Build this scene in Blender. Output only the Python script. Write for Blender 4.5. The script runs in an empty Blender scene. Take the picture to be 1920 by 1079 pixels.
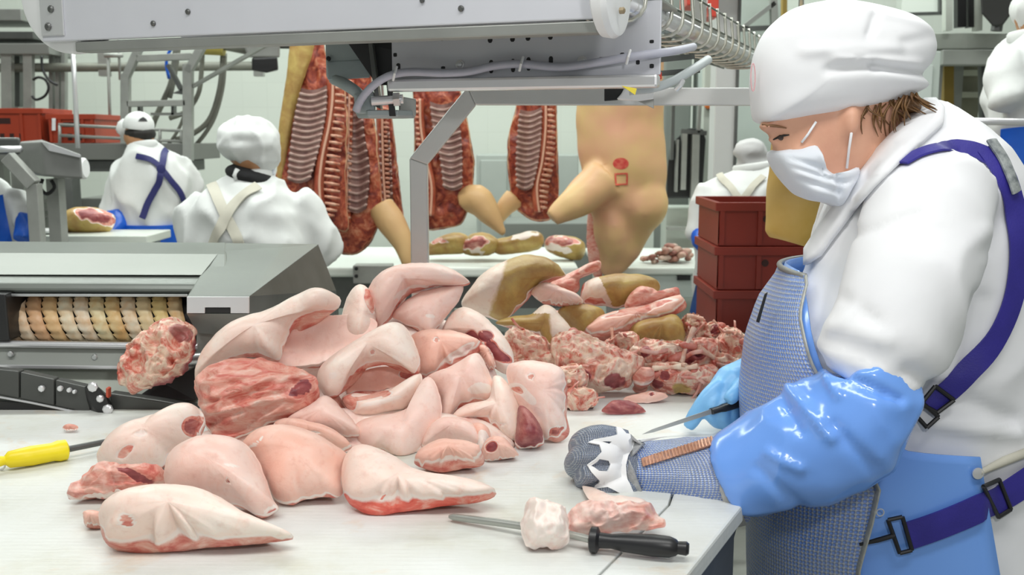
import bpy, bmesh, math, random
import numpy as np
from mathutils import Vector, Matrix, noise
from mathutils.bvhtree import BVHTree

random.seed(7)
SC = bpy.context.scene
COL = SC.collection
R = math.radians

# ------------------------------------------------------------------ camera
FPX = 1920.0
CAM = Vector((0.0, 0.0, 1.55))
PITCH = R(8.3)
cd = bpy.data.cameras.new('camera')
cam = bpy.data.objects.new('camera', cd)
COL.objects.link(cam)
cam.location = CAM
cam.rotation_euler = (R(90) - PITCH, 0, 0)
cd.sensor_width = 36.0
cd.lens = 36.0 * FPX / 1920.0
cd.dof.use_dof = True
cd.dof.focus_distance = 2.05
cd.dof.aperture_fstop = 6.3
SC.camera = cam

# ------------------------------------------------------------------ world, lights, exposure
w = bpy.data.worlds.new('world')
SC.world = w
w.use_nodes = True
w.node_tree.nodes['Background'].inputs[0].default_value = (0.95, 0.98, 0.95, 1)
w.node_tree.nodes['Background'].inputs[1].default_value = 0.29

def area(name, loc, rot, sx, sy, power, col=(1, 1, 1)):
    l = bpy.data.lights.new(name, 'AREA')
    l.shape = 'RECTANGLE'; l.size = sx; l.size_y = sy; l.energy = power; l.color = col
    o = bpy.data.objects.new(name, l); COL.objects.link(o)
    o.location = loc; o.rotation_euler = rot
    return o
area('ceiling_lamp_near', (-0.3, 0.6, 3.6), (0, 0, 0), 3.5, 0.5, 64, (1, 1, 0.97))
area('ceiling_lamp_mid', (-0.3, 3.6, 3.9), (0, 0, 0), 6.0, 0.5, 120, (0.96, 1, 0.95))
area('ceiling_lamp_far', (-0.3, 6.4, 4.0), (0, 0, 0), 8.0, 0.5, 190, (0.93, 1, 0.94))
# the photographer's flash, above and to the right of the lens
fl = bpy.data.lights.new('camera_flash', 'AREA')
fl.shape = 'DISK'; fl.size = 0.16; fl.energy = 7.5; fl.color = (1.0, 0.985, 0.97)
flo = bpy.data.objects.new('camera_flash', fl); COL.objects.link(flo)
flo.location = (0.42, 0.02, 2.02)
flo.rotation_euler = (R(74), 0, R(4))

SC.view_settings.view_transform = 'Standard'
SC.view_settings.look = 'None'
SC.view_settings.gamma = 1.0
SC.view_settings.use_curve_mapping = False
SC.view_settings.exposure = 0.18

# ------------------------------------------------------------------ pixel <-> world helpers
_f = Vector((0, math.cos(PITCH), -math.sin(PITCH)))
_u = Vector((0, math.sin(PITCH), math.cos(PITCH)))
_r = Vector((1, 0, 0))
def ray(px, py):
    return _r * ((px - 960) / FPX) + _u * (-(py - 539.5) / FPX) + _f
def at(px, py, Y):
    d = ray(px, py); return CAM + d * (Y / d.y)
def atz(px, py, Z):
    d = ray(px, py); return CAM + d * ((Z - CAM.z) / d.z)
def on(px, py, p0, n):
    d = ray(px, py); return CAM + d * ((p0 - CAM).dot(n) / d.dot(n))
def pix(v):
    q = Vector(v) - CAM; k = q.dot(_f)
    return 960 + FPX * q.dot(_r) / k, 539.5 - FPX * q.dot(_u) / k
def mpp(Y): return Y / FPX
TZ = 0.90   # cutting table height

# ------------------------------------------------------------------ materials
MATS = {}
def newmat(name):
    m = bpy.data.materials.new(name); m.use_nodes = True
    return m, m.node_tree.nodes, m.node_tree.links, m.node_tree.nodes['Principled BSDF']
def c4(c): return (c[0], c[1], c[2], 1)
def noise_node(N, L, scale, detail=3, rough=.5, coord='Object', dist=0, vec=None):
    t = N.new('ShaderNodeTexNoise')
    t.inputs['Scale'].default_value = scale; t.inputs['Detail'].default_value = detail
    t.inputs['Roughness'].default_value = rough; t.inputs['Distortion'].default_value = dist
    if vec is None:
        tc = N.new('ShaderNodeTexCoord'); vec = tc.outputs[coord]
    L.new(vec, t.inputs['Vector'])
    return t
def ramp(N, L, src, stops, interp='LINEAR'):
    r = N.new('ShaderNodeValToRGB'); e = r.color_ramp.elements
    r.color_ramp.interpolation = interp
    while len(e) < len(stops): e.new(0.5)
    for i, (p, c) in enumerate(stops): e[i].position = p; e[i].color = c4(c)
    L.new(src, r.inputs[0]); return r
def add_bump(N, L, b, h, strength, dist=.002):
    bn = N.new('ShaderNodeBump'); bn.inputs['Strength'].default_value = strength
    bn.inputs['Distance'].default_value = dist
    L.new(h, bn.inputs['Height']); L.new(bn.outputs[0], b.inputs['Normal'])
def mat(name, col, rough=.5, metal=0, col2=None, vs=6, bump=0, bs=60, spec=.5, coat=0, aniso=None, bd=.002):
    if name in MATS: return MATS[name]
    m, N, L, b = newmat(name)
    b.inputs['Roughness'].default_value = rough; b.inputs['Metallic'].default_value = metal
    b.inputs['Specular IOR Level'].default_value = spec
    b.inputs['Coat Weight'].default_value = coat; b.inputs['Coat Roughness'].default_value = .12
    b.inputs['Base Color'].default_value = c4(col)
    if col2:
        t = noise_node(N, L, vs, 4, .55)
        r = ramp(N, L, t.outputs[0], [(.32, col), (.68, col2)])
        L.new(r.outputs[0], b.inputs['Base Color'])
    if bump:
        tc = N.new('ShaderNodeTexCoord'); vec = tc.outputs['Object']
        if aniso:
            mp = N.new('ShaderNodeMapping'); mp.inputs['Scale'].default_value = aniso
            L.new(vec, mp.inputs['Vector']); vec = mp.outputs[0]
        t2 = noise_node(N, L, bs, 3, .5, vec=vec)
        add_bump(N, L, b, t2.outputs[0], bump, bd)
    m.diffuse_color = c4(col); MATS[name] = m
    return m

STEEL = mat('steel_brushed', (.62, .63, .64), .34, .85, (.54, .56, .56), 5, .12, 30, aniso=(1, 1, 14))
STEEL_L = mat('steel_bright', (.78, .78, .80), .3, .6, (.72, .73, .75), 4)
STEEL_PAINT = mat('steel_satin_light', (.66, .67, .72), .42, .25, (.61, .62, .67), 3)
STEEL_D = mat('steel_dark', (.16, .165, .16), .42, .7, (.11, .115, .11), 6)
STEEL_G = mat('steel_grey', (.36, .37, .35), .45, .55, (.29, .30, .285), 5)
GALV = mat('galvanised_frame', (.40, .41, .385), .5, .4, (.32, .33, .31), 9)
BLACK = mat('black_rubber', (.012, .012, .014), .38)
BLACKM = mat('black_metal', (.03, .03, .031), .35, .4)
WPLASTIC = mat('white_plastic', (.86, .87, .88), .38, 0, (.8, .81, .82), 5)
YELLOW = mat('yellow_plastic', (.93, .78, .01), .38, 0, (.88, .70, .01), 12)
RED_CRATE = mat('red_crate_plastic', (.23, .020, .009), .45, 0, (.18, .016, .008), 4)
RED_CRATE_B = mat('orange_red_crate_plastic', (.42, .05, .016), .45, 0, (.34, .038, .013), 4)
BLUE_STRAP = mat('navy_webbing', (.034, .026, .29), .55, 0, (.026, .02, .23), 14, .3, 300)
BLUE_VINYL = mat('sky_blue_vinyl', (.19, .41, .95), .2, 0, (.165, .37, .92), 3, spec=.6, coat=.25)
BLUE_DEEP = mat('royal_blue_vinyl', (.012, .12, .62), .3, 0, (.01, .09, .5), 6)
BLUE_GLOVE = mat('light_blue_nitrile', (.22, .52, .85), .38, 0, (.19, .47, .8), 20, .25, 45)
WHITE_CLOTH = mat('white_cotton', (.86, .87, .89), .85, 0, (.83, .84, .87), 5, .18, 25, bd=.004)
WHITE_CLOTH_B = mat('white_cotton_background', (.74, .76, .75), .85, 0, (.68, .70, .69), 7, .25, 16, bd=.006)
CREAM = mat('cream_webbing', (.60, .58, .49), .7, 0, (.54, .52, .44), 12)
SKINC = mat('human_skin', (.72, .40, .27), .45, 0, (.66, .34, .23), 14, .12, 120)
SKIN_D = mat('human_skin_tan', (.50, .26, .13), .5, 0, (.42, .21, .10), 14)
HAIR = mat('brown_hair', (.20, .10, .03), .5, 0, (.12, .055, .018), 40, .4, 200)
HAIR_K = mat('black_hair', (.014, .012, .010), .6)
MASK = mat('mask_fabric', (.72, .77, .84), .8, 0, (.80, .82, .86), 9, .2, 120)
CABLE_G = mat('grey_cable', (.50, .51, .60), .45, 0, (.45, .46, .54), 8)
HOSE = mat('grey_hose', (.21, .215, .18), .55, 0, (.16, .165, .14), 8)

# ------------------------------------------------------------------ mesh builder
class MB:
    def __init__(s): s.v = []; s.f = []; s.m = []; s.cur = 0
    def mat(s, i): s.cur = i; return s
    def add(s, vs, fs):
        o = len(s.v); s.v += [tuple(v) for v in vs]
        for f in fs: s.f.append([o + i for i in f]); s.m.append(s.cur)
        return s
    def hexa(s, p):   # 8 points: bottom 4 (ccw), top 4
        return s.add(p, [(3, 2, 1, 0), (4, 5, 6, 7), (0, 1, 5, 4), (1, 2, 6, 5), (2, 3, 7, 6), (3, 0, 4, 7)])
    def box(s, x0, x1, y0, y1, z0, z1):
        return s.hexa([(x0, y0, z0), (x1, y0, z0), (x1, y1, z0), (x0, y1, z0), (x0, y0, z1), (x1, y0, z1), (x1, y1, z1), (x0, y1, z1)])
    def bar(s, a, b, wd, ht, up=(0, 0, 1)):
        a = Vector(a); b = Vector(b); d = (b - a).normalized(); up = Vector(up)
        if abs(d.dot(up)) > .98: up = Vector((0, 1, 0))
        r = d.cross(up).normalized(); u = r.cross(d).normalized()
        r = r * wd / 2; u = u * ht / 2
        return s.hexa([a - r - u, a + r - u, b + r - u, b - r - u, a - r + u, a + r + u, b + r + u, b - r + u])
    def prism(s, pts, vec):
        n = len(pts); vec = Vector(vec)
        a = [Vector(p) for p in pts]; b = [p + vec for p in a]
        return s.add(a + b, [tuple(range(n - 1, -1, -1)), tuple(range(n, 2 * n))] + [(i, (i + 1) % n, n + (i + 1) % n, n + i) for i in range(n)])
    def tube(s, pts, rad, n=10, caps=True, flat=None):
        P = [Vector(p) for p in pts]; k = len(P)
        if not isinstance(rad, (list, tuple)): rad = [rad] * k
        o = len(s.v); u = None
        for i in range(k):
            d = (P[min(i + 1, k - 1)] - P[max(i - 1, 0)])
            d = d.normalized() if d.length > 1e-9 else Vector((0, 0, 1))
            if u is None:
                u = d.cross(Vector((0, 0, 1)) if abs(d.z) < .95 else Vector((0, 1, 0))).normalized()
            else:
                u = (u - d * u.dot(d)).normalized()
            v = d.cross(u)
            r = rad[i]; ra, rb = (r if isinstance(r, (list, tuple)) else (r, r))
            for j in range(n):
                t = 2 * math.pi * j / n
                s.v.append(tuple(P[i] + u * (ra * math.cos(t)) + v * (rb * math.sin(t))))
        for i in range(k - 1):
            for j in range(n):
                a = o + i * n + j; b = o + i * n + (j + 1) % n
                s.f.append([a, b, b + n, a + n]); s.m.append(s.cur)
        if caps:
            s.f.append([o + j for j in range(n - 1, -1, -1)]); s.m.append(s.cur)
            s.f.append([o + (k - 1) * n + j for j in range(n)]); s.m.append(s.cur)
        return s
    def ell(s, c, rx, ry, rz, nu=16, nv=10, rot=None):
        c = Vector(c); o = len(s.v)
        M = rot or Matrix.Identity(3)
        for i in range(nv + 1):
            p = math.pi * i / nv
            for j in range(nu):
                t = 2 * math.pi * j / nu
                s.v.append(tuple(c + M @ Vector((rx * math.sin(p) * math.cos(t), ry * math.sin(p) * math.sin(t), rz * math.cos(p)))))
        for i in range(nv):
            for j in range(nu):
                a = o + i * nu + j; b = o + i * nu + (j + 1) % nu
                s.f.append([a, a + nu, b + nu, b]); s.m.append(s.cur)
        return s
    def lathe(s, a, b, prof, n=20):   # prof: list of (t along a->b in metres, radius)
        a = Vector(a); d = (Vector(b) - a).normalized()
        u = d.cross(Vector((0, 0, 1)) if abs(d.z) < .95 else Vector((0, 1, 0))).normalized(); v = d.cross(u)
        o = len(s.v)
        for t, r in prof:
            for j in range(n):
                q = 2 * math.pi * j / n
                s.v.append(tuple(a + d * t + u * (r * math.cos(q)) + v * (r * math.sin(q))))
        k = len(prof)
        for i in range(k - 1):
            for j in range(n):
                x = o + i * n + j; y = o + i * n + (j + 1) % n
                s.f.append([x, y, y + n, x + n]); s.m.append(s.cur)
        s.f.append([o + j for j in range(n - 1, -1, -1)]); s.m.append(s.cur)
        s.f.append([o + (k - 1) * n + j for j in range(n)]); s.m.append(s.cur)
        return s
    def mesh(s, name):
        me = bpy.data.meshes.new(name)
        me.from_pydata(s.v, [], s.f)
        me.polygons.foreach_set('material_index', s.m)
        bm = bmesh.new(); bm.from_mesh(me)
        bmesh.ops.remove_doubles(bm, verts=bm.verts, dist=1e-6)
        bmesh.ops.recalc_face_normals(bm, faces=bm.faces)
        bm.to_mesh(me); bm.free()
        return me
    def build(s, name, mats, parent=None, smooth=False, bevel=0, seg=2, sub=0, world=True):
        me = s.mesh(name)
        if not isinstance(mats, (list, tuple)): mats = [mats]
        for m in mats: me.materials.append(m)
        return link(name, me, parent, smooth, bevel, seg, sub)

def link(name, me, parent=None, smooth=False, bevel=0, seg=2, sub=0):
    o = bpy.data.objects.new(name, me); COL.objects.link(o)
    if smooth is True: me.polygons.foreach_set('use_smooth', [True] * len(me.polygons))
    elif smooth:
        me.polygons.foreach_set('use_smooth', [True] * len(me.polygons))
        bm = bmesh.new(); bm.from_mesh(me)
        for e in bm.edges:
            if len(e.link_faces) == 2 and e.calc_face_angle(0) > R(smooth): e.smooth = False
        bm.to_mesh(me); bm.free()
    if bevel:
        b = o.modifiers.new('bevel', 'BEVEL'); b.width = bevel; b.segments = seg; b.limit_method = 'ANGLE'
        b.angle_limit = R(35)
    if sub:
        q = o.modifiers.new('sub', 'SUBSURF'); q.levels = sub; q.render_levels = sub
    if parent is not None: setpar(o, parent)
    return o
def setpar(o, p):
    o.parent = p
    o.matrix_parent_inverse = world_of(p).inverted()
def world_of(p):
    M = p.matrix_basis.copy()
    if p.parent: M = world_of(p.parent) @ p.matrix_parent_inverse @ M
    return M
def tag(o, label=None, cat=None, group=None, kind=None):
    if label: o['label'] = label
    if cat: o['category'] = cat
    if group: o['group'] = group
    if kind: o['kind'] = kind
    return o
def thing(name, loc, label, cat, group=None):
    o = bpy.data.objects.new(name, None); COL.objects.link(o); o.location = loc
    o.empty_display_size = .05
    return tag(o, label, cat, group)
def struct(o): o['kind'] = 'structure'; return o

def remeshed(mb, voxel, smooth=6, amp=0, fn=None, factor=.5, tris=None):
    """union of closed shapes grown into one continuous surface"""
    me = mb.mesh('tmp'); o = bpy.data.objects.new('tmp', me); COL.objects.link(o)
    r = o.modifiers.new('r', 'REMESH'); r.mode = 'VOXEL'; r.voxel_size = voxel
    if smooth:
        q = o.modifiers.new('s', 'SMOOTH'); q.factor = factor; q.iterations = smooth
    dg = bpy.context.evaluated_depsgraph_get()
    out = bpy.data.meshes.new_from_object(o.evaluated_get(dg))
    bpy.data.objects.remove(o); bpy.data.meshes.remove(me)
    out.materials.clear()
    if amp or fn:
        n = len(out.vertices)
        nr = [v.normal.copy() for v in out.vertices]
        for i, v in enumerate(out.vertices):
            d = fn(v.co) if fn else 0
            if amp: d += amp * noise.noise(v.co * 9)
            v.co += nr[i] * d
    out.update()
    return out
def bvh_of(me):
    return BVHTree.FromPolygons([v.co.copy() for v in me.vertices], [list(p.vertices) for p in me.polygons])
def hit(px, py, bvh, off=0, Y=None):
    d = ray(px, py).normalized()
    h = bvh.ray_cast(CAM, d)
    if h[0] is None:
        p = at(px, py, Y or 2.0)
        q = bvh.find_nearest(p); nn = q[1]
        return q[0] + nn * off, nn
    nn = h[1]
    if nn.dot(d) > 0: nn = -nn
    return h[0] + nn * off, nn

def catmull(pts, n, closed=True):
    P = np.array(pts, float); k = len(P); out = []
    m = 14
    rng = range(k) if closed else range(k - 1)
    for i in rng:
        if closed: a, b, c, d = P[(i - 1) % k], P[i], P[(i + 1) % k], P[(i + 2) % k]
        else: a, b, c, d = P[max(i - 1, 0)], P[i], P[i + 1], P[min(i + 2, k - 1)]
        for j in range(m):
            t = j / m
            out.append(.5 * ((2 * b) + (c - a) * t + (2 * a - 5 * b + 4 * c - d) * t * t + (3 * b - a - 3 * c + d) * t ** 3))
    if not closed: out.append(P[-1])
    out = np.array(out)
    Q = np.vstack([out, out[:1]]) if closed else out
    s = np.concatenate([[0], np.cumsum(np.linalg.norm(np.diff(Q[:, :2] if Q.shape[1] > 2 and closed else Q, axis=0), axis=1))])
    tt = np.linspace(0, s[-1], n + 1)[:-1] if closed else np.linspace(0, s[-1], n)
    return np.stack([np.interp(tt, s, Q[:, i]) for i in range(Q.shape[1])], 1)
def curve3(pts, n): return [Vector(p) for p in catmull([tuple(p) for p in pts], n, False)]

def fbm(p, s, o=3):
    a = 0; k = 1.0
    for i in range(o):
        a += k * noise.noise(p * s); s *= 2.05; k *= .5
    return a

# ------------------------------------------------------------------ the hall
def wall_mat(name, c1, c2, sx, sz):
    m, N, L, b = newmat(name)
    tc = N.new('ShaderNodeTexCoord')
    mp = N.new('ShaderNodeMapping'); mp.inputs['Rotation'].default_value = (R(90), 0, 0)
    L.new(tc.outputs['Object'], mp.inputs['Vector'])
    br = N.new('ShaderNodeTexBrick'); br.offset = 0
    br.inputs['Color1'].default_value = c4(c1); br.inputs['Color2'].default_value = c4(c2)
    br.inputs['Mortar'].default_value = c4([x * .95 for x in c1])
    br.inputs['Scale'].default_value = 1; br.inputs['Mortar Size'].default_value = .004
    br.inputs['Brick Width'].default_value = sx; br.inputs['Row Height'].default_value = sz
    L.new(mp.outputs[0], br.inputs['Vector'])
    t = noise_node(N, L, .7, 4)
    mx = N.new('ShaderNodeMix'); mx.data_type = 'RGBA'; mx.blend_type = 'MULTIPLY'; mx.inputs[0].default_value = .25
    r = ramp(N, L, t.outputs[0], [(.35, (.8, .84, .8)), (.65, (1, 1, 1))])
    L.new(br.outputs[0], mx.inputs[6]); L.new(r.outputs[0], mx.inputs[7])
    L.new(mx.outputs[2], b.inputs['Base Color'])
    b.inputs['Roughness'].default_value = .35
    return m
WALL = wall_mat('white_tile_wall', (.68, .72, .66), (.66, .70, .645), .2, .2)
FLOORM = mat('wet_concrete_floor', (.33, .34, .31), .35, 0, (.25, .26, .24), 3, .2, 20)
struct(MB().box(-7, 7, -2.5, 8.6, -.1, 0).build('floor', FLOORM))
struct(MB().box(-7, 7, 8.5, 8.7, 0, 4.6).build('wall_back', WALL))
struct(MB().box(-7.2, -7, -2.5, 8.7, 0, 4.6).build('wall_left', WALL))
struct(MB().box(7, 7.2, -2.5, 8.7, 0, 4.6).build('wall_right', WALL))

# ------------------------------------------------------------------ cutting table
def pe_mat():
    m, N, L, b = newmat('scored_white_polyethylene')
    t = noise_node(N, L, 3.2, 5, .6)
    r = ramp(N, L, t.outputs[0], [(.30, (.56, .555, .47)), (.44, (.66, .675, .635)), (.60, (.715, .735, .72))])
    t2 = noise_node(N, L, 5.5, 6, .68, dist=.6)
    r2 = ramp(N, L, t2.outputs[0], [(.56, (1, 1, 1)), (.66, (.98, .88, .80)), (.80, (.90, .66, .55))])
    mx = N.new('ShaderNodeMix'); mx.data_type = 'RGBA'; mx.blend_type = 'MULTIPLY'; mx.inputs[0].default_value = 1
    L.new(r.outputs[0], mx.inputs[6]); L.new(r2.outputs[0], mx.inputs[7])
    L.new(mx.outputs[2], b.inputs['Base Color'])
    b.inputs['Roughness'].default_value = .42
    tc = N.new('ShaderNodeTexCoord'); mp = N.new('ShaderNodeMapping')
    mp.inputs['Scale'].default_value = (18, 120, 10); mp.inputs['Rotation'].default_value = (0, 0, R(12))
    L.new(tc.outputs['Object'], mp.inputs['Vector'])
    t3 = noise_node(N, L, 1, 4, .7, vec=mp.outputs[0])
    vo = N.new('ShaderNodeTexVoronoi'); vo.inputs['Scale'].default_value = 55; vo.inputs['Randomness'].default_value = .1
    mv_ = N.new('ShaderNodeMapping'); mv_.inputs['Scale'].default_value = (.7, 1.2, 1); L.new(tc.outputs['Object'], mv_.inputs['Vector']); L.new(mv_.outputs[0], vo.inputs['Vector'])
    ad = N.new('ShaderNodeMath'); ad.operation = 'MULTIPLY_ADD'; ad.inputs[1].default_value = .7; L.new(vo.outputs['Distance'], ad.inputs[0]); L.new(t3.outputs[0], ad.inputs[2])
    add_bump(N, L, b, ad.outputs[0], .5, .0016)
    return m
PE = pe_mat()
def rx(Y): return .394 + .505 * (Y - 1.72)     # right edge of the table
table = thing('cutting_table', (-.3, 2.2, 0), 'white plastic topped cutting table in front, covered with pork cuts', 'table')
# the outer edge steps in where the butcher stands
EDGE = [(rx(1.0), 1.0), (rx(1.76), 1.76), (.43, 1.86), (.475, 2.0), (.505, 2.25), (.53, 2.42), (.86, 2.50), (.90, 3.35)]
zb0 = TZ - .035
g_ = lambda Y: rx(Y) - .135
MB().prism([(-1.7, 1.0, zb0), (g_(1.0), 1.0, zb0), (g_(1.76), 1.76, zb0), (.306, 1.864, zb0), (.43, 1.864, zb0), (.475, 2.0, zb0), (.505, 2.25, zb0), (.53, 2.42, zb0), (.86, 2.50, zb0), (.90, 3.35, zb0), (-.45, 3.35, zb0), (-.45, 2.47, zb0), (-1.7, 2.42, zb0)], (0, 0, .035)).build('top_board', PE, table, bevel=.002)
MB().prism([(g_(1.0) + .003, 1.0, zb0), (rx(1.0), 1.0, zb0), (rx(1.76), 1.76, zb0), (.43, 1.86, zb0), (.31, 1.86, zb0), (g_(1.76) + .003, 1.76, zb0)], (0, 0, .035)).build('edge_board', PE, table, bevel=.005)
MB().prism([(-1.69, 1.02, TZ - .14)] + [(x - .012, y + .01, TZ - .14) for x, y in EDGE] + [(-.44, 3.34, TZ - .14), (-.44, 2.44, TZ - .14), (-1.69, 2.4, TZ - .14)], (0, 0, .104)).build('frame', STEEL_D, table, bevel=.003)
for (x, y) in ((-1.6, 1.1), (-1.6, 2.3), (rx(1.1) - .08, 1.1), (.34, 2.3), (.82, 3.25), (-.35, 3.25)):
    MB().box(x - .03, x + .03, y - .03, y + .03, 0, TZ - .14).build('leg', STEEL, table, bevel=.003)

# ------------------------------------------------------------------ pork materials
def flesh(name, skin1, skin2, bony=False, rough=.4, tan1=(.34, .17, .055), tan2=(.58, .44, .14), red=None):
    m, N, L, b = newmat(name)
    tc = N.new('ShaderNodeTexCoord'); vec = tc.outputs['Object']
    def mix(a, bb, fac, mode='MIX'):
        x = N.new('ShaderNodeMix'); x.data_type = 'RGBA'; x.blend_type = mode
        if isinstance(fac, float): x.inputs[0].default_value = fac
        else: L.new(fac, x.inputs[0])
        L.new(a, x.inputs[6]); L.new(bb, x.inputs[7]); return x.outputs[2]
    def math_(op, a, bb):
        x = N.new('ShaderNodeMath'); x.operation = op
        for i, q in enumerate((a, bb)):
            if isinstance(q, (int, float)): x.inputs[i].default_value = q
            else: L.new(q, x.inputs[i])
        return x.outputs[0]
    ac = N.new('ShaderNodeAttribute'); ac.attribute_name = 'cut'
    at_ = N.new('ShaderNodeAttribute'); at_.attribute_name = 'tan'
    n1 = noise_node(N, L, 9, 4, .55, vec=vec)
    skin = ramp(N, L, n1.outputs[0], [(.3, skin1), (.7, skin2)]).outputs[0]
    n1b = noise_node(N, L, 55, 3, .6, vec=vec)
    pores = ramp(N, L, n1b.outputs[0], [(.28, (.90, .80, .78)), (.45, (1, 1, 1))]).outputs[0]
    skin = mix(skin, pores, .7, 'MULTIPLY')
    nv = noise_node(N, L, 16, 6, .68, vec=vec, dist=.8)
    blo = ramp(N, L, nv.outputs[0], [(.52, (1, 1, 1)), (.68, (1, .90, .87)), (.82, (.95, .70, .64))]).outputs[0]
    skin = mix(skin, blo, 1.0, 'MULTIPLY')
    nw = noise_node(N, L, 5, 3, .5, vec=vec)
    blw = ramp(N, L, nw.outputs[0], [(.36, (1, .90, .87)), (.58, (1, 1, 1))]).outputs[0]
    skin = mix(skin, blw, 1.0, 'MULTIPLY')
    n2 = noise_node(N, L, 13, 5, .6, vec=vec, dist=.4)
    tan = ramp(N, L, n2.outputs[0], [(.28, tan1), (.72, tan2)]).outputs[0]
    tfac = ramp(N, L, math_('ADD', at_.outputs['Fac'], math_('MULTIPLY', math_('SUBTRACT', n2.outputs[0], .5), 1.1)), [(.38, (0, 0, 0)), (.64, (1, 1, 1))]).outputs[0]
    skin = mix(skin, tan, tfac)
    # marbled meat
    mps = N.new('ShaderNodeMapping'); mps.inputs['Scale'].default_value = (.55, .8, 1.5); mps.inputs['Rotation'].default_value = (0, R(24), 0); L.new(vec, mps.inputs['Vector'])
    n3 = noise_node(N, L, 24, 6, .62, vec=mps.outputs[0], dist=1.4)
    meat = ramp(N, L, n3.outputs[0], [(.28, (.46, .08, .065)), (.40, (.62, .18, .14)), (.50, (.72, .33, .26)), (.60, (.77, .45, .37)), (.68, (.80, .60, .51)), (.78, (.60, .20, .15))]).outputs[0]
    if red: meat = ramp(N, L, n3.outputs[0], [(.3, red[0]), (.5, red[1]), (.62, red[2]), (.75, red[0])]).outputs[0]
    dark = ramp(N, L, n3.outputs[0], [(.35, (.20, .035, .042)), (.6, (.34, .085, .085)), (.72, (.52, .20, .18))]).outputs[0]
    fat = ramp(N, L, n1.outputs[0], [(.3, (.86, .73, .67)), (.7, (.88, .80, .74))]).outputs[0]
    if bony:
        n4 = noise_node(N, L, 17, 6, .7, vec=vec, dist=1.6)
        bone = ramp(N, L, n4.outputs[0], [(.30, (.40, .05, .035)), (.40, (.62, .17, .12)), (.48, (.76, .42, .33)), (.55, (.80, .64, .50)), (.63, (.72, .44, .34)), (.74, (.45, .075, .05))]).outputs[0]
        colr = mix(bone, skin, tfac)
        dfac = ramp(N, L, ac.outputs['Fac'], [(.35, (0, 0, 0)), (.65, (1, 1, 1))]).outputs[0]
        colr = mix(colr, dark, dfac)
    else:
        cw = math_('ADD', ac.outputs['Fac'], math_('MULTIPLY', math_('SUBTRACT', n2.outputs[0], .5), .35))
        f1 = ramp(N, L, cw, [(.10, (0, 0, 0)), (.16, (1, 1, 1))]).outputs[0]
        f2 = ramp(N, L, cw, [(.32, (0, 0, 0)), (.44, (1, 1, 1))]).outputs[0]
        f3 = ramp(N, L, cw, [(.82, (0, 0, 0)), (.95, (1, 1, 1))]).outputs[0]
        colr = mix(skin, fat, f1); colr = mix(colr, meat, f2); colr = mix(colr, dark, f3)
    L.new(colr, b.inputs['Base Color'])
    b.inputs['Roughness'].default_value = rough
    b.inputs['Specular IOR Level'].default_value = .45
    b.inputs['Subsurface Weight'].default_value = .12
    b.inputs['Subsurface Radius'].default_value = (.012, .005, .003)
    b.inputs['Subsurface Scale'].default_value = .6
    nb = noise_node(N, L, 32 if not bony else 45, 7, .62, vec=vec, dist=.5)
    add_bump(N, L, b, nb.outputs[0], .42 if not bony else .6, .004)
    MATS[name] = m
    return m
PINK = flesh('pork_skin_pink', (.87, .61, .54), (.88, .71, .64))
PALE = flesh('pork_skin_pale', (.89, .71, .63), (.89, .80, .72))
ROSE = flesh('pork_skin_rose', (.85, .50, .40), (.87, .61, .52))
PALE_R = flesh('pork_skin_pale_red_side', (.89, .71, .63), (.88, .76, .69), red=((.66, .07, .05), (.80, .17, .12), (.85, .42, .34)))
MEAT = flesh('pork_meat_open', (.78, .50, .43), (.82, .64, .56))
BONY = flesh('pork_bone_trim', (.78, .55, .42), (.70, .50, .2), bony=True, rough=.36)
TANM = flesh('pork_skin_scalded', (.80, .67, .58), (.82, .72, .62))
SCAR = flesh('carcass_flesh', (.62, .34, .20), (.68, .42, .26), rough=.45)

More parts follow.
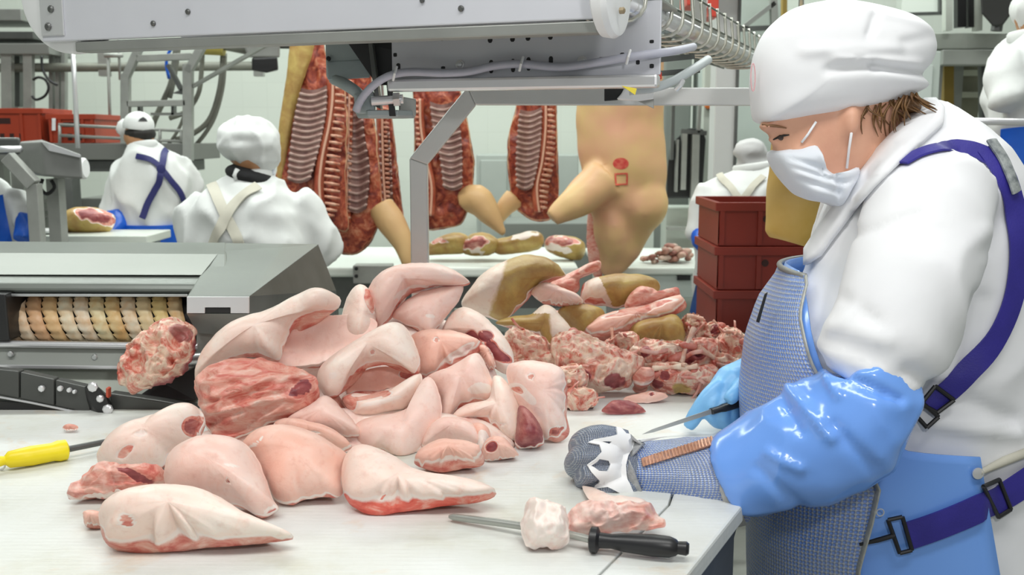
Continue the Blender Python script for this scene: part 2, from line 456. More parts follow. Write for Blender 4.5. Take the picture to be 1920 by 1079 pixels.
def slab(name, label, cat, pts, Y, tilt=55, side=0, thick=.022, dome=.035, back=.05, m=PINK, tan=None, spots=(),
         amp=.004, parent=None, N=96, group=None, zmin=TZ + .001, K=20, cut0=0.0, freq=11, bulge=(), cxy=None, rag=1.0, ridge=False, sag=.012, aniso=None, rim=0):
    """a cut of meat: an outline on a tilted plane, a domed skin side, a cut edge of real thickness and a body behind it.
    pts: (px, py) or (px, py, width of the open cut edge there)"""
    P = catmull([(p[0], p[1], p[2] if len(p) > 2 else 0) for p in pts], N)
    P[:, 2] = np.clip(P[:, 2], 0, None)
    x, y = P[:, 0].copy(), P[:, 1].copy()
    x2, y2 = np.roll(x, -1), np.roll(y, -1); A = (x * y2 - x2 * y)
    cx = ((x + x2) * A).sum() / (3 * A.sum()); cy = ((y + y2) * A).sum() / (3 * A.sum())
    if cxy: cx, cy = cxy
    if rim: P[:, 2] = np.maximum(P[:, 2], rim * np.clip((y - cy) / (y.max() - cy) * 2.2 - .2, 0, 1))
    size = math.sqrt(abs(A.sum()) / 2)
    sh = Vector((random.random() * 50, random.random() * 50, random.random() * 50))
    for i in range(N):                    # uneven hand-cut outline
        q = Vector((x[i], y[i], 0)) * (4.0 / size) + sh
        j = noise.noise(q) + .5 * noise.noise(q * 2.6)
        dx, dy = x[i] - cx, y[i] - cy; l = max(math.hypot(dx, dy), 1e-6)
        P[i, 0] += dx / l * j * min(3.2, size * .02) * rag; P[i, 1] += dy / l * j * min(3.2, size * .02) * rag
        P[i, 2] *= max(.25, 1 + 1.1 * noise.noise(q * 1.7 + Vector((0, 0, 9))))
    a, sd = R(tilt), R(side)
    n = Vector((math.sin(sd) * math.sin(a), -math.sin(a) * math.cos(sd), math.cos(a))).normalized()
    if Y is None:                      # its lowest edge rests on the table
        ib = int(np.argmax(y)); p0 = on(cx, cy, atz(x[ib], y[ib], zmin + .002), n)
    else: p0 = at(cx, cy, Y)
    # smooth dome: relax a membrane with even pressure over the skin, pinned at its edge
    dxy = np.stack([cx - P[:, 0], cy - P[:, 1]], 1); ln = np.maximum(np.linalg.norm(dxy, axis=1), 1e-6)
    kk = np.minimum(P[:, 2] / ln, .7); wfs = np.minimum(P[:, 2] / 6.0, 1)
    I = P[:, :2] + dxy * kk[:, None]
    rads = np.array([(k / K) ** .8 for k in range(0, K + 1)])
    G = np.stack([np.stack([cx + (I[:, 0] - cx) * r, cy + (I[:, 1] - cy) * r], 1) for r in rads])   # (K+1, N, 2)
    Nc = N // 2; Ic = I[::2]
    V2 = np.vstack([[[cx, cy]]] + [np.stack([cx + (Ic[:, 0] - cx) * r, cy + (Ic[:, 1] - cy) * r], 1) for r in rads[1:]])
    ii = np.arange(Nc); jj = (ii + 1) % Nc; T = [np.stack([np.zeros(Nc, int), 1 + ii, 1 + jj], 1)]
    for k in range(K - 1):
        o1, o2 = 1 + k * Nc, 1 + (k + 1) * Nc
        T += [np.stack([o1 + ii, o2 + ii, o2 + jj], 1), np.stack([o1 + ii, o2 + jj, o1 + jj], 1)]
    T = np.vstack(T); nv_ = len(V2); Lm = np.zeros((nv_, nv_)); mass = np.zeros(nv_)
    for q in range(3):
        a_, b_, c_ = T[:, q], T[:, (q + 1) % 3], T[:, (q + 2) % 3]
        u_, w2_ = V2[a_] - V2[c_], V2[b_] - V2[c_]
        cr = np.abs(u_[:, 0] * w2_[:, 1] - u_[:, 1] * w2_[:, 0]) + 1e-6
        ct = np.clip((u_ * w2_).sum(1) / cr, .02, 8) / 2
        np.add.at(Lm, (a_, b_), -ct); np.add.at(Lm, (b_, a_), -ct); np.add.at(Lm, (a_, a_), ct); np.add.at(Lm, (b_, b_), ct)
        np.add.at(mass, a_, cr / 6)
    ni = nv_ - Nc
    hb_ = thick * wfs[::2]
    sol = np.linalg.solve(Lm[:ni, :ni], np.stack([mass[:ni], -Lm[:ni, ni:] @ hb_], 1))
    def grid(col, bnd):
        Hc = np.vstack([np.full((1, Nc), col[0]), col[1:].reshape(K - 1, Nc), bnd[None, :]])
        out = np.zeros((K + 1, N)); out[:, ::2] = Hc; out[:, 1::2] = (Hc + np.roll(Hc, -1, 1)) / 2
        return out
    H1 = grid(sol[:, 0], np.zeros(Nc)); H1 = np.maximum(H1 / max(H1.max(), 1e-9), 0)
    H0 = grid(sol[:, 1], hb_); H0[K] = thick * wfs
    pw = .62 + .2 * wfs.mean()
    HT = H0 + (dome + thick * (1 - wfs.mean())) * H1 ** pw if dome >= 0 else H0 + dome * H1
    verts, cut, rows = [], [], []
    def ringv(fr, hfun, cfun, inner=True):
        row = []
        for i in range(N):
            X, Yp = P[i, 0], P[i, 1]; ix, iy = I[i]
            if inner: qx, qy = cx + (ix - cx) * fr, cy + (iy - cy) * fr
            else: qx, qy = ix + (X - ix) * fr, iy + (Yp - iy) * fr
            b = on(qx, qy, p0, n)
            row.append(len(verts)); verts.append(b + n * hfun(i)); cut.append(cfun(wfs[i]))
        rows.append(row)
    c0 = len(verts); verts.append(on(cx, cy, p0, n) + n * float(HT[0, 0])); cut.append(0)
    for k in range(1, K + 1): ringv(rads[k], lambda i, k=k: float(HT[k, i]), lambda wf: 0)
    for k in (1, 2, 3, 4):
        t = k / 4
        ringv(t, lambda i, t=t: thick * (1 - t) * wfs[i], lambda wf, t=t: wf * (.12 + .72 * t), False)
    for k in (1, 2, 3):
        s = 1 - .25 * k
        ringv(s, lambda i, s=s: -back * (1 - s ** 3) ** .7, lambda wf: .7)
    c1 = len(verts); verts.append(on(cx, cy, p0, n) - n * back); cut.append(.7)
    faces = []
    for i in range(N): faces.append((c0, rows[0][i], rows[0][(i + 1) % N]))
    for q in range(len(rows) - 1):
        r1, r2 = rows[q], rows[q + 1]
        for i in range(N):
            j = (i + 1) % N; faces.append((r1[i], r2[i], r2[j], r1[j]))
    for i in range(N): faces.append((rows[-1][(i + 1) % N], rows[-1][i], c1))
    tn = []
    nsk = 1 + K * N
    for i, v in enumerate(verts):
        ux, uy = pix(v)
        fb = fbm((Vector((v.x * .35 + v.z * .3, v.y * .6, v.z * 1.5 - v.x * .5)) if aniso else v) + sh, freq, 3)
        dsp = amp * ((1 - 2.2 * abs(fb)) if ridge else fb) + sag * noise.noise((v + sh) * 5.5)
        wx, wy = 7 * noise.noise((v + sh) * 30), 7 * noise.noise((v + sh) * 30 + Vector((7, 0, 0)))
        for (bx, by, br, bh) in bulge:
            dd = math.hypot(ux - bx, uy - by) / br
            if dd < 1: dsp += bh * (1 - dd * dd) ** 2
        tn.append(tan(ux, uy) if tan else 0.0)
        if i < nsk:
            cut[i] = max(cut[i], cut0)
            for sp in spots:
                sx, sy, ra, val = sp[:4]; ry = sp[4] if len(sp) > 4 else ra
                an = R(sp[5]) if len(sp) > 5 else 0
                ww = min(1, max(ra, ry) / 16); ex, ey = ux - sx + wx * ww, uy - sy + wy * ww
                qx, qy = ex * math.cos(an) + ey * math.sin(an), -ex * math.sin(an) + ey * math.cos(an)
                dd = math.hypot(qx / ra, qy / ry)
                if dd < 1.25:
                    f = min(1, max(0, (1.2 - dd) / .34))
                    cut[i] = max(cut[i], val * f)
                    if val > .3: dsp -= .004 * f
        v += n * dsp
        if v.z < zmin: v.z = zmin + (v.z - zmin) * .02
    me = bpy.data.meshes.new(name)
    org = Vector((p0.x, p0.y, max(p0.z - .05, zmin))) if parent is None else Vector((0, 0, 0))
    me.from_pydata([tuple(v - org) for v in verts], [], faces)
    for nm, dat in (('cut', cut), ('tan', tn)):
        q = me.attributes.new(nm, 'FLOAT', 'POINT'); q.data.foreach_set('value', dat)
    me.materials.append(m)
    bm = bmesh.new(); bm.from_mesh(me); bmesh.ops.recalc_face_normals(bm, faces=bm.faces); bm.to_mesh(me); bm.free()
    o = link(name, me, None, True)
    o.location = org
    if parent is not None: setpar(o, parent)
    else: tag(o, label, cat, group)
    return o

# ------------------------------------------------------------------ the near pile of pork cuts
GP = 'skinned pork cuts heaped on the cutting table'
def pork(label, pts, Y, **k):
    k.setdefault('group', GP); k.setdefault('rim', 2.8)
    return slab('pork_cut', label, 'pork cut', pts, Y, **k)
# --- back row / top of the heap
pork('arched pale pork cut crowning the heap, pink flap hanging below it',
     [(706, 614), (690, 575), (690, 545), (706, 520), (735, 504), (770, 496), (815, 496), (850, 506), (881, 530, 3), (862, 538, 8), (825, 538, 14), (790, 545, 14), (762, 558, 12), (742, 580, 10), (728, 604, 8), (716, 614, 4)],
     2.42, tilt=66, dome=.075, m=PINK, thick=.02, spots=[(770, 548, 34, .28, 8, -18)])
pork('smooth pink pork flap under the arched cut at the top of the heap',
     [(735, 592), (752, 570), (790, 548), (835, 538), (868, 536), (862, 562), (838, 592), (810, 627, 3), (785, 620, 3), (755, 606, 3)],
     2.40, tilt=68, dome=.02, thick=.012, m=PINK, spots=[(805, 592, 9, .2, 5)])
pork('upright folded pork cut with grey veined edge, left of the arched cut',
     [(655, 550), (672, 533), (690, 540), (704, 562, 4), (709, 595, 5), (704, 622, 4), (692, 646), (668, 651), (645, 640), (640, 605), (645, 575)],
     2.36, tilt=74, side=12, dome=.05, m=PALE, spots=[(694, 562, 10, .55, 26, -18)])
pork('large pale hooded pork cut resting against the steel machine end',
     [(366, 712, 3), (372, 680), (396, 642), (440, 608), (500, 584), (548, 566), (582, 549), (612, 549), (638, 561), (634, 580, 4), (612, 590, 6), (580, 592, 6), (556, 608, 6), (538, 640, 5), (522, 680, 5), (490, 674, 8), (450, 672, 8), (405, 688, 7), (380, 706, 5)],
     2.24, tilt=60, dome=.06, thick=.025, m=PALE, K=18, bulge=[(600, 566, 45, .03)], cxy=(490, 632))
pork('concave pink pork sheet between the hooded cut and the folded cut',
     [(522, 684), (532, 650), (556, 612), (590, 594), (640, 590), (672, 588), (705, 602), (698, 626), (660, 656), (615, 686, 4), (568, 692, 4)],
     2.28, tilt=62, dome=-.012, thick=.02, m=PINK)
pork('pork cut showing purple lean patches, at the right shoulder of the heap',
     [(828, 622, 3), (840, 598), (866, 577), (896, 588), (926, 610), (950, 638), (963, 668), (961, 702, 4), (935, 694, 5), (905, 668, 4), (872, 645, 3), (845, 632, 3)],
     2.40, tilt=58, dome=.04, m=PALE, spots=[(885, 632, 17, 1.2, 11, 20), (912, 630, 13, 1.2, 9), (932, 660, 30, 1.2, 13, 42)])
pork('thin red edged pork strip tucked under the purple cut',
     [(893, 650, 2), (910, 648, 3), (924, 664, 4), (930, 690, 4), (918, 692, 4), (903, 672, 3)], 2.33, tilt=62, dome=.01, m=ROSE, thick=.02)
pork('pink pork slab with bruised edge, right of the gaping cut',
     [(768, 632), (795, 621), (840, 622), (880, 632), (904, 650, 6), (886, 672, 12), (845, 694, 12), (806, 708, 8), (788, 702, 3), (776, 668)],
     2.33, tilt=52, dome=.035, m=ROSE, spots=[(862, 662, 32, .33, 9, -28), (818, 637, 5, .5)])
# --- middle row
pork('red marbled inside of a thick pork cut, below the hooded cut',
     [(372, 718), (392, 694), (430, 678), (480, 674), (535, 684), (588, 706), (600, 732), (588, 762), (545, 786), (498, 802), (455, 824), (412, 826), (390, 802), (378, 762)],
     2.12, tilt=68, dome=.045, m=MEAT, cut0=.55, amp=.020, freq=15, ridge=True, aniso=1, rag=2, spots=[(566, 730, 24, 1.1, 15, -20)])
pork('upper lip of the gaping pork cut in the middle of the heap',
     [(594, 715), (598, 694), (620, 672), (665, 642), (705, 618), (742, 604), (768, 624), (782, 655), (789, 690, 3), (780, 704, 6), (752, 690, 7), (715, 684, 8), (680, 694, 8), (655, 712, 7), (640, 740, 5), (622, 748, 4), (606, 740, 3)],
     2.21, tilt=60, dome=.05, thick=.02, m=PALE, spots=[(622, 705, 7, .3), (698, 659, 6, .4), (741, 673, 6, .22)], cxy=(695, 660))
pork('pink lining of the gaping pork cut in the middle of the heap',
     [(648, 735), (655, 715), (690, 694), (745, 688), (782, 700), (776, 716), (735, 730), (690, 742), (660, 746)],
     2.24, tilt=66, dome=-.006, thick=.012, m=ROSE, cut0=.0, spots=[(765, 700, 14, .9, 9), (660, 708, 16, 1.1, 6, -30), (690, 740, 40, .75, 6, -8)])
pork('lower fat lip of the gaping pork cut in the middle of the heap',
     [(640, 748), (660, 738), (700, 738), (745, 724), (788, 700), (787, 735), (766, 764), (715, 784), (676, 788), (652, 772)],
     2.17, tilt=70, dome=.045, m=PALE, spots=[(655, 755, 16, .5, 18), (690, 743, 42, .75, 6, -10), (715, 752, 40, .22, 5, -15)])
pork('dark red scrap wedged left of the gaping cut',
     [(612, 738), (632, 738), (645, 760), (662, 790), (640, 788), (622, 768)], 2.2, tilt=60, dome=.01, m=MEAT, cut0=.8)
pork('pink pork flap with orange lower edge, right of the centre of the heap',
     [(796, 712), (840, 692), (888, 664), (905, 670), (918, 700), (928, 735), (926, 752, 5), (895, 756, 8), (862, 768, 8), (838, 790, 6), (826, 786, 3), (824, 750)],
     2.22, tilt=55, dome=.045, m=PINK, spots=[(898, 728, 22, .2, 10)])
pork('broad smooth pink pork sheet hanging down the middle of the heap',
     [(664, 800), (690, 784), (740, 775), (775, 756), (790, 715), (806, 706), (822, 732), (828, 770), (822, 806), (792, 840), (766, 868, 3), (742, 866, 4), (722, 852, 5), (690, 846, 4), (668, 824)],
     2.10, tilt=58, dome=.03, thick=.018, m=PINK)
pork('pork cut with ragged orange rim, right side of the heap',
     [(926, 706), (950, 716), (970, 748), (978, 790), (973, 828, 5), (950, 828, 6), (928, 806, 8), (895, 790, 10), (860, 796, 9), (846, 786, 5), (870, 764), (915, 752)],
     2.17, tilt=55, dome=.035, m=PALE, spots=[(905, 790, 40, .4, 5, 8)])
pork('pink pork cut standing on the table at the right end of the heap',
     [(950, 690), (985, 676), (1030, 682), (1056, 694, 5), (1064, 730, 11), (1063, 775, 11), (1068, 812, 10), (1045, 830, 12), (1015, 818, 3), (985, 786), (960, 740)],
     None, tilt=62, dome=.04, m=PINK, spots=[(995, 707, 8, .55, 5, -30), (985, 740, 30, .25, 10, 38), (972, 734, 12, .6, 6, 30), (1048, 815, 20, .9, 12)])
pork('brown lean pork piece leaning at the right foot of the heap',
     [(974, 762), (996, 775), (1013, 800), (1020, 828), (1012, 838), (985, 842), (966, 836), (968, 800)], None, tilt=62, dome=.03, m=MEAT, cut0=.95)
pork('small pink pork fold below the orange lower edge of the flap',
     [(792, 842), (800, 808), (832, 786), (870, 792), (896, 808), (904, 838), (870, 836), (830, 832)], 2.09, tilt=50, dome=.03, m=PINK)
pork('narrow raw pork tip poking out below the ragged orange rim',
     [(884, 800), (908, 798), (920, 815), (918, 840), (906, 862), (892, 842)], 2.09, tilt=60, dome=.02, m=ROSE, spots=[(905, 830, 14, .3, 20)])
pork('pink pork end with a purple knob on the table under the ragged rim',
     [(902, 846), (916, 822), (944, 822), (966, 845), (972, 856), (940, 862), (910, 864)], None, tilt=55, dome=.025, m=ROSE, spots=[(922, 836, 11, 1.1)])
pork('flat pork slab with a raw red side at the foot of the heap',
     [(778, 872, 4), (790, 846), (830, 828), (880, 832), (904, 848, 4), (906, 872, 16), (870, 880, 20), (830, 888, 18), (800, 884, 8)], None, tilt=48, dome=.015, thick=.04, m=ROSE)
pork('pink pork flap showing between the marbled cut and the smooth sheet',
     [(536, 792), (580, 764), (612, 742), (640, 764), (664, 790), (676, 816), (630, 818), (570, 812)], 2.09, tilt=50, dome=.03, m=PINK)
pork('thin dark edged pork layer above the rosy cut',
     [(505, 806), (540, 792), (590, 800), (630, 812), (660, 836), (640, 842), (590, 832), (540, 826)], 2.03, tilt=40, dome=.02, m=ROSE, spots=[(560, 806, 40, .4, 4, 8), (520, 804, 20, .55, 8)])
# --- front row, on the table
pork('rosy pork cut lying on the table at the front centre of the heap',
     [(452, 838), (480, 812), (530, 802), (585, 812), (630, 836), (652, 856), (641, 890), (642, 930, 3), (600, 936, 3), (572, 938), (548, 948, 4), (515, 938), (500, 905), (478, 866)],
     None, tilt=46, dome=.04, m=ROSE, spots=[(480, 832, 20, .2, 3, -30)])
pork('pork cut with bright red side and long tip pointing right, front right of heap',
     [(640, 880), (652, 846), (682, 834), (735, 856), (790, 884), (850, 898), (915, 910), (932, 926, 3), (905, 940, 10), (830, 950, 16), (760, 960, 26), (710, 966, 30), (678, 958, 22), (648, 934, 5)],
     None, tilt=44, dome=.03, thick=.035, m=PALE_R, spots=[(715, 940, 34, 1.1, 10, -4)])
pork('rounded pale pork cut with a small dark dot, left front of the heap',
     [(308, 892), (318, 856), (350, 832), (400, 821), (450, 832), (484, 860), (500, 900), (512, 938), (522, 956, 2), (492, 973, 4), (455, 955), (400, 945), (350, 942), (318, 925)],
     None, tilt=50, dome=.06, m=PINK, spots=[(430, 906, 3.5, 1.3), (435, 878, 20, .17, 3, 5), (508, 958, 12, .5, 5, -20)])
pork('foremost pale pork cut with raw underside, alone on the table front',
     [(188, 985, 3), (196, 950), (240, 928), (310, 919), (370, 922), (425, 942), (475, 972), (525, 994), (553, 1010), (505, 1018, 6), (430, 1028, 16), (340, 1035, 24), (260, 1036, 26), (205, 1026, 24)],
     None, tilt=44, dome=.055, thick=.03, m=PALE, spots=[(236, 977, 14, .5, 12)])
pork('small raw pork nub sticking out left of the foremost cut',
     [(157, 966, 3), (175, 958), (200, 964), (204, 984), (180, 992, 6), (160, 986, 6)], None, tilt=50, dome=.015, thick=.018, back=.02, m=ROSE, N=48, K=8)
pork('long pale pork cut sloping down at the left end of the heap',
     [(186, 868), (196, 842), (222, 815), (262, 793), (310, 776), (350, 758), (374, 768), (384, 795, 4), (372, 825, 3), (326, 850), (302, 878, 3), (262, 892, 3), (215, 886, 3)],
     None, tilt=50, dome=.05, m=PALE, spots=[(238, 845, 18, .5, 9, -40), (262, 815, 12, .35, 5), (362, 798, 22, .9, 17, -30), (380, 792, 8, .5, 20)])
pork('ragged lean pork trimming at the far left foot of the heap',
     [(133, 940), (146, 914), (172, 890), (215, 878), (262, 884), (302, 882), (312, 912), (265, 928), (205, 938), (160, 940)],
     None, tilt=42, dome=.03, m=MEAT, cut0=.45, amp=.014, freq=18, ridge=True, rag=3, spots=[(250, 895, 40, 1.0, 8, 20), (170, 900, 25, .8, 6, -35), (295, 905, 14, .8, 10)])
# inner layers of the heap that show in the gaps
pork('pork layer deep inside the heap, glimpsed between the upper cuts',
     [(480, 690), (560, 640), (660, 600), (760, 590), (860, 610), (920, 680), (930, 760), (800, 800), (640, 800), (520, 770)], 2.36, tilt=50, dome=.03, back=.2, m=ROSE, cut0=.3)
pork('pork layer deep inside the heap, glimpsed above the front cuts',
     [(330, 830), (420, 800), (540, 770), (700, 770), (850, 780), (930, 800), (960, 850), (800, 870), (600, 870), (420, 870)], 2.12, tilt=45, dome=.02, back=.15, m=ROSE, cut0=.35)
pork('tiny orange meat scrap on the table by the yellow handled steel',
     [(118, 803), (130, 797), (146, 800), (144, 808), (124, 809)], None, tilt=40, dome=.006, thick=.003, back=.003, m=MEAT, cut0=.6, N=32, K=5, amp=.002)

# ------------------------------------------------------------------ the far pile: scalded cuts and bony trim
GB = 'scalded cuts and bony trim heaped behind'
def line(x0, y0, x1, y1, wdt=10):     # 0 left of the line, 1 right of it
    nx, ny = (y1 - y0), -(x1 - x0); l = math.hypot(nx, ny)
    return lambda x, y: min(1, max(0, .5 + ((x - x0) * nx + (y - y0) * ny) / l / wdt / 2))
def trim(label, pts, Y, **k):
    k.setdefault('group', GB); k.setdefault('m', BONY); k.setdefault('amp', .02); k.setdefault('freq', 20)
    bony = k['m'] is BONY
    if bony: k.setdefault('ridge', True); k.setdefault('rag', 2.6); k.setdefault('K', 22); k.setdefault('N', 120)
    o = slab('bony_meat_piece', label, 'meat', pts, Y, **k)
    if bony: knobs(o, len(label) * 7 + int(pts[0][0]))
    return o
BONE = mat('cut_bone', (.78, .66, .52), .4, 0, (.60, .26, .18), 34, .5, 90)
SINEW = mat('sinew', (.74, .50, .42), .36, 0, (.58, .15, .11), 30, .5, 90)
LEAN = mat('lean_lump', (.42, .08, .06), .36, 0, (.62, .24, .18), 28, .6, 70)
def knobs(o, seed):
    """bones, sinews and lumps of lean standing out of a trimmed piece"""
    rn = random.Random(seed); me = o.data; vs = [v for v in me.vertices]
    d = max(o.dimensions) or .15
    xs = [v.co for v in vs]; d = max((max(p[i] for p in xs) - min(p[i] for p in xs)) for i in range(3))
    front = [v for v in vs if v.normal.y < -.35 and v.co.z + o.location.z > TZ + .02]
    for i in range(9):
        v = rn.choice(front); nn = v.normal; c = v.co - nn * .002
        t = Vector((rn.uniform(-1, 1), rn.uniform(-.3, .3), rn.uniform(-.5, .5))).normalized(); t = (t - nn * t.dot(nn)).normalized()
        kind = i % 3; mb = MB()
        if kind == 0:
            L_ = d * rn.uniform(.12, .22); r = d * rn.uniform(.025, .04)
            mb.tube(curve3([c - t * L_ - nn * r, c - t * L_ * .3 + nn * r * .3, c + t * L_ * .4 + nn * r * .4, c + t * L_ + nn * r * rn.uniform(-.6, 1.2)], 8), [r * q for q in (1.3, 1.15, .9, .8, .8, .9, 1.15, 1.2)], 8)
            p = mb.build('bone', BONE, None, smooth=50)
        elif kind == 1:
            L_ = d * rn.uniform(.15, .3); r = d * .012; b = t.cross(nn)
            mb.tube(curve3([c - t * L_ - nn * r * 2, c - t * L_ * .4 + b * r * 2 + nn * r, c + t * L_ * .3 - b * r * 2 + nn * r * 1.5, c + t * L_ - nn * r], 10), [(r * .8, r * 2.2)] * 10, 6)
            p = mb.build('sinew', SINEW, None, smooth=True)
        else:
            r = d * rn.uniform(.045, .085)
            mb.ell(c - nn * r * .35, r * rn.uniform(.9, 1.7), r, r * rn.uniform(.6, 1), 12, 8, Matrix.Rotation(rn.uniform(-.7, .7), 3, 'Y'))
            for q in range(len(mb.v)):
                w_ = Vector(mb.v[q]); mb.v[q] = tuple(w_ + (w_ - c).normalized() * r * .35 * noise.noise(w_ * 60))
            p = mb.build('lean_lump', LEAN, None, smooth=True)
        p.parent = o
def ham(label, pts, Y, **k):
    k.setdefault('group', GB); k.setdefault('m', TANM); k.setdefault('rim', 2.2)
    return slab('ham_cut', label, 'ham', pts, Y, **k)
ham('big domed ham with scalded brown skin and a pale flank',
    [(866, 565), (882, 540), (905, 515), (940, 492), (985, 478), (1030, 486), (1062, 515, 3), (1040, 522, 8), (1012, 536, 8), (990, 562, 6), (965, 586, 4), (940, 602), (905, 592), (872, 580)],
    2.86, tilt=68, dome=.075, tan=line(950, 480, 915, 600, 14), thick=.02, cxy=(955, 540))
ham('pale purple pork piece lying right of the domed brown ham',
    [(996, 548), (1015, 531), (1045, 538), (1090, 560, 2), (1086, 575, 5), (1045, 572, 6), (1015, 565, 4)], 2.84, tilt=60, dome=.03, m=PINK)
ham('saddle shaped cut half scalded brown and half white, below the domed ham',
    [(930, 604), (960, 594), (995, 590), (1022, 570), (1050, 590), (1072, 620), (1078, 645), (1050, 652), (1032, 656, 5), (1008, 636, 7), (970, 618, 7), (942, 612, 4)],
    2.74, tilt=62, dome=.02, thick=.018, tan=line(1045, 650, 1022, 580, 9) if False else (lambda x, y: min(1, max(0, (1034 - x + (y - 620) * .1) / 18 + .5)) * (1 if y > 588 else .0)))
ham('yellow skinned cut half hidden under the striped belly slab',
    [(1046, 585), (1070, 573), (1110, 575), (1135, 590), (1120, 628), (1085, 634), (1068, 615)], 2.84, tilt=60, dome=.04, tan=lambda x, y: .9)
ham('tan rolled shoulder cut with an open pale end on top of the far heap',
    [(1088, 552, 5), (1098, 528, 3), (1130, 518), (1170, 514), (1215, 520), (1236, 532, 3), (1232, 552), (1205, 566), (1165, 578), (1150, 580), (1135, 575, 3), (1110, 574, 5), (1092, 568, 5)],
    2.95, tilt=66, dome=.06, tan=lambda x, y: 1.0 if x > 1124 + (y - 520) * .45 else .0, spots=[(1112, 568, 24, .85, 8)])
trim('bright red raw lump lying on the striped belly slab',
     [(1170, 575), (1190, 545), (1215, 540), (1240, 548), (1270, 540), (1272, 558), (1235, 572), (1195, 590)], 2.88, tilt=60, dome=.03, m=MEAT, cut0=.62, amp=.012)
ham('striped pork belly slab with a red streaked side, slanting over the far heap',
    [(1094, 626, 6), (1115, 602, 3), (1160, 582), (1215, 570), (1268, 558, 2), (1286, 568, 14), (1280, 584, 16), (1235, 604, 18), (1180, 620, 18), (1120, 634, 12)],
    2.82, tilt=50, dome=.012, thick=.03, m=ROSE, cut0=.0, spots=[(1200, 578, 70, .55, 7, -14)])
ham('yellow skinned cut below the striped belly slab at the right',
    [(1180, 640, 4), (1186, 612), (1225, 600), (1268, 592), (1286, 625), (1276, 648), (1255, 654, 6), (1215, 648, 8)], 2.80, tilt=55, dome=.045, tan=lambda x, y: .9)
trim('long thin red rib strip sticking up behind the domed ham',
     [(1010, 560), (1030, 532), (1068, 512), (1108, 492), (1126, 490), (1124, 506), (1090, 520), (1085, 545), (1060, 556)], 2.98, tilt=70, dome=.018, back=.02, m=MEAT, cut0=.5, amp=.008, cxy=(1060, 530))
trim('large bony neck piece with ragged red and cream face, centre of far heap',
     [(1030, 650), (1045, 628), (1085, 626), (1125, 640), (1165, 658), (1196, 668), (1204, 690), (1180, 722), (1150, 736), (1100, 738), (1062, 712), (1040, 690)], 2.56, tilt=62, dome=.06, spots=[(1090, 705, 22, .8, 14), (1150, 715, 20, .7, 12)])
trim('cream and red trim scraps between the two heaps',
     [(944, 640), (965, 622), (1000, 632), (1030, 650), (1045, 680), (1040, 700), (1000, 690), (962, 690)], 2.62, tilt=55, dome=.04)
trim('wrinkled pale sinew scrap at the left foot of the bony neck piece',
     [(1042, 706), (1060, 690), (1090, 696), (1104, 715), (1090, 736), (1060, 742)], 2.46, tilt=58, dome=.03, amp=.018)
trim('flat veined trim scrap on the table at the foot of the bony neck piece',
     [(1052, 762), (1062, 742), (1095, 738), (1120, 748), (1118, 764), (1085, 770)], None, tilt=40, dome=.02, amp=.014)
trim('rib bone fan with grey sinews between the belly slab and neck piece',
     [(1128, 648), (1155, 632), (1185, 628), (1200, 645), (1190, 668), (1160, 662)], 2.70, tilt=60, dome=.03, back=.05)
trim('broad trim piece with purple lean spots behind the blue glove',
     [(1180, 660), (1205, 640), (1260, 646), (1320, 640), (1348, 655), (1338, 680), (1290, 700), (1230, 700), (1195, 690)], 2.62, tilt=58, dome=.04, m=BONY, spots=[(1295, 670, 28, .8, 12, -20), (1255, 680, 12, .8, 8), (1210, 660, 12, .7, 14)])
trim('cream trim piece with dark spots and yellow rind on the table',
     [(1214, 705), (1222, 682), (1255, 690), (1300, 690), (1342, 692), (1346, 725), (1310, 740), (1260, 738), (1222, 728)], None, tilt=56, dome=.045, amp=.013, spots=[(1246, 706, 11, 1.1, 8, 40), (1234, 722, 12, 1.1, 6, 10), (1325, 728, 30, .5, 10), (1290, 705, 40, .28, 3, -6)], tan=lambda x, y: max(0, 1 - math.hypot((x - 1278) / 28, (y - 730) / 16)) * 1.4)
trim('red meat sliver under the cream trim piece', [(1186, 706), (1200, 694), (1220, 696), (1226, 712), (1205, 720)], 2.50, tilt=50, dome=.015, m=MEAT, cut0=.6)
trim('small red scrap on the board left of the cream trim piece', [(1186, 728), (1200, 722), (1214, 728), (1208, 736), (1192, 736)], None, tilt=40, dome=.008, back=.01, m=MEAT, cut0=.65, N=40, K=6, amp=.004)
trim('dark lean scrap lying alone on the board before the far heap',
     [(1128, 772), (1142, 758), (1165, 750), (1190, 754), (1212, 768), (1196, 773), (1160, 777)], None, tilt=34, dome=.016, thick=.005, back=.01, m=MEAT, cut0=.95, amp=.008, N=56, K=8, spots=[(1200, 767, 14, .2)])
trim('pale pink scrap lying alone on the board behind the dark lean scrap',
     [(1168, 750), (1190, 742), (1222, 736), (1252, 744), (1240, 752), (1205, 756)], None, tilt=34, dome=.012, thick=.004, back=.01, m=ROSE, amp=.006, N=56, K=8, spots=[(1222, 739, 4, 1.1)])
trim('knobbly neck bone with orange lean at the top right of the far heap',
     [(1268, 612), (1285, 594), (1310, 602), (1325, 620), (1318, 640), (1290, 642), (1272, 630)], 2.86, tilt=62, dome=.05, amp=.028)
trim('red knobbly vertebra next to the crates on the far heap',
     [(1312, 628), (1325, 612), (1350, 612), (1362, 628), (1350, 648), (1322, 648)], 2.84, tilt=62, dome=.05, amp=.026, spots=[(1340, 622, 12, .7)])
trim('ragged orange spine piece running down to the blue glove',
     [(1340, 640), (1360, 622), (1392, 640), (1408, 662), (1400, 690), (1372, 688), (1350, 668)], 2.74, tilt=60, dome=.05, amp=.026)
trim('low ragged scraps beside the blue glove', [(1318, 690), (1345, 672), (1372, 680), (1400, 690), (1380, 712), (1340, 710)], 2.62, tilt=55, dome=.03, amp=.022)
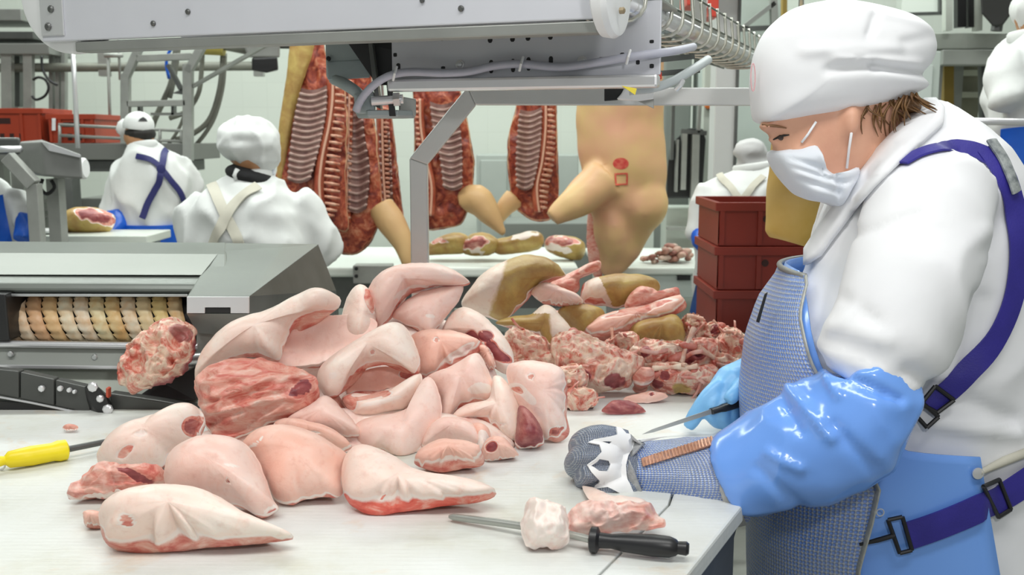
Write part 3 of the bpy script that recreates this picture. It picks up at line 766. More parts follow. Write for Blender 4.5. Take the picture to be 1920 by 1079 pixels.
trim('dark inner trim layer deep in the far heap',
     [(960, 610), (1060, 580), (1180, 600), (1300, 620), (1390, 650), (1380, 700), (1240, 720), (1080, 720), (980, 690)], 2.94, tilt=55, dome=.03, back=.15, m=MEAT, cut0=.7)
# under the gloved fist and at the black handled steel
trim('torn pale pork scrap lying over the blade of the black handled steel',
     [(978, 985), (985, 948), (1010, 942), (1050, 952), (1066, 985), (1066, 1018), (1030, 1030), (990, 1026)], None, tilt=45, dome=.035, thick=.01, back=.012, m=MEAT, cut0=.33, amp=.014, freq=18, ridge=True, rag=3, group=None)
trim('torn pink pork scrap behind the black steel handle',
     [(1062, 985), (1075, 962), (1110, 952), (1160, 958), (1205, 950), (1225, 965), (1245, 995), (1180, 1003), (1110, 1008), (1075, 1008)], None, tilt=40, dome=.03, thick=.008, back=.012, m=MEAT, cut0=.40, amp=.014, freq=18, ridge=True, rag=3, group=None)
trim('pale pork scrap pinned under the chainmail fist',
     [(1092, 905), (1120, 920), (1170, 940), (1215, 945), (1210, 960), (1150, 962), (1105, 940)], None, tilt=5, dome=.008, thick=.003, back=.004, m=PALE, amp=.006, group=None, N=56, K=8)

# ------------------------------------------------------------------ helpers for hard parts
def hull_mesh(pts, name='hull'):
    bm = bmesh.new()
    vs = [bm.verts.new(p) for p in pts]
    r = bmesh.ops.convex_hull(bm, input=vs)
    bmesh.ops.delete(bm, geom=[g for g in set(r['geom_interior'] + r['geom_unused']) if isinstance(g, bmesh.types.BMVert)], context='VERTS')
    bmesh.ops.dissolve_limit(bm, angle_limit=R(3), verts=bm.verts, edges=bm.edges)
    bmesh.ops.recalc_face_normals(bm, faces=bm.faces)
    me = bpy.data.meshes.new(name); bm.to_mesh(me); bm.free(); return me
def hull(name, pts, m, parent=None, bevel=.004, side=None):
    me = hull_mesh(pts, name); me.materials.append(m)
    if side:
        me.materials.append(side)
        for p in me.polygons:
            if p.normal.x > .45: p.material_index = 1
    return link(name, me, parent, False, bevel)
def plate(name, pxs, Y, depth, m, parent=None, bevel=.002):
    """flat plate whose face is the polygon pxs=(px,py[,Y]) with real thickness going away from the viewer"""
    P = [at(p[0], p[1], p[2] if len(p) > 2 else Y) for p in pxs]
    return MB().prism(P, (0, depth, 0)).build(name, m, parent, bevel=bevel)
def bolt(px, py, Y, r, parent, m=None, name='bolt', n=8, depth=.006):
    p = at(px, py, Y)
    d = Vector((0, -1, 0))
    return MB().lathe(p + Vector((0, .004, 0)), p + d, [(0, r), (.004 + depth * .6, r), (.004 + depth, r * .7)], n).build(name, m or STEEL, parent, smooth=30)

# ------------------------------------------------------------------ skinning machine at the left
mach = thing('skinning_machine', (-1.2, 2.8, 0), 'stainless steel skinning machine with a toothed ivory roller, left of the heap', 'machine')
HOOD = mat('hood_steel_satin', (.20, .22, .20), .36, .3, (.17, .185, .17), 3, .1, 20, aniso=(1, 14, 14))
HOOD_L = mat('hood_panel_satin', (.33, .35, .325), .4, .2, (.30, .32, .295), 3)
def sweep(name, sec, pxL, pxR, m, bevel=.003, dy=0):
    a = [at(pxL, y, Y) for y, Y in sec]; b = [at(pxR, y + dy, Y) for y, Y in sec]
    n = len(sec)
    return MB().add(a + b, [tuple(range(n - 1, -1, -1)), tuple(range(n, 2 * n))] + [(i, (i + 1) % n, n + (i + 1) % n, n + i) for i in range(n)]).build(name, m, mach, bevel=bevel)
sweep('hood', [(452, 3.05), (474, 2.80), (517, 2.60), (530, 2.545), (544, 2.535), (551, 2.56), (552, 2.70), (530, 3.02)], -120, 425, HOOD, .006, 3)
plate('hood_panel', [(-120, 474, 2.797), (408, 477, 2.797), (377, 516, 2.597), (-120, 515, 2.597)], 2.6, .004, HOOD_L, mach)
sweep('seam_strip', [(551, 2.53), (556, 2.53), (556, 2.6), (551, 2.6)], -120, 352, STEEL, .001, 1)
sweep('roller_recess', [(554, 2.66), (655, 2.66), (655, 2.95), (554, 2.95)], -120, 380, BLACKM, .002)
hull('end_cover', [at(350, 556, 2.40), at(467, 556, 2.40), at(350, 588, 2.40), at(467, 588, 2.40), at(368, 624, 2.47), at(464, 630, 2.47), at(402, 472, 2.86), at(530, 464, 2.94), at(420, 456, 3.05), at(597, 458, 3.05), at(631, 545, 3.05), at(632, 640, 3.05), at(420, 640, 3.0)], HOOD, mach, .004, STEEL_D)  # dark reflection on the right side is put in as darker steel colour
MB().prism([at(350, 557, 2.393), at(467, 557, 2.393), at(467, 588, 2.393), at(432, 588, 2.393), at(432, 577, 2.393), at(384, 577, 2.393), at(384, 588, 2.393), at(350, 588, 2.393)], (0, .006, 0)).build('front_plate', STEEL_L, mach, bevel=.001)
plate('slot', [(384, 577), (432, 577), (432, 588), (384, 588)], 2.398, .004, BLACKM, mach)
hull('lower_chamfer', [at(351, 589, 2.396), at(467, 589, 2.396), at(369, 625, 2.462), at(455, 630, 2.462), at(351, 589, 2.42), at(467, 589, 2.42), at(369, 625, 2.49), at(455, 630, 2.49)], STEEL_G, mach, .001)
# toothed roller: every ring is a part
RC = at(100, 602, 2.625); RAD = .068
RINGC = [(.74, .58, .42), (.78, .66, .50), (.66, .38, .20), (.70, .44, .21), (.80, .73, .56), (.80, .72, .58), (.78, .71, .46), (.74, .58, .31), (.79, .70, .54), (.72, .54, .30), (.72, .52, .22), (.76, .60, .36)]
core_ = MB().tube([(at(-110, 602, 2.62).x, RC.y, RC.z), (at(372, 602, 2.62).x, RC.y, RC.z)], RAD - .012, 24).build('roller_core', BLACKM, mach, smooth=40)
for i in range(12):
    x0 = at(12 + 29.5 * i, 560, 2.58).x - .012; wd = .0335
    m = mat('ivory_ring_%d' % i, RINGC[i], .4, 0, tuple(min(1, c * q) for c, q in zip(RINGC[i], (1.08, 1.2, 1.35))) if i in (2, 3, 9, 10) else tuple(c * q for c, q in zip(RINGC[i], (.92, .72, .55))), 38)
    mb = MB(); vs = []; fs = []; nT = 108; nw = 6
    for k in range(nT):
        th = 2 * math.pi * k / nT - math.pi          # 0 faces the viewer, positive downwards
        ph = 18 * th / (2 * math.pi)
        saw = (ph - math.floor(ph))
        tooth = .0065 * (1 - saw)
        sk = .020 * math.sin(th / 2) * 2
        for q in range(nw):
            u = q / (nw - 1)
            rr = RAD * (1 + .03 * math.sin(math.pi * u)) + .0022 * (1 - abs(2 * saw - 1)) - (.006 if u in (0, 1) else 0)
            x = x0 + sk + u * wd - tooth * (1 - u) * 1.2
            vs.append((x, RC.y - rr * math.cos(th), RC.z - rr * math.sin(th)))
    for k in range(nT):
        k2 = (k + 1) % nT
        for q in range(nw - 1): fs.append((k * nw + q, k * nw + q + 1, k2 * nw + q + 1, k2 * nw + q))
    mb.add(vs, fs)
    mb.build('roller_ring', m, core_, smooth=40)
MB().prism([at(-60, 550, 2.5), at(10, 552, 2.5), at(18, 640, 2.5), at(-60, 640, 2.5)], (0, .16, 0)).build('roller_end_block', BLACKM, mach, bevel=.004)
hull('gap_tooth_guide', [at(350, 588, 2.50), at(372, 625, 2.50), at(366, 590, 2.52), at(372, 615, 2.6), at(352, 585, 2.6)], mat('ivory_guide', (.78, .68, .46), .4), mach, .001)
MB().tube([at(-120, 644, 2.52), at(372, 650, 2.50)], .009, 12).build('tray_rod', STEEL_L, mach, smooth=40)
plate('tray_plate', [(-120, 650, 2.53), (372, 656, 2.51), (372, 690, 2.49), (-120, 684, 2.51)], 2.5, .02, HOOD_L, mach)
sweep('tray_lip', [(683, 2.485), (690, 2.485), (690, 2.53), (683, 2.53)], -120, 372, STEEL_L, .002, 5)
for (px, py) in ((20, 664), (178, 670)): bolt(px, py, 2.508, .008, mach)
plate('apron_panel', [(-120, 688, 2.53), (372, 694, 2.53), (372, 800, 2.43), (-120, 795, 2.43)], 2.5, .02, mat('panel_grey_green', (.50, .54, .48), .4, .1), mach)
plate('side_leg', [(368, 620, 2.5), (404, 622, 2.5), (404, 810, 2.5), (368, 810, 2.5)], 2.5, .25, HOOD_L, mach)
MB().tube([at(352, 676, 2.47), at(392, 672, 2.47)], .016, 14).build('drive_shaft', STEEL, mach, smooth=40)
plate('black_guard', [(262, 742, 2.44), (300, 715, 2.46), (366, 690, 2.46), (366, 752, 2.44), (330, 754, 2.44)], 2.45, .05, BLACKM, mach)
MB().box(at(-120, 700, 2.6).x, at(400, 700, 2.6).x, 2.58, 3.2, .12, 1.02).build('body', HOOD, mach, bevel=.01)
for (x, y) in ((-1.5, 2.7), (-1.5, 3.1), (-.82, 2.7), (-.82, 3.1)):
    MB().box(x - .035, x + .035, y - .035, y + .035, 0, .14).build('leg', STEEL_G, mach, bevel=.003)

# black feed arm lying across the front of the machine
SLATE = mat('slate_plastic', (.085, .088, .084), .42, .2, (.065, .068, .065), 5)
arm = thing('feed_arm', at(100, 790, 2.42), 'black jointed metal arm lying low across the front of the machine', 'machine arm')
for (a, b) in (((-40, 690), (35, 697)), ((38, 698), (101, 712)), ((104, 713), (168, 728))):
    yb = lambda x: 741 + x * .205
    plate('arm_segment', [(a[0], a[1]), (b[0], b[1]), (b[0], yb(b[0])), (a[0], yb(a[0]))], 2.40, .03, SLATE, arm, .003)
plate('arm_shadow_strip', [(-40, 748), (60, 757), (195, 783), (215, 794), (-40, 790)], 2.405, .06, BLACKM, arm)  # black strip standing in for the shadow under the arm
MB().tube([at(-40, 738, 2.398), at(60, 756, 2.398), at(190, 783, 2.398)], .0028, 8).build('arm_edge_trim', STEEL_L, arm, smooth=40)
hull('arm_knuckle', [at(158, 725, 2.38), at(175, 718, 2.38), (at(200, 745, 2.38)), at(208, 775, 2.38), at(215, 792, 2.38), at(195, 792, 2.38), at(165, 745, 2.38), at(158, 725, 2.43), at(208, 745, 2.43), at(215, 792, 2.43), at(170, 790, 2.43)], BLACKM, arm, .006)
for (px, py, r) in ((78, 729, .008), (113, 729, .007), (130, 732, .006), (140, 735, .005), (174, 726, .012), (188, 748, .009), (202, 768, .012)):
    bolt(px, py, 2.378 if px > 150 else 2.395, r, arm, STEEL_L)
plate('red_clip', [(198, 728), (203, 730), (203, 748), (198, 745)], 2.376, .02, mat('red_clip', (.5, .08, .04), .5), arm)
plate('arm_far_link', [(204, 738), (300, 752), (366, 764), (400, 790), (380, 806), (230, 794), (214, 790)], 2.41, .035, SLATE, arm, .004)

# raw cut hanging out of the roller
slab('skinned_pork_piece', 'raw red and cream pork piece coming out of the toothed roller', 'pork cut',
     [(224, 706), (232, 672), (258, 640), (288, 618), (318, 603), (346, 606), (372, 622, 3), (370, 655, 7), (356, 690, 9), (330, 714, 9), (292, 728, 5), (262, 736), (248, 742), (240, 730), (228, 724)],
     2.38, tilt=62, dome=.04, m=BONY, amp=.02, freq=22, ridge=True, rag=2, K=22, N=120, zmin=.5, back=.04, spots=[(345, 630, 24, .6, 16, 30)])

# ------------------------------------------------------------------ hand tools on the board
def zt(px, py, h): return atz(px, py, TZ + h)
ys = thing('sharpening_steel', zt(60, 870, 0), 'sharpening steel with a yellow plastic handle, left end of the board', 'sharpening steel')
a, b = zt(-14, 868, .021), zt(128, 843, .021); d = (b - a); Ln = d.length
MB().lathe(a, b, [(0, .008), (.012, .011), (.022, .009), (.03, .017), (Ln * .5, .0205), (Ln - .03, .019), (Ln - .018, .022), (Ln - .004, .021), (Ln, .012)], 12).build('handle', YELLOW, ys, smooth=40)
MB().tube([b - d * .02, zt(228, 823, .02), zt(300, 806, .02)], [.0065, .006, .005], 10).build('rod', STEEL_D, ys, smooth=40)
ring = [zt(-4, 872, .012) + Vector((.014 * math.cos(t) , .0, .012 * math.sin(t))) for t in [i * math.pi / 8 for i in range(17)]]
MB().tube(ring, .002, 6).build('ring', STEEL_L, ys, smooth=40)

ks = thing('sharpening_steel', zt(1200, 1040, 0), 'sharpening steel with a black handle, lying at the table front', 'sharpening steel')
a, b = zt(1106, 1012, .0215), zt(1292, 1030, .0215); d = b - a; Ln = d.length
MB().lathe(a, b, [(0, .017), (.002, .0205), (.012, .0205), (.016, .0125), (.035, .0115), (.055, .0145), (.10, .0175), (Ln - .03, .0165), (Ln - .02, .013), (Ln - .017, .010), (Ln - .004, .011), (Ln, .008)], 20).build('handle', BLACK, ks, smooth=35)
MB().tube([a, zt(1040, 996, .0205), zt(930, 980, .015), zt(850, 970, .010), zt(842, 969, .010)], [.0062, .0062, .0064, .006, .003], 12).build('rod', mat('steel_rod', (.42, .43, .40), .4, .7), ks, smooth=40)

# ------------------------------------------------------------------ overhead conveyor
conv = thing('overhead_conveyor', at(600, 60, 2.2), 'light grey steel conveyor crossing the top of the picture', 'conveyor')
cA, cB = at(100, 78, 2.34), at(1120, 38, 1.90)
cB.z = cA.z
cd_ = (cB - cA).normalized(); cn = Vector((-cd_.y, cd_.x, 0))
if cn.y < 0: cn = -cn
up = Vector((0, 0, 1))
def cbox(name, t0, t1, n0, n1, z0, z1, m, bevel=.003):
    L_ = (cB - cA).length
    P = [cA + cd_ * (t * L_) + cn * n for t, n in ((t0, n0), (t1, n0), (t1, n1), (t0, n1))]
    return MB().hexa([p + up * z0 for p in P] + [p + up * z1 for p in P]).build(name, m, conv, bevel=bevel)
cbox('side_panel', -.025, 1, 0, .012, 0, .24, STEEL_PAINT)
cbox('lower_flange', .045, 1.0, .004, .05, -.024, -.002, STEEL_G, .003)
cbox('belt_bed', .05, .99, .03, .42, .07, .16, STEEL_G)
cbox('belt', .03, 1.0, .025, .43, .162, .172, WPLASTIC, .004)
cbox('far_panel', 0, 1, .44, .452, .02, .24, STEEL_PAINT)
cbox('end_plate', -.024, .028, -.004, 0, .012, .24, STEEL_L, .002)
def cpt(px, py, off=0):   # point on the panel face seen at a pixel
    return on(px, py, cA - cn * off, cn)
for px, py, r in ((96, 17, .008), (91, 50, .009), (288, 44, .006), (353, 22, .006), (865, 16, .006), (792, 1, .005)):
    p = cpt(px, py, .004 if px < 120 else 0)
    MB().lathe(p + cn * .004, p - cn, [(0, r), (.007, r), (.010, r * .6)], 10).build('bolt', STEEL_D, conv, smooth=30)
p = cpt(127, -21, -.022)
MB().lathe(p, p + cn, [(0, .135), (.004, .141), (.024, .141), (.028, .135)], 56).build('end_guide_disc', WPLASTIC, conv, smooth=35)
ax = Vector((.92, -.39, 0)).normalized(); p = at(1146, -14, 1.90)
MB().lathe(p - ax * .02, p + ax, [(0, .066), (.006, .078), (.024, .081), (.034, .076), (.036, .068)], 48).build('end_guide_disc', WPLASTIC, conv, smooth=35)
p = at(1162, 20, 1.875); MB().lathe(p, p + ax, [(0, .006), (.008, .006), (.010, .003)], 8).build('bolt', mat('brass_bolt', (.35, .28, .18), .5, .5), conv, smooth=30)
# hangers up to the ceiling structure
for t in (.2, .8):
    L_ = (cB - cA).length; q = cA + cd_ * (t * L_) + cn * .22
    MB().box(q.x - .02, q.x + .02, q.y - .02, q.y + .02, q.z + .16, 3.4).build('hanger', STEEL_G, conv)

# perforated carrier plate behind the conveyor
plt_ = thing('perforated_carrier', at(980, 120, 2.4), 'slotted steel carrier plate under the conveyor, with a cable clipped along it', 'machine part')
pA, pB = at(735, 150, 2.42), at(1238, 131, 2.22); pB.z = pA.z
pd = (pB - pA).normalized(); pn = Vector((-pd.y, pd.x, 0)).normalized()
if pn.y < 0: pn = -pn
Lp = (pB - pA).length
def pbox(name, t0, t1, n0, n1, z0, z1, m, bevel=.002):
    P = [pA + pd * t + pn * n for t, n in ((t0, n0), (t1, n0), (t1, n1), (t0, n1))]
    return MB().hexa([q + up * z0 for q in P] + [q + up * z1 for q in P]).build(name, m, plt_, bevel=bevel)
fp_ = pbox('face_plate', 0, Lp, 0, .008, 0, .16, STEEL_PAINT)
pbox('bottom_lip', 0, Lp, -.03, .006, -.028, .0, STEEL_L, .006)
pbox('top_flange', 0, Lp, 0, .2, .152, .16, STEEL_G)
def pp(px, py, off): return on(px, py, pA - pn * off, pn)
def slot(px, py, wd, ht):
    c = pp(px, py, .0); k = c.y / FPX
    q = [c + pd * (sx * wd * k / 2) + up * (sz * ht * k / 2) for sx, sz in ((-1, -.7), (-.5, -1), (.5, -1), (1, -.7), (1, .7), (.5, 1), (-.5, 1), (-1, .7))]
    MB().prism([v - pn * .0006 for v in q], pn * .004).build('slot', BLACK, fp_)
for s in ((919, 69, 9, 22), (961, 68, 9, 20), (990, 66, 9, 20), (1032, 64, 9, 20), (921, 125, 8, 24), (962, 123, 8, 24), (991, 120, 8, 24), (1033, 116, 8, 20), (831, 128, 8, 7), (747, 126, 8, 14), (741, 103, 7, 7), (1222, 78, 8, 6), (1167, 105, 9, 12), (1127, 113, 9, 11), (1196, 117, 7, 8), (1222, 124, 8, 8), (764, 73, 6, 10), (829, 72, 6, 9)): slot(*s)
for px, py in ((863, 121), (1092, 114)):
    c = pp(px, py, .0); MB().lathe(c + pn * .002, c - pn, [(0, .011), (.004, .011), (.005, .007), (.010, .007), (.011, .005)], 10).build('bolt', STEEL_L, plt_, smooth=30)
pts = [(668, 208, 2.40), (676, 188, 2.39), (698, 162, 2.38), (730, 142, 2.37), (770, 135, 2.36), (830, 137, 2.345), (880, 134, 2.33), (925, 124, 2.315), (975, 120, 2.30), (1050, 126, 2.27), (1120, 117, 2.24), (1200, 104, 2.21), (1262, 96, 2.24), (1300, 88, 2.42)]
MB().tube(curve3([at(*p) for p in pts], 60), .0092, 10).build('cable', CABLE_G, plt_, smooth=True)
for px, py, Y in ((740, 138, 2.355), (977, 120, 2.29), (1178, 107, 2.205)):
    MB().tube([at(px - 3, py + 13, Y), at(px, py, Y - .012), at(px + 4, py - 13, Y)], .003, 6).build('cable_tie', WPLASTIC, plt_)
MB().tube(curve3([at(*p) for p in ((1180, 170, 2.3), (1225, 165, 2.3), (1262, 152, 2.32), (1300, 130, 2.36), (1328, 112, 2.42))], 24), .0105, 10).build('lower_hose', mat('pale_hose', (.50, .55, .56), .4), plt_, smooth=True)
MB().tube([at(1268, 168, 2.3), at(1276, 160, 2.29), at(1280, 152, 2.3)], .006, 8).build('hose_clamp', STEEL_L, plt_)
for z0, px0, px1, py in ((0, 1236, 1300, 112), (0, 1236, 1310, 138)):
    MB().bar(at(px0, py, 2.35), at(px1, py - 6, 2.4), .01, .012).build('stay_bar', STEEL_D, plt_)
plate('red_marker', [(1234, 133), (1241, 135), (1241, 149), (1234, 148)], 2.24, .01, mat('red_paint', (.55, .04, .02), .5), plt_)
hull('clip_mount', [at(1133, 163, 2.42), at(1172, 163, 2.42), at(1158, 188, 2.42), at(1133, 190, 2.42), at(1133, 163, 2.48), at(1172, 163, 2.48), at(1158, 188, 2.48), at(1133, 190, 2.48)], BLACK, plt_, .002)
hull('plug', [at(1156, 186, 2.41), at(1172, 168, 2.41), at(1190, 172, 2.41), at(1226, 172, 2.41), at(1226, 186, 2.41), at(1200, 190, 2.41), at(1166, 174, 2.45), at(1226, 172, 2.45), at(1226, 186, 2.45), at(1160, 188, 2.45)], WPLASTIC, plt_, .003)
MB().prism([at(1166, 161, 2.15), at(1194, 166, 2.15), at(1191, 178, 2.15)], (0, .006, 0)).build('yellow_tag', YELLOW, plt_)
hull('grey_clip', [at(1196, 190, 2.43), at(1226, 186, 2.43), at(1226, 204, 2.43), at(1196, 190, 2.46), at(1226, 186, 2.46), at(1226, 204, 2.46)], STEEL_G, plt_, .001)

# sensor bracket hanging at the left end of the carrier
br = thing('sensor_bracket', at(700, 200, 2.45), 'grey junction box with a black pivot bracket and round foot plate below the conveyor', 'machine part')
BOX = mat('box_grey_blue', (.36, .41, .42), .45, .2, (.32, .37, .38), 6)
hull('junction_box', [at(610, 70, 2.55), at(690, 72, 2.5), at(690, 138, 2.5), at(612, 146, 2.55), at(612, 70, 2.75), at(690, 70, 2.75), at(690, 138, 2.75), at(612, 146, 2.75)], BOX, br, .004)
hull('box_skirt', [at(612, 116, 2.545), at(692, 112, 2.495), at(694, 146, 2.46), at(614, 150, 2.5), at(612, 116, 2.6), at(692, 112, 2.6), at(694, 146, 2.6), at(614, 150, 2.6)], mat('box_pale_blue', (.50, .58, .62), .4, .2), br, .003)
for px, py in ((616, 110), (682, 108)): bolt(px, py, 2.535 if px < 650 else 2.49, .006, br, BLACK)
MB().prism([at(690, 76, 2.42), at(698, 82, 2.42), at(714, 205, 2.42), at(704, 200, 2.42)], (.0, .04, 0)).build('bracket_arm', STEEL_D, br, bevel=.001)
hull('bracket_body', [at(645, 72, 2.46), at(752, 64, 2.46), at(752, 98, 2.46), at(730, 160, 2.47), at(706, 160, 2.47), at(696, 90, 2.46), at(700, 70, 2.5), at(740, 160, 2.5), at(752, 66, 2.5)], BLACKM, br, .003)
MB().lathe(at(724, 222, 2.46), at(724, 222, 2.46) + up, [(0, .066), (.006, .070), (.016, .070), (.018, .066)], 6).build('foot_plate', BOX, br, bevel=.001)
hull('foot_block', [at(664, 176, 2.42), at(700, 170, 2.42), at(704, 214, 2.40), at(666, 214, 2.42), at(664, 180, 2.5), at(704, 180, 2.5), at(704, 214, 2.5), at(666, 214, 2.5)], BOX, br, .004)
hull('foot_block', [at(748, 180, 2.45), at(780, 186, 2.45), at(780, 218, 2.45), at(748, 214, 2.45), at(748, 180, 2.5), at(780, 186, 2.5), at(780, 218, 2.5), at(748, 214, 2.5)], STEEL_G, br, .003)
MB().prism([at(724, 152, 2.395), at(734, 158, 2.395), at(742, 218, 2.395), at(730, 218, 2.395)], (0, .012, 0)).build('pivot_plate', BLACKM, br, bevel=.001)
MB().tube([at(697, 190, 2.40), at(756, 186, 2.40)], .011, 12).build('pivot_pin', STEEL_L, br, smooth=40)
MB().tube([at(738, 187, 2.39), at(750, 186, 2.39)], .017, 6).build('nut', STEEL, br)
MB().tube(curve3([at(626, 148, 2.52), at(650, 160, 2.47), at(672, 176, 2.46), at(680, 190, 2.45)], 14), .014, 10).build('flex_boot', BOX, br, smooth=True)

# square tube stand with a slanting corner
st = thing('tube_stand', at(785, 700, 2.74).xy.to_3d(), 'square steel tube stand with a slanted corner, rising behind the heap', 'stand')
TUBE = mat('tube_satin', (.60, .61, .60), .38, .45, (.55, .56, .55), 4, .08, 20, aniso=(1, 1, 10))
c0_, c1_, c2_ = at(784, 303, 2.72), at(884, 180, 2.70), at(1640, 162, 2.75); c2_.z = c1_.z
w_ = .046
def tube_run(name, a, b, ma, mb_):   # square tube between two mitred ends
    d = (b - a).normalized(); side = d.cross(Vector((0, 1, 0))).normalized() * (w_ / 2); dp = Vector((0, w_, 0))
    def end(p, md):
        n = md.normalized()
        out = []
        for s_ in (-1, 1):
            q = p + side * s_; t = -(q - p).dot(n) / d.dot(n); out.append(q + d * t)
        return out
    A, B = end(a, ma), end(b, mb_)
    MB().hexa([A[0], A[1], B[1], B[0], A[0] + dp, A[1] + dp, B[1] + dp, B[0] + dp]).build(name, TUBE, st, bevel=.003)
d1 = Vector((0, 0, 1)); d2 = (c1_ - c0_).normalized(); d3 = (c2_ - c1_).normalized()
base = Vector((c0_.x, c0_.y, TZ + .002))
tube_run('post', base, c0_, d1, d1 + d2)
tube_run('slanted_tube', c0_, c1_, d1 + d2, d2 + d3)
tube_run('beam', c1_, c2_, d2 + d3, d3)
b2 = Vector((c2_.x - .03, c2_.y, 0)); MB().box(b2.x - .023, b2.x + .023, b2.y, b2.y + .046, 0, c2_.z - .023).build('far_post', TUBE, st, bevel=.003)
MB().box(base.x - .06, base.x + .06, base.y - .04, base.y + .08, TZ + .001, TZ + .01).build('foot_plate', STEEL, st)

# wire cable tray with pipes, receding at the right
tr = thing('wire_cable_tray', at(1290, 70, 2.7), 'wire basket cable tray carrying bright pipes, right of the white disc', 'cable tray')
tA, tB = at(1176, 22, 2.05), at(1428, 128, 3.9)
td = (tB - tA).normalized(); tn = Vector((-td.y, td.x, 0)).normalized()
if tn.x > 0: tn = -tn
WIRE = mat('bright_wire', (.62, .62, .55), .3, .7); WIRED = mat('dark_wire', (.13, .15, .13), .45, .6)
Lt = (tB - tA).length
def tp(s, n, z): return tA + td * s + tn * n + up * z
for n, z in ((0, .052), (0, .105), (.05, .0), (.10, .0), (.13, .052), (.13, .105)):
    MB().tube([tp(-.1, n, z), tp(Lt, n, z)], .0028, 6).build('rail_wire', WIRED, tr, smooth=True)
k = 0
s = 0.0
while s < Lt:
    U = [(0, .112), (-.004, .07), (-.006, .03), (.008, .004), (.035, -.004), (.095, -.004), (.122, .004), (.136, .03), (.134, .07), (.13, .112)]
    MB().tube(curve3([tp(s, n, z) for n, z in U], 20), .0044, 6).build('cross_wire', WIRE, tr, smooth=True)
    s += .125
for n, z, r, m in ((.028, .03, .021, STEEL_L), (.075, .027, .020, mat('pipe_blue_grey', (.42, .50, .52), .3, .5)), (.108, .024, .014, STEEL), (.05, .068, .013, STEEL_G)):
    MB().tube([tp(-.1, n, z), tp(Lt, n, z)], r, 12).build('pipe', m, tr, smooth=True)
MB().prism([tp(-.1, .138, .0), tp(Lt, .138, .0), tp(Lt, .138, .13), tp(-.1, .138, .13)], tn * .004).build('back_plate', mat('tray_back', (.17, .19, .17), .5, .3), tr)
q_ = tp(Lt * .75, .16, .1)
MB().box(q_.x, q_.x + .04, q_.y, q_.y + .04, q_.z, 3.4).build('hanger', GALV, tr)

# ------------------------------------------------------------------ crates
def crate(loc, W, D, H, rz, m, label, group, holes='dots'):
    """open plastic crate with rim, corner ribs, recessed panels and hand holes; loc is the middle of its base"""
    t = thing('plastic_crate', loc, label, 'crate', group)
    th = .008
    mb = MB()
    mb.box(-W / 2, W / 2, -D / 2, D / 2, 0, th)
    for (x0, x1, y0, y1) in ((-W / 2, W / 2, -D / 2, -D / 2 + th), (-W / 2, W / 2, D / 2 - th, D / 2), (-W / 2, -W / 2 + th, -D / 2, D / 2), (W / 2 - th, W / 2, -D / 2, D / 2)):
        mb.box(x0, x1, y0, y1, th, H)
    parts = [('body', mb, m)]
    r = MB()
    e = .012
    r.box(-W / 2 - e, W / 2 + e, -D / 2 - e, -D / 2 - .0005, H - .03, H); r.box(-W / 2 - e, W / 2 + e, D / 2 + .0005, D / 2 + e, H - .03, H)
    r.box(-W / 2 - e, -W / 2 - .0005, -D / 2, D / 2, H - .03, H); r.box(W / 2 + .0005, W / 2 + e, -D / 2, D / 2, H - .03, H)
    parts.append(('rim', r, m))
    for x in (-W / 2 + .012, -W / 4, W / 4, W / 2 - .012):
        parts.append(('rib', MB().box(x - .008, x + .008, -D / 2 - .009, -D / 2 - .0005, .004, H - .03), m))
    HOLE = mat('crate_hole_dark', (.035, .008, .006), .6)
    if holes == 'dots':
        for x in (-.06, .0, .06, .12, -.12):
            parts.append(('hole', MB().lathe((x, -D / 2 - .0015, H * .62), (x, -D / 2 + 1, H * .62), [(0, .013), (.002, .013)], 10), HOLE))
    else:
        for x in [-W / 2 + .05 + i * .055 for i in range(int((W - .08) / .055))]:
            parts.append(('hole', MB().box(x, x + .025, -D / 2 - .0008, -D / 2 + .001, .015, .055), HOLE))
        parts.append(('hand_hole', MB().box(-.05, .05, -D / 2 - .001, -D / 2 + .001, H * .55, H * .72), HOLE))
    M = Matrix.Translation(loc) @ Matrix.Rotation(rz, 4, 'Z')
    for nm, b, mm in parts:
        o = b.build(nm, mm, None, bevel=.002 if nm in ('body', 'rim') else 0)
        if nm == 'body': bd_ = o
        o.parent = bd_ if nm in ('hole', 'hand_hole') else t
    t.rotation_euler = (0, 0, rz)
    return t
# stack at the right
Yc = 3.55; kx = at(1430, 378, Yc)
stand = thing('crate_trolley', (kx.x + .05, Yc + .2, 0), 'steel trolley under the stack of dark red crates', 'trolley')
zt3 = at(1340, 380, Yc).z; Hc = at(1340, 380, Yc).z - at(1340, 463, Yc).z
xL = at(1339, 500, Yc).x
zb = zt3 - 3 * Hc
MB().box(xL, xL + .6, Yc + .01, Yc + .4, zb - .03, zb).build('deck', STEEL_G, stand, bevel=.003)
for x in (xL + .04, xL + .56):
    for y in (Yc + .04, Yc + .36):
        MB().tube([(x, y, .06), (x, y, zb - .03)], .018, 10).build('leg', STEEL_G, stand, smooth=40)
        MB().lathe((x - .015, y, .05), (x + .015, y, .05), [(0, .05), (.03, .05)], 14).build('wheel', BLACK, stand, smooth=40)
for i, nm in enumerate(('bottom dark red crate of the stack behind the seated trim', 'middle dark red crate of the stack with a row of dark holes', 'top dark red crate of the stack beside the butcher\'s mask')):
    nm = ('lowest visible dark red crate of the stack, just above the bony trim', 'middle dark red crate of the stack, a row of round holes along it', 'topmost dark red crate of the stack, level with the butcher\'s chest')[i]
    crate((xL + .3, Yc + .2, zb + i * (Hc + .0005)), .575, .38, Hc - .001, 0, RED_CRATE, nm, 'dark red crates stacked right')
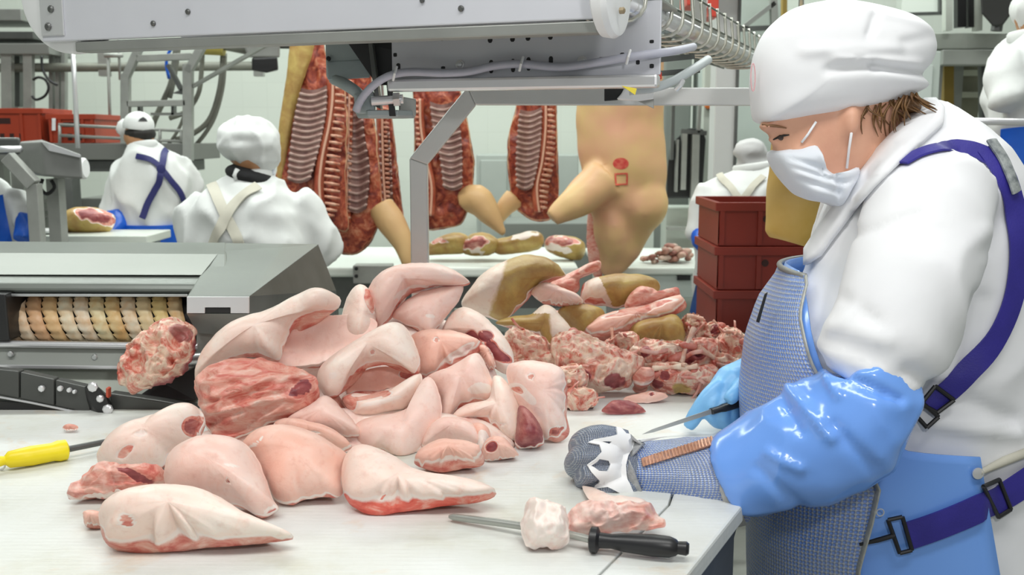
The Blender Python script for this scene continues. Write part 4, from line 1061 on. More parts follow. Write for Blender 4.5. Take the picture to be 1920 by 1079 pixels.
# orange-red crates on the raised shelf at the left
Yl = 5.93
def shelf_crate(px0, px1, pyt, pyb, label, Y=Yl):
    a, b = at(px0, pyb, Y), at(px1, pyb, Y); a.z = at(100, 269, 5.85).z + .001; H = at(px0, pyt, Y).z - a.z
    return crate(((a.x + b.x) / 2, Y + .2, a.z), b.x - a.x - .026, .38, H, 0, RED_CRATE_B, label, 'orange red crates on the raised shelf', 'slots')
shelf_crate(-75, 84, 203, 267, 'orange red crate cut by the left picture edge, on the raised shelf')
shelf_crate(88, 182, 214, 269, 'orange red crate with a white label, right one on the raised shelf')
MB().box(*(at(97, 240, Yl - .03).x, at(103, 240, Yl - .03).x), Yl - .002, Yl + .001, at(97, 245, Yl).z, at(97, 221, Yl).z)
lab = plate('crate_paper_label', [(97, 222), (104, 222), (104, 245), (97, 245)], Yl - .016, .003, WPLASTIC)
tag(lab, 'small white paper label on the right orange red crate', 'label')

# ------------------------------------------------------------------ left background: raised walkway, frames, pipes, hoses
def pbar(px0, py0, px1, py1, Y, wpx, depth=.05, Y1=None):
    a, b = at(px0, py0, Y), at(px1, py1, Y1 or Y)
    return MB().bar(a, b, depth, wpx * Y / FPX) if abs(px1 - px0) > abs(py1 - py0) else MB().bar(a, b, wpx * Y / FPX, depth, up=(0, 1, 0))
def ptube(pts, wpx, Y=6.0, n=10, k=None):
    P = [at(p[0], p[1], p[2] if len(p) > 2 else Y) for p in pts]
    if k: P = curve3(P, k)
    return MB().tube(P, wpx * Y / FPX / 2, n)
wk = thing('raised_walkway', at(200, 300, 6.1).xy.to_3d(), 'grey steel walkway shelf with railing behind the man in the cap', 'walkway')
MB().box(at(-60, 280, 5.85).x, at(361, 280, 5.85).x, 5.85, 6.4, at(100, 300, 5.85).z, at(100, 269, 5.85).z).build('deck_beam', mat('beam_dark_grey', (.20, .205, .19), .5, .3), wk, bevel=.004)
MB().box(at(130, 310, 5.9).x, at(345, 310, 5.9).x, 5.9, 6.3, at(100, 322, 5.9).z, at(100, 301, 5.9).z).build('lower_beam', STEEL_D, wk, bevel=.004)
for py in (234, 254): ptube([(110, py), (352, py + 12)], 6, 5.87).build('handrail', GALV, wk, smooth=True)
for px in (112, 340, 300): ptube([(px, 234 + (px - 110) * .05), (px, 272)], 6, 5.87).build('rail_post', GALV, wk, smooth=True)
pbar(353, 120, 353, 302, 5.8, 17).build('post', GALV, wk, bevel=.003)
pbar(236, 138, 236, 270, 5.8, 15).build('post', GALV, wk, bevel=.003)
pbar(236, 146, 262, 88, 5.8, 13).build('slanted_post', GALV, wk, bevel=.003)
pbar(352, 136, 382, 82, 5.8, 14).build('slanted_post', GALV, wk, bevel=.003)
pbar(258, 110, 360, 106, 5.8, 12).build('crossbar', GALV, wk, bevel=.003)
pbar(240, 195, 350, 193, 5.8, 11).build('crossbar', GALV, wk, bevel=.003)
pbar(285, 214, 345, 214, 5.85, 5).build('hook_bar', GALV, wk)
for px in (263, 326): pbar(px, 198, px, 216, 5.85, 5).build('hook_stub', STEEL_D, wk)
pbar(316, 122, 340, 168, 5.8, 6).build('brace', STEEL_D, wk)
plate('corner_gusset', [(322, 175), (346, 165), (346, 178)], 5.8, .02, STEEL_D, wk)
MB().bar(at(362, 162, 5.8), at(510, 78, 5.2), .018, .018).build('tie_rod', GALV, wk)
for px in (0, 345):
    q = at(px, 300, 6.2); MB().box(q.x - .04, q.x + .04, 6.15, 6.23, 0, q.z).build('support_leg', GALV, wk)

pr = thing('ceiling_pipe_run', at(240, 125, 6.6), 'horizontal grey pipe run under the ceiling at the left', 'pipe')
MB().tube([at(-80, 128, 6.6), at(480, 124, 6.6)], .028, 12).build('pipe', HOSE, pr, smooth=True)
for px in (195, 485):
    q = at(px, 125, 6.6); MB().box(q.x - .03, q.x + .03, 6.58, 6.64, q.z - .06, 4.2).build('hanger', GALV, pr)
for lab_, pts, wpx, Y in (('thin bright vertical pipe hanging left of the orange red crate label', [(135, 60), (140, 160), (146, 278)], 9, 5.3),):
    o = ptube(pts, wpx, Y, 10).build('vertical_pipe', STEEL_L, None, smooth=True); tag(o, lab_, 'pipe')
gp = thing('drop_rods', at(205, 180, 6.2), 'pair of thin drop rods joined by a clamp left of the walkway post', 'rod')
ptube([(201, 60), (205, 180), (208, 268)], 6, 6.2).build('rod', GALV, gp, smooth=True)
ptube([(222, 60), (225, 150)], 5, 6.2).build('rod', GALV, gp, smooth=True)
ptube([(196, 104), (230, 104)], 8, 6.18).build('clamp', GALV, gp, smooth=True)

# hoses hanging behind the walkway
for i, (lab_, pts, wpx) in enumerate((
        ('outer grey hose loop hanging behind the walkway post', [(418, 70), (417, 120), (410, 175), (392, 225), (360, 252), (330, 262)], 10),
        ('lower grey hose loop sweeping down to the walkway end', [(422, 100), (418, 160), (404, 215), (385, 250), (360, 280)], 8),
        ('inner grey hose hanging beside the walkway post', [(380, 80), (378, 130), (372, 175), (350, 208), (318, 222)], 9),
        ('grey hose dropping behind the walkway crossbar', [(330, 90), (322, 150), (306, 190), (290, 225), (284, 244)], 11),
        ('thin hose running down to the man\'s shoulder', [(346, 214), (336, 240), (318, 268), (300, 282)], 6),
        ('grey hose behind the upper walkway crossbar', [(335, 88), (330, 125), (324, 160), (318, 184)], 9))):
    o = ptube(pts, wpx, 6.05, 10, 26).build('rubber_hose', HOSE, None, smooth=True); tag(o, lab_, 'hose', 'hoses behind the walkway')
o = ptube([(336, 78), (318, 96), (312, 120), (317, 148)], 6, 5.95, 8, 16).build('blue_air_line', BLUE_DEEP, None, smooth=True); tag(o, 'thin blue air line by the walkway top', 'hose')
mo = thing('ceiling_motor', at(490, 110, 5.6), 'dark motor unit hanging under the conveyor left of the first carcass', 'motor')
hull('motor_body', [at(472, 108, 5.5), at(520, 106, 5.5), at(522, 130, 5.5), at(500, 137, 5.5), at(472, 132, 5.5), at(474, 108, 5.7), at(520, 106, 5.7), at(522, 132, 5.7), at(474, 132, 5.7)], BLACKM, mo, .01)
hull('gearbox', [at(455, 80, 5.5), at(525, 80, 5.5), at(525, 108, 5.5), at(465, 108, 5.5), at(455, 80, 5.7), at(525, 80, 5.7), at(525, 108, 5.7), at(465, 108, 5.7)], STEEL_G, mo, .01)
hull('bracket', [at(440, 70, 5.6), at(560, 70, 5.6), at(560, 92, 5.6), at(440, 90, 5.6), at(440, 70, 5.9), at(560, 70, 5.9), at(560, 92, 5.9), at(440, 90, 5.9)], STEEL_D, mo, .01)
q = at(500, 80, 5.65); MB().box(q.x - .03, q.x + .03, 5.6, 5.66, q.z, 4.2).build('hanger', GALV, mo)
sf = thing('yellow_strapped_bundle', at(400, 90, 6.0), 'yellow green pipe lagging under the conveyor', 'pipe')
MB().tube([at(380, 86, 6.0), at(420, 88, 6.0)], .05, 14).build('lagging', mat('dull_yellow', (.42, .35, .08), .6), sf, smooth=40)
MB().tube(curve3([at(420, 84, 6.0), at(450, 90, 6.0), at(480, 96, 5.9)], 12), .03, 12).build('pipe', HOSE, sf, smooth=True)

# far left frame with posts
lf = thing('hoist_frame', at(60, 300, 6.8).xy.to_3d(), 'dark grey hoist frame with posts in the top left corner', 'frame')
MB().box(at(-80, 90, 6.6).x, at(105, 90, 6.6).x, 6.5, 6.9, at(0, 104, 6.6).z, at(0, 84, 6.6).z).build('beam', mat('beam_grey', (.24, .25, .235), .5, .3), lf, bevel=.004)
MB().box(at(-80, 50, 6.6).x, at(75, 50, 6.6).x, 6.5, 6.9, at(0, 76, 6.6).z, at(0, 62, 6.6).z).build('beam', STEEL_D, lf, bevel=.004)
MB().box(at(-80, 20, 6.6).x, at(55, 50, 6.6).x, 6.5, 6.9, at(0, 42, 6.6).z, at(0, 20, 6.6).z).build('beam', STEEL_G, lf, bevel=.004)
for px, wpx in ((14, 19), (54, 16)): pbar(px, 100, px + 1, 205, 6.55, wpx).build('post', GALV, lf, bevel=.003)
pbar(33, 105, 33, 200, 6.7, 14).build('screen', STEEL_D, lf)
for px in (98, 110, 121): pbar(px, 95, px, 212, 6.7, 7).build('conduit', GALV, lf)
for px in (30, 110): q = at(px, 205, 6.8); MB().box(q.x - .04, q.x + .04, 6.75, 6.83, 0, q.z + .02).build('leg', GALV, lf)
o = ptube([(62, 150), (72, 145), (85, 150), (91, 165), (84, 180), (68, 187), (60, 180)], 5, 6.5, 8, 30).build('cable_loop', BLACK, None, smooth=True); tag(o, 'black cable loop on the hoist frame at the far left', 'cable')
o = ptube([(78, 105), (80, 130), (92, 150), (108, 160)], 5, 6.5, 8, 20).build('cable_drop', BLACK, None, smooth=True); tag(o, 'black cable dropping from the hoist beam at the far left', 'cable')

# grey drive box on an angled arm
db = thing('drive_unit', at(70, 440, 4.3).xy.to_3d(), 'grey wedge shaped drive box on an angled tube arm at the left edge', 'drive unit')
DG = mat('drive_grey', (.27, .275, .265), .48, .3, (.23, .235, .225), 7)
hull('housing', [at(36, 268, 4.3), at(78, 266, 4.2), at(152, 292, 4.2), at(155, 336, 4.2), at(84, 331, 4.2), at(40, 318, 4.3), at(36, 266, 4.7), at(78, 262, 4.7), at(152, 290, 4.7), at(155, 336, 4.7), at(40, 325, 4.7)], DG, db, .008)
hull('housing_lid', [at(76, 265, 4.19), at(90, 268, 4.18), at(152, 291, 4.18), at(150, 296, 4.18), at(92, 283, 4.18), at(76, 265, 4.3), at(152, 291, 4.3)], STEEL_L, db, .001)
hull('rear_block', [at(-30, 258, 4.4), at(38, 258, 4.4), at(38, 290, 4.4), at(-30, 290, 4.4), at(-30, 258, 4.7), at(38, 258, 4.7), at(38, 290, 4.7), at(-30, 290, 4.7)], STEEL_D, db, .01)
MB().lathe(at(150, 316, 4.35), at(170, 316, 4.35), [(0, .045), (.02, .045), (.026, .038)], 20).build('end_cap', WPLASTIC, db, smooth=40)
MB().tube([at(-20, 280, 4.25), at(40, 280, 4.25)], .014, 10).build('rod', STEEL_L, db, smooth=True)
a, b = at(14, 294, 4.1), at(64, 347, 4.1)
MB().bar(a, b, .05, .05).build('arm_tube', GALV, db, bevel=.003)
MB().box(at(54, 380, 4.1).x, at(76, 380, 4.1).x, 4.08, 4.13, 0, b.z + .005).build('arm_post', GALV, db, bevel=.003)
MB().box(at(96, 345, 4.5).x, at(118, 345, 4.5).x, 4.45, 4.52, 0, at(100, 335, 4.5).z).build('column', GALV, db)
MB().tube(curve3([at(80, 336, 4.4), at(76, 352, 4.4), at(88, 364, 4.4), at(102, 352, 4.4), at(96, 338, 4.4)], 24), .008, 8).build('cable', BLACK, db, smooth=True)
o = MB().box(at(130, 345, 5.3).x, at(143, 345, 5.3).x, 5.25, 5.35, 0, at(130, 334, 5.3).z).build('dark_post', STEEL_D, None); tag(o, 'narrow dark post under the grey drive box', 'post')

# workers' bench at the left
bn = thing('worker_bench', at(150, 440, 4.9).xy.to_3d(), 'white topped work bench in front of the man in the cap', 'bench')
zb_ = at(100, 436, 4.9).z
MB().box(at(80, 440, 4.9).x, at(300, 440, 4.9).x, 4.72, 5.06, zb_ - .04, zb_).build('bench_top', mat('bench_white', (.62, .66, .60), .4), bn, bevel=.005)
for px in (95, 285):
    for y in (4.76, 5.02):
        q = at(px, 440, y); MB().box(q.x - .03, q.x + .03, y - .03, y + .03, 0, zb_ - .04).build('leg', STEEL_G, bn)
slab('ham_cut', 'yellow skinned ham with a dark open end beside the man\'s blue sleeve', 'ham', [(112, 414), (135, 394), (165, 389), (195, 394), (216, 408), (208, 432), (180, 442), (140, 440), (118, 432)], 4.95, tilt=74, dome=.09, back=.08, m=TANM, tan=lambda x, y: .95, zmin=zb_, spots=[(178, 405, 34, .95, 12, 12), (170, 396, 20, .3, 6), (200, 410, 14, .7)])
o = MB().lathe(at(92, 441, 4.85), at(92, 441, 4.85) + up, [(0, .05), (.006, .075), (.016, .08), (.018, .07)], 24).build('white_dish', WPLASTIC, None, smooth=40); o.location.z += zb_ - at(92, 441, 4.85).z + .001; tag(o, 'flat white dish on the left work bench', 'dish')
cb = thing('grey_cabinet', at(200, 400, 5.9).xy.to_3d(), 'low grey cabinet on the far side of the left bench', 'cabinet')
MB().box(at(150, 390, 6.9).x, at(214, 390, 6.9).x, 6.9, 7.3, 0, at(200, 372, 6.9).z).build('cabinet_body', STEEL_G, cb, bevel=.005)
MB().box(at(196, 390, 6.88).x, at(213, 390, 6.88).x, 6.875, 6.898, .9, at(200, 376, 6.9).z).build('cabinet_door', STEEL_D, cb, bevel=.003)
rk = thing('slatted_rack', at(100, 400, 6.4).xy.to_3d(), 'pale slatted rack behind the left bench', 'rack')
for py in (362, 376, 392, 405): pbar(74, py, 118, py + 2, 6.4, 5).build('slat', GALV, rk)
for px in (78, 112): q = at(px, 360, 6.4); MB().box(q.x - .02, q.x + .02, 6.38, 6.43, 0, q.z).build('rack_post', GALV, rk)

# ------------------------------------------------------------------ far wall fittings
GPAN = mat('panel_grey_green_far', (.40, .44, .41), .5, 0, (.36, .40, .37), 3)
def cabinet(px0, px1, pyt, Y, D, m, label, door=True):
    t = thing('wall_cabinet', at((px0 + px1) / 2, 500, Y).xy.to_3d(), label, 'cabinet')
    x0, x1, z1 = at(px0, pyt, Y).x, at(px1, pyt, Y).x, at(px0, pyt, Y).z
    MB().box(x0, x1, Y, Y + D, 0, z1).build('cabinet_body', m, t, bevel=.01)
    if door:
        dr_ = MB().box(x0 + .03, x1 - .03, Y - .015, Y, .1, z1 - .04).build('cabinet_door', m, t, bevel=.006)
        MB().box(x0 + .05, x0 + .07, Y - .04, Y - .015, z1 * .5, z1 * .5 + .12).build('handle', STEEL_D, dr_)
    return t
cabinet(893, 958, 290, 7.6, .5, GPAN, 'grey wall cabinet seen between the two hanging carcasses')
cabinet(1035, 1085, 290, 7.7, .5, GPAN, 'pale grey cabinet behind the pig leg of the tan carcass', False)
cabinet(946, 1112, 418, 7.0, .5, mat('low_panel', (.25, .27, .25), .5), 'low dark grey counter below the hanging carcasses', False)
cabinet(620, 655, 250, 7.4, .5, GPAN, 'tall grey cabinet behind the first carcass pair', False)
wp = thing('white_door_panel', at(1390, 500, 6.4).xy.to_3d(), 'tall pale green white cabinet behind the worker beside the crates', 'cabinet')
MB().box(at(1330, 200, 6.4).x, at(1460, 200, 6.4).x, 6.4, 7.0, 0, 2.6).build('cabinet_body', mat('pale_green_white', (.60, .68, .64), .4, 0, (.56, .64, .60), 1.5), wp, bevel=.01)
MB().box(at(1317, 200, 6.38).x, at(1336, 200, 6.38).x, 6.34, 6.42, 0, 2.6).build('edge_post', mat('edge_pale', (.54, .58, .52), .5), wp, bevel=.005)
lamp_ = thing('warning_lamp', at(1330, 197, 6.3), 'small orange warning lamp on the pale cabinet edge', 'lamp')
MB().box(at(1326, 197, 6.3).x, at(1342, 197, 6.3).x, 6.28, 6.34, at(1330, 206, 6.3).z, at(1330, 189, 6.3).z).build('lamp_base', BLACKM, lamp_, bevel=.005)
p = at(1328, 197, 6.28); MB().ell(p, .024, .03, .024).build('lamp_lens', mat('orange_lens', (.85, .20, .02), .3), lamp_, smooth=True)
eq = thing('equipment_rack', at(1290, 500, 6.6).xy.to_3d(), 'dark equipment rack with pale upright bars right of the tan carcass', 'rack')
MB().box(at(1246, 200, 6.8).x, at(1296, 200, 6.8).x, 6.8, 7.2, 0, 2.6).build('rack_body', mat('rack_back', (.20, .22, .205), .5), eq, bevel=.01)
hull('dark_unit', [at(1256, 272, 6.20), at(1290, 240, 6.20), at(1318, 242, 6.20), at(1324, 262, 6.20), at(1316, 372, 6.20), at(1250, 372, 6.20), at(1250, 330, 6.20), at(1256, 272, 6.30), at(1318, 242, 6.30), at(1316, 372, 6.30), at(1250, 372, 6.30)], BLACKM, eq, .01)
for px, y0, y1, wpx, m in ((1283, 250, 356, 10, GALV), (1304, 252, 380, 14, GALV), (1270, 262, 360, 5, STEEL_G), (1262, 190, 300, 6, STEEL_D), (1312, 190, 250, 6, STEEL_G)):
    pbar(px, y0, px - 3, y1, 6.15, wpx).build('upright_bar', m, eq, bevel=.003)
pbar(1276, 246, 1324, 250, 6.15, 8).build('top_bar', STEEL_D, eq)
cabinet(1248, 1310, 388, 6.40, .2, mat('shelf_pale', (.55, .60, .54), .5), 'pale low shelf unit below the dark equipment rack', False)
pbar(1250, 428, 1312, 430, 6.3, 6).build('shelf_rail', GALV, None); tag(bpy.data.objects['shelf_rail'], 'thin pale rail in front of the low shelf unit', 'rail')

# ------------------------------------------------------------------ far boning table with hams
ft = thing('boning_table', at(850, 600, 5.4).xy.to_3d(), 'long white boning table under the hanging carcasses', 'table')
FT = .90
def fz(px, py): return atz(px, py, FT)
y0f = fz(900, 502).y; y1f = fz(900, 470).y
FW = mat('far_board_white', (.74, .79, .74), .35, 0, (.70, .75, .70), 2)
MB().box(at(560, 490, y0f).x, at(1085, 490, y0f).x, y0f, y1f + .2, FT - .05, FT).build('board', FW, ft, bevel=.012)
MB().box(at(570, 490, y0f).x, at(1075, 490, y0f).x, y0f + .06, y1f + .15, FT - .22, FT - .051).build('apron_frame', STEEL_D, ft)
for px in (620, 840, 1060):
    for y in (y0f + .1, y1f + .1): q = at(px, 500, y); MB().box(q.x - .03, q.x + .03, y - .03, y + .03, 0, FT - .22).build('leg', STEEL_G, ft)
ctl = thing('control_box', at(690, 505, y0f - .05), 'grey control box under the far boning table edge', 'control box')
MB().box(at(662, 500, y0f - .04).x, at(735, 500, y0f - .04).x, y0f - .05, y0f + .05, at(662, 530, y0f).z, at(662, 496, y0f).z).build('box', GALV, ctl, bevel=.005)
for px, py in ((668, 504), (668, 518)): bolt(px, py, y0f - .052, .01, ctl, BLACK)
GH = 'hams on the far boning table'
def far_ham(label, pts, **k):
    Yh = fz(np.mean([p[0] for p in pts]), 488).y
    return slab('ham_cut', label, 'ham', pts, Yh, tilt=75, m=TANM, tan=k.pop('tan', lambda x, y: .9), zmin=FT + .001, group=GH, **k)
far_ham('yellow ham at the left end of the far table, blue sleeve behind it', [(800, 462), (830, 442), (862, 436), (880, 450), (872, 474), (830, 478), (800, 478)], dome=.07, back=.06, spots=[(822, 452, 16, .7, 5)])
far_ham('yellow ham with a red marrow end in the middle of the far table', [(862, 462), (878, 442), (905, 436), (930, 446), (940, 462), (920, 478), (885, 480), (866, 474)], dome=.09, back=.08, spots=[(890, 456, 22, .9, 10, -10), (886, 468, 24, .25, 6, 10)])
far_ham('long yellow ham with a pale cut top on the far table', [(925, 452), (955, 444), (990, 434), (1012, 436), (1020, 450), (1010, 468), (970, 476), (930, 476)], dome=.07, back=.06, spots=[(985, 442, 26, .3, 6, -8)])
far_ham('yellow ham with dark lean next to the pig snout on the far table', [(1020, 458), (1030, 444), (1060, 442), (1090, 450), (1098, 470), (1085, 490), (1050, 482), (1028, 472)], dome=.07, back=.06, spots=[(1050, 452, 32, .9, 8, 6), (1045, 466, 24, .3, 5, 14)])
# right table with a heap of trimmings
rt = thing('trim_table', at(1230, 600, 5.2).xy.to_3d(), 'white table with a heap of small trimmings, left of the crates', 'table')
MB().box(at(1115, 480, 5.35).x, at(1420, 480, 5.35).x, 5.35, 6.1, FT - .03, FT).build('board', FW, rt, bevel=.01)
zl = at(1200, 500, 4.9).z
MB().box(at(1120, 500, 4.9).x, at(1420, 500, 4.9).x, 4.85, 5.3, zl - .035, zl).build('front_board', FW, rt, bevel=.01)
MB().box(at(1120, 500, 4.9).x, at(1420, 500, 4.9).x, 4.87, 4.9, zl - .15, zl - .036).build('front_skirt', mat('skirt_pale', (.50, .56, .53), .45), rt, bevel=.005)
MB().box(at(1270, 514, 4.86).x, at(1295, 514, 4.86).x, 4.86, 4.869, at(1270, 526, 4.86).z, at(1270, 517, 4.86).z).build('handle_hole', BLACKM, rt)
for px in (1150, 1400):
    for y in (4.95, 6.0): q = at(px, 500, y); MB().box(q.x - .03, q.x + .03, y - .03, y + .03, 0, zl - .04 if y < 5.2 else FT - .04).build('leg', STEEL_G, rt)
TRIMC = [mat('trimming_%d' % i, c, .5, 0, tuple(x * .6 for x in c), 30) for i, c in enumerate(((.45, .22, .17), (.58, .36, .28), (.36, .14, .11), (.62, .46, .38)))]
rnd = random.Random(3)
for i in range(46):
    u = rnd.gauss(0, .36); u = max(-.95, min(.95, u))
    px = 1258 + u * 62; hgt = max(0, .07 * (1 - abs(u)) * rnd.random())
    c = at(px, 500, 5.05 + rnd.uniform(-.06, .1)); r = rnd.uniform(.014, .026)
    mb = MB().ell((0, 0, 0), r * rnd.uniform(1, 1.7), r, r * rnd.uniform(.5, .9), 7, 5)
    o = mb.build('meat_trimming', TRIMC[i % 4], None, smooth=True)
    o.location = (c.x, c.y, zl + hgt + r * .6); o.rotation_euler = (rnd.uniform(-.4, .4), rnd.uniform(-.4, .4), rnd.uniform(0, 3))
    tag(o, 'small brown pink meat trimming in the heap on the white table left of the crates', 'trimming', 'trimmings heaped on the white table')

# ------------------------------------------------------------------ right background, upper corner
col_ = thing('steel_column', at(1365, 300, 5.4).xy.to_3d(), 'pale steel column behind the wire cable tray', 'column')
MB().box(at(1345, 50, 5.4).x, at(1384, 50, 5.4).x, 5.4, 5.55, 0, 3.8).build('column_body', mat('column_pale', (.55, .56, .56), .45, .2), col_, bevel=.004)
MB().box(at(1383, 50, 5.39).x, at(1388, 50, 5.39).x, 5.38, 5.56, 0, 3.8).build('column_edge', STEEL_D, col_)
rb = thing('red_crate_high', at(1315, 15, 4.65), 'red plastic box high up behind the cable tray', 'box')
for x0, x1, y1 in ((1288, 1312, 10), (1328, 1348, 32)):
    MB().box(at(x0, 10, 4.65).x, at(x1, 10, 4.65).x, 4.65, 4.85, at(x0, y1, 4.65).z, at(x0, -30, 4.65).z).build('red_panel', mat('bright_red', (.50, .05, .03), .4), rb, bevel=.005)
MB().box(at(1310, 10, 4.67).x, at(1330, 10, 4.67).x, 4.67, 4.8, at(1310, 14, 4.65).z, at(1310, -30, 4.65).z).build('white_panel', WPLASTIC, rb, bevel=.005)
q = at(1318, 0, 4.7); MB().box(q.x - .03, q.x + .03, 4.7, 4.76, q.z, 4.2).build('hanger', GALV, rb)
bfr = thing('wall_brace_frame', at(1420, 40, 6.2), 'dark diagonal brace frame on the wall above the butcher\'s cap', 'frame')
pbar(1384, 55, 1450, 52, 6.2, 8).build('rail', STEEL_D, bfr)
pbar(1390, 54, 1452, 6, 6.2, 8).build('diagonal', STEEL_G, bfr)
pbar(1449, -20, 1452, 60, 6.2, 12).build('upright', GALV, bfr)
pbar(1470, -20, 1470, 40, 6.25, 8).build('upright', mat('ochre_paint', (.40, .27, .06), .5), bfr)

tp_ = thing('raised_work_platform', at(1800, 300, 6.0).xy.to_3d(), 'raised steel platform with dark machinery in the top right corner', 'platform')
PG = mat('platform_grey', (.36, .38, .35), .5, .1, (.31, .33, .30), 5)
MB().box(at(1745, 70, 5.6).x, at(1960, 70, 5.6).x, 5.6, 6.4, at(1800, 92, 5.6).z, at(1800, 62, 5.6).z).build('deck', mat('deck_pale', (.46, .49, .44), .5, 0, (.40, .43, .385), 9), tp_, bevel=.006)
MB().box(at(1768, 100, 5.55).x, at(1960, 100, 5.55).x, 5.55, 5.65, at(1800, 122, 5.55).z, at(1800, 93, 5.55).z).build('fascia', PG, tp_, bevel=.006)
MB().box(at(1740, 95, 5.7).x, at(1770, 95, 5.7).x, 5.7, 5.8, at(1750, 240, 5.7).z, at(1750, 92, 5.7).z).build('side_panel', STEEL_G, tp_)
pbar(1776, 122, 1776, 228, 5.9, 18).build('ochre_post', mat('ochre_post', (.30, .20, .03), .5), tp_)
MB().box(at(1786, 120, 6.3).x, at(1840, 120, 6.3).x, 6.3, 6.4, at(1800, 232, 6.3).z, at(1800, 122, 6.3).z).build('inner_panel', mat('inner_dull', (.30, .30, .21), .6, 0, (.14, .14, .11), 2), tp_)
for py in (137, 178): pbar(1786, py, 1838, py, 6.25, 10).build('inner_slat', mat('dull_slat', (.52, .54, .44), .5), tp_)
pbar(1848, 118, 1850, 262, 5.9, 22).build('dark_post', STEEL_D, tp_)
for px, wpx in ((1800, 16), (1820, 14)): pbar(px, -20, px, 52, 5.6, wpx).build('machine_upright', BLACKM, tp_)
for px in (1776, 1832): pbar(px, -20, px, 58, 5.58, 12).build('frame_upright', mat('pale_upright', (.58, .62, .56), .5), tp_)
hull('dark_machine', [at(1838, -20, 5.4), at(1905, -20, 5.4), at(1905, 15, 5.4), at(1880, 48, 5.4), at(1862, 50, 5.4), at(1840, 25, 5.4), at(1838, -20, 5.6), at(1905, -20, 5.6), at(1880, 48, 5.6), at(1840, 25, 5.6)], mat('dark_casting', (.045, .045, .043), .5), tp_, .01)
MB().tube([at(1870, 45, 5.45), at(1868, 58, 5.45)], .03, 8).build('nozzle', STEEL_D, tp_)
for px in (1790, 1940): q = at(px, 100, 6.0); MB().box(q.x - .04, q.x + .04, 5.96, 6.04, 0, q.z + .1).build('leg', PG, tp_)
lp = thing('pale_wall_panel', at(1720, 20, 7.4), 'pale framed panel on the wall right of the butcher\'s cap', 'panel')
MB().box(at(1690, 20, 7.4).x, at(1765, 20, 7.4).x, 7.4, 7.5, at(1700, 24, 7.4).z, at(1700, -30, 7.4).z).build('panel', mat('panel_pale', (.62, .66, .61), .5), lp)
pbar(1690, 27, 1768, 25, 7.39, 5).build('panel_frame', STEEL_D, lp)
pbar(1762, -30, 1762, 27, 7.39, 5).build('panel_frame', STEEL_D, lp)
dr = thing('pale_locker', at(1725, 500, 5.2).xy.to_3d(), 'pale green locker right behind the butcher\'s cap', 'locker')
MB().box(at(1690, 150, 5.2).x, at(1762, 150, 5.2).x, 5.2, 5.5, 0, at(1720, 96, 5.2).z).build('locker_body', mat('locker_pale', (.48, .54, .50), .45), dr, bevel=.005)
MB().box(at(1700, 150, 5.19).x, at(1748, 150, 5.19).x, 5.185, 5.199, .3, at(1720, 122, 5.2).z).build('locker_door', mat('locker_door', (.56, .62, .59), .45), dr, bevel=.004)
rl = thing('guard_rail', at(1850, 230, 3.2).xy.to_3d(), 'bright steel guard rail behind the butcher\'s shoulder', 'rail')
MB().tube([at(1700, 225, 3.2), at(2100, 233, 3.2)], .011, 12).build('rail', STEEL_L, rl, smooth=True)
for px in (1710, 2080): q = at(px, 229, 3.2); MB().tube([(q.x, 3.2, 0), (q.x, 3.2, q.z)], .014, 10).build('rail_post', STEEL, rl, smooth=True)

# ------------------------------------------------------------------ hanging carcasses
rail = thing('carcass_rail', (0, 5.0, 2.6), 'overhead steel rail the carcasses hang from', 'rail')
RZ = 2.55
MB().box(-1.6, 2.2, 4.97, 5.03, RZ, RZ + .1).build('rail_beam', STEEL_G, rail)
for x in (-1.5, .3, 2.1): MB().box(x - .03, x + .03, 4.97, 5.03, RZ + .1, 4.5).build('rail_hanger', STEEL_G, rail)
MEMB = mat('rib_membrane', (.20, .10, .09), .38, 0, (.34, .21, .18), 22, .4, 60)
RIBM = mat('rib_bone', (.50, .36, .31), .4, 0, (.40, .24, .21), 26)
REDM = mat('carcass_red', (.36, .06, .03), .42, 0, (.52, .15, .08), 24, .5, 60)
DARKR = mat('carcass_dark', (.12, .025, .02), .45, 0, (.24, .06, .04), 20, .5, 60)
FATM = mat('carcass_fat', (.74, .55, .38), .45, 0, (.70, .44, .28), 14)
VERT = mat('vertebra', (.68, .42, .30), .42, 0, (.48, .13, .07), 40)
HIDE = mat('pig_hide', (.66, .44, .20), .5, 0, (.60, .36, .17), 5, .12, 50)
HIDE_P = mat('pig_hide_pink', (.66, .46, .20), .48, 0, (.68, .36, .22), 5, .12, 50)
def carc_mat():
    m, N, L, b = newmat('carcass_inside')
    ac = N.new('ShaderNodeAttribute'); ac.attribute_name = 'cut'
    t = noise_node(N, L, 22, 5, .62, dist=1.0)
    r = ramp(N, L, t.outputs[0], [(.30, (.09, .014, .012)), (.44, (.24, .035, .02)), (.56, (.42, .09, .04)), (.68, (.58, .25, .14)), (.8, (.34, .06, .03))])
    rf = ramp(N, L, ac.outputs['Fac'], [(.15, (0, 0, 0)), (.5, (1, 1, 1))])
    mx = N.new('ShaderNodeMix'); mx.data_type = 'RGBA'; mx.inputs[6].default_value = (.70, .47, .27, 1)
    L.new(rf.outputs[0], mx.inputs[0]); L.new(r.outputs[0], mx.inputs[7]); L.new(mx.outputs[2], b.inputs['Base Color'])
    b.inputs['Roughness'].default_value = .42
    add_bump(N, L, b, t.outputs[0], .5, .006)
    return m
CARC = carc_mat()
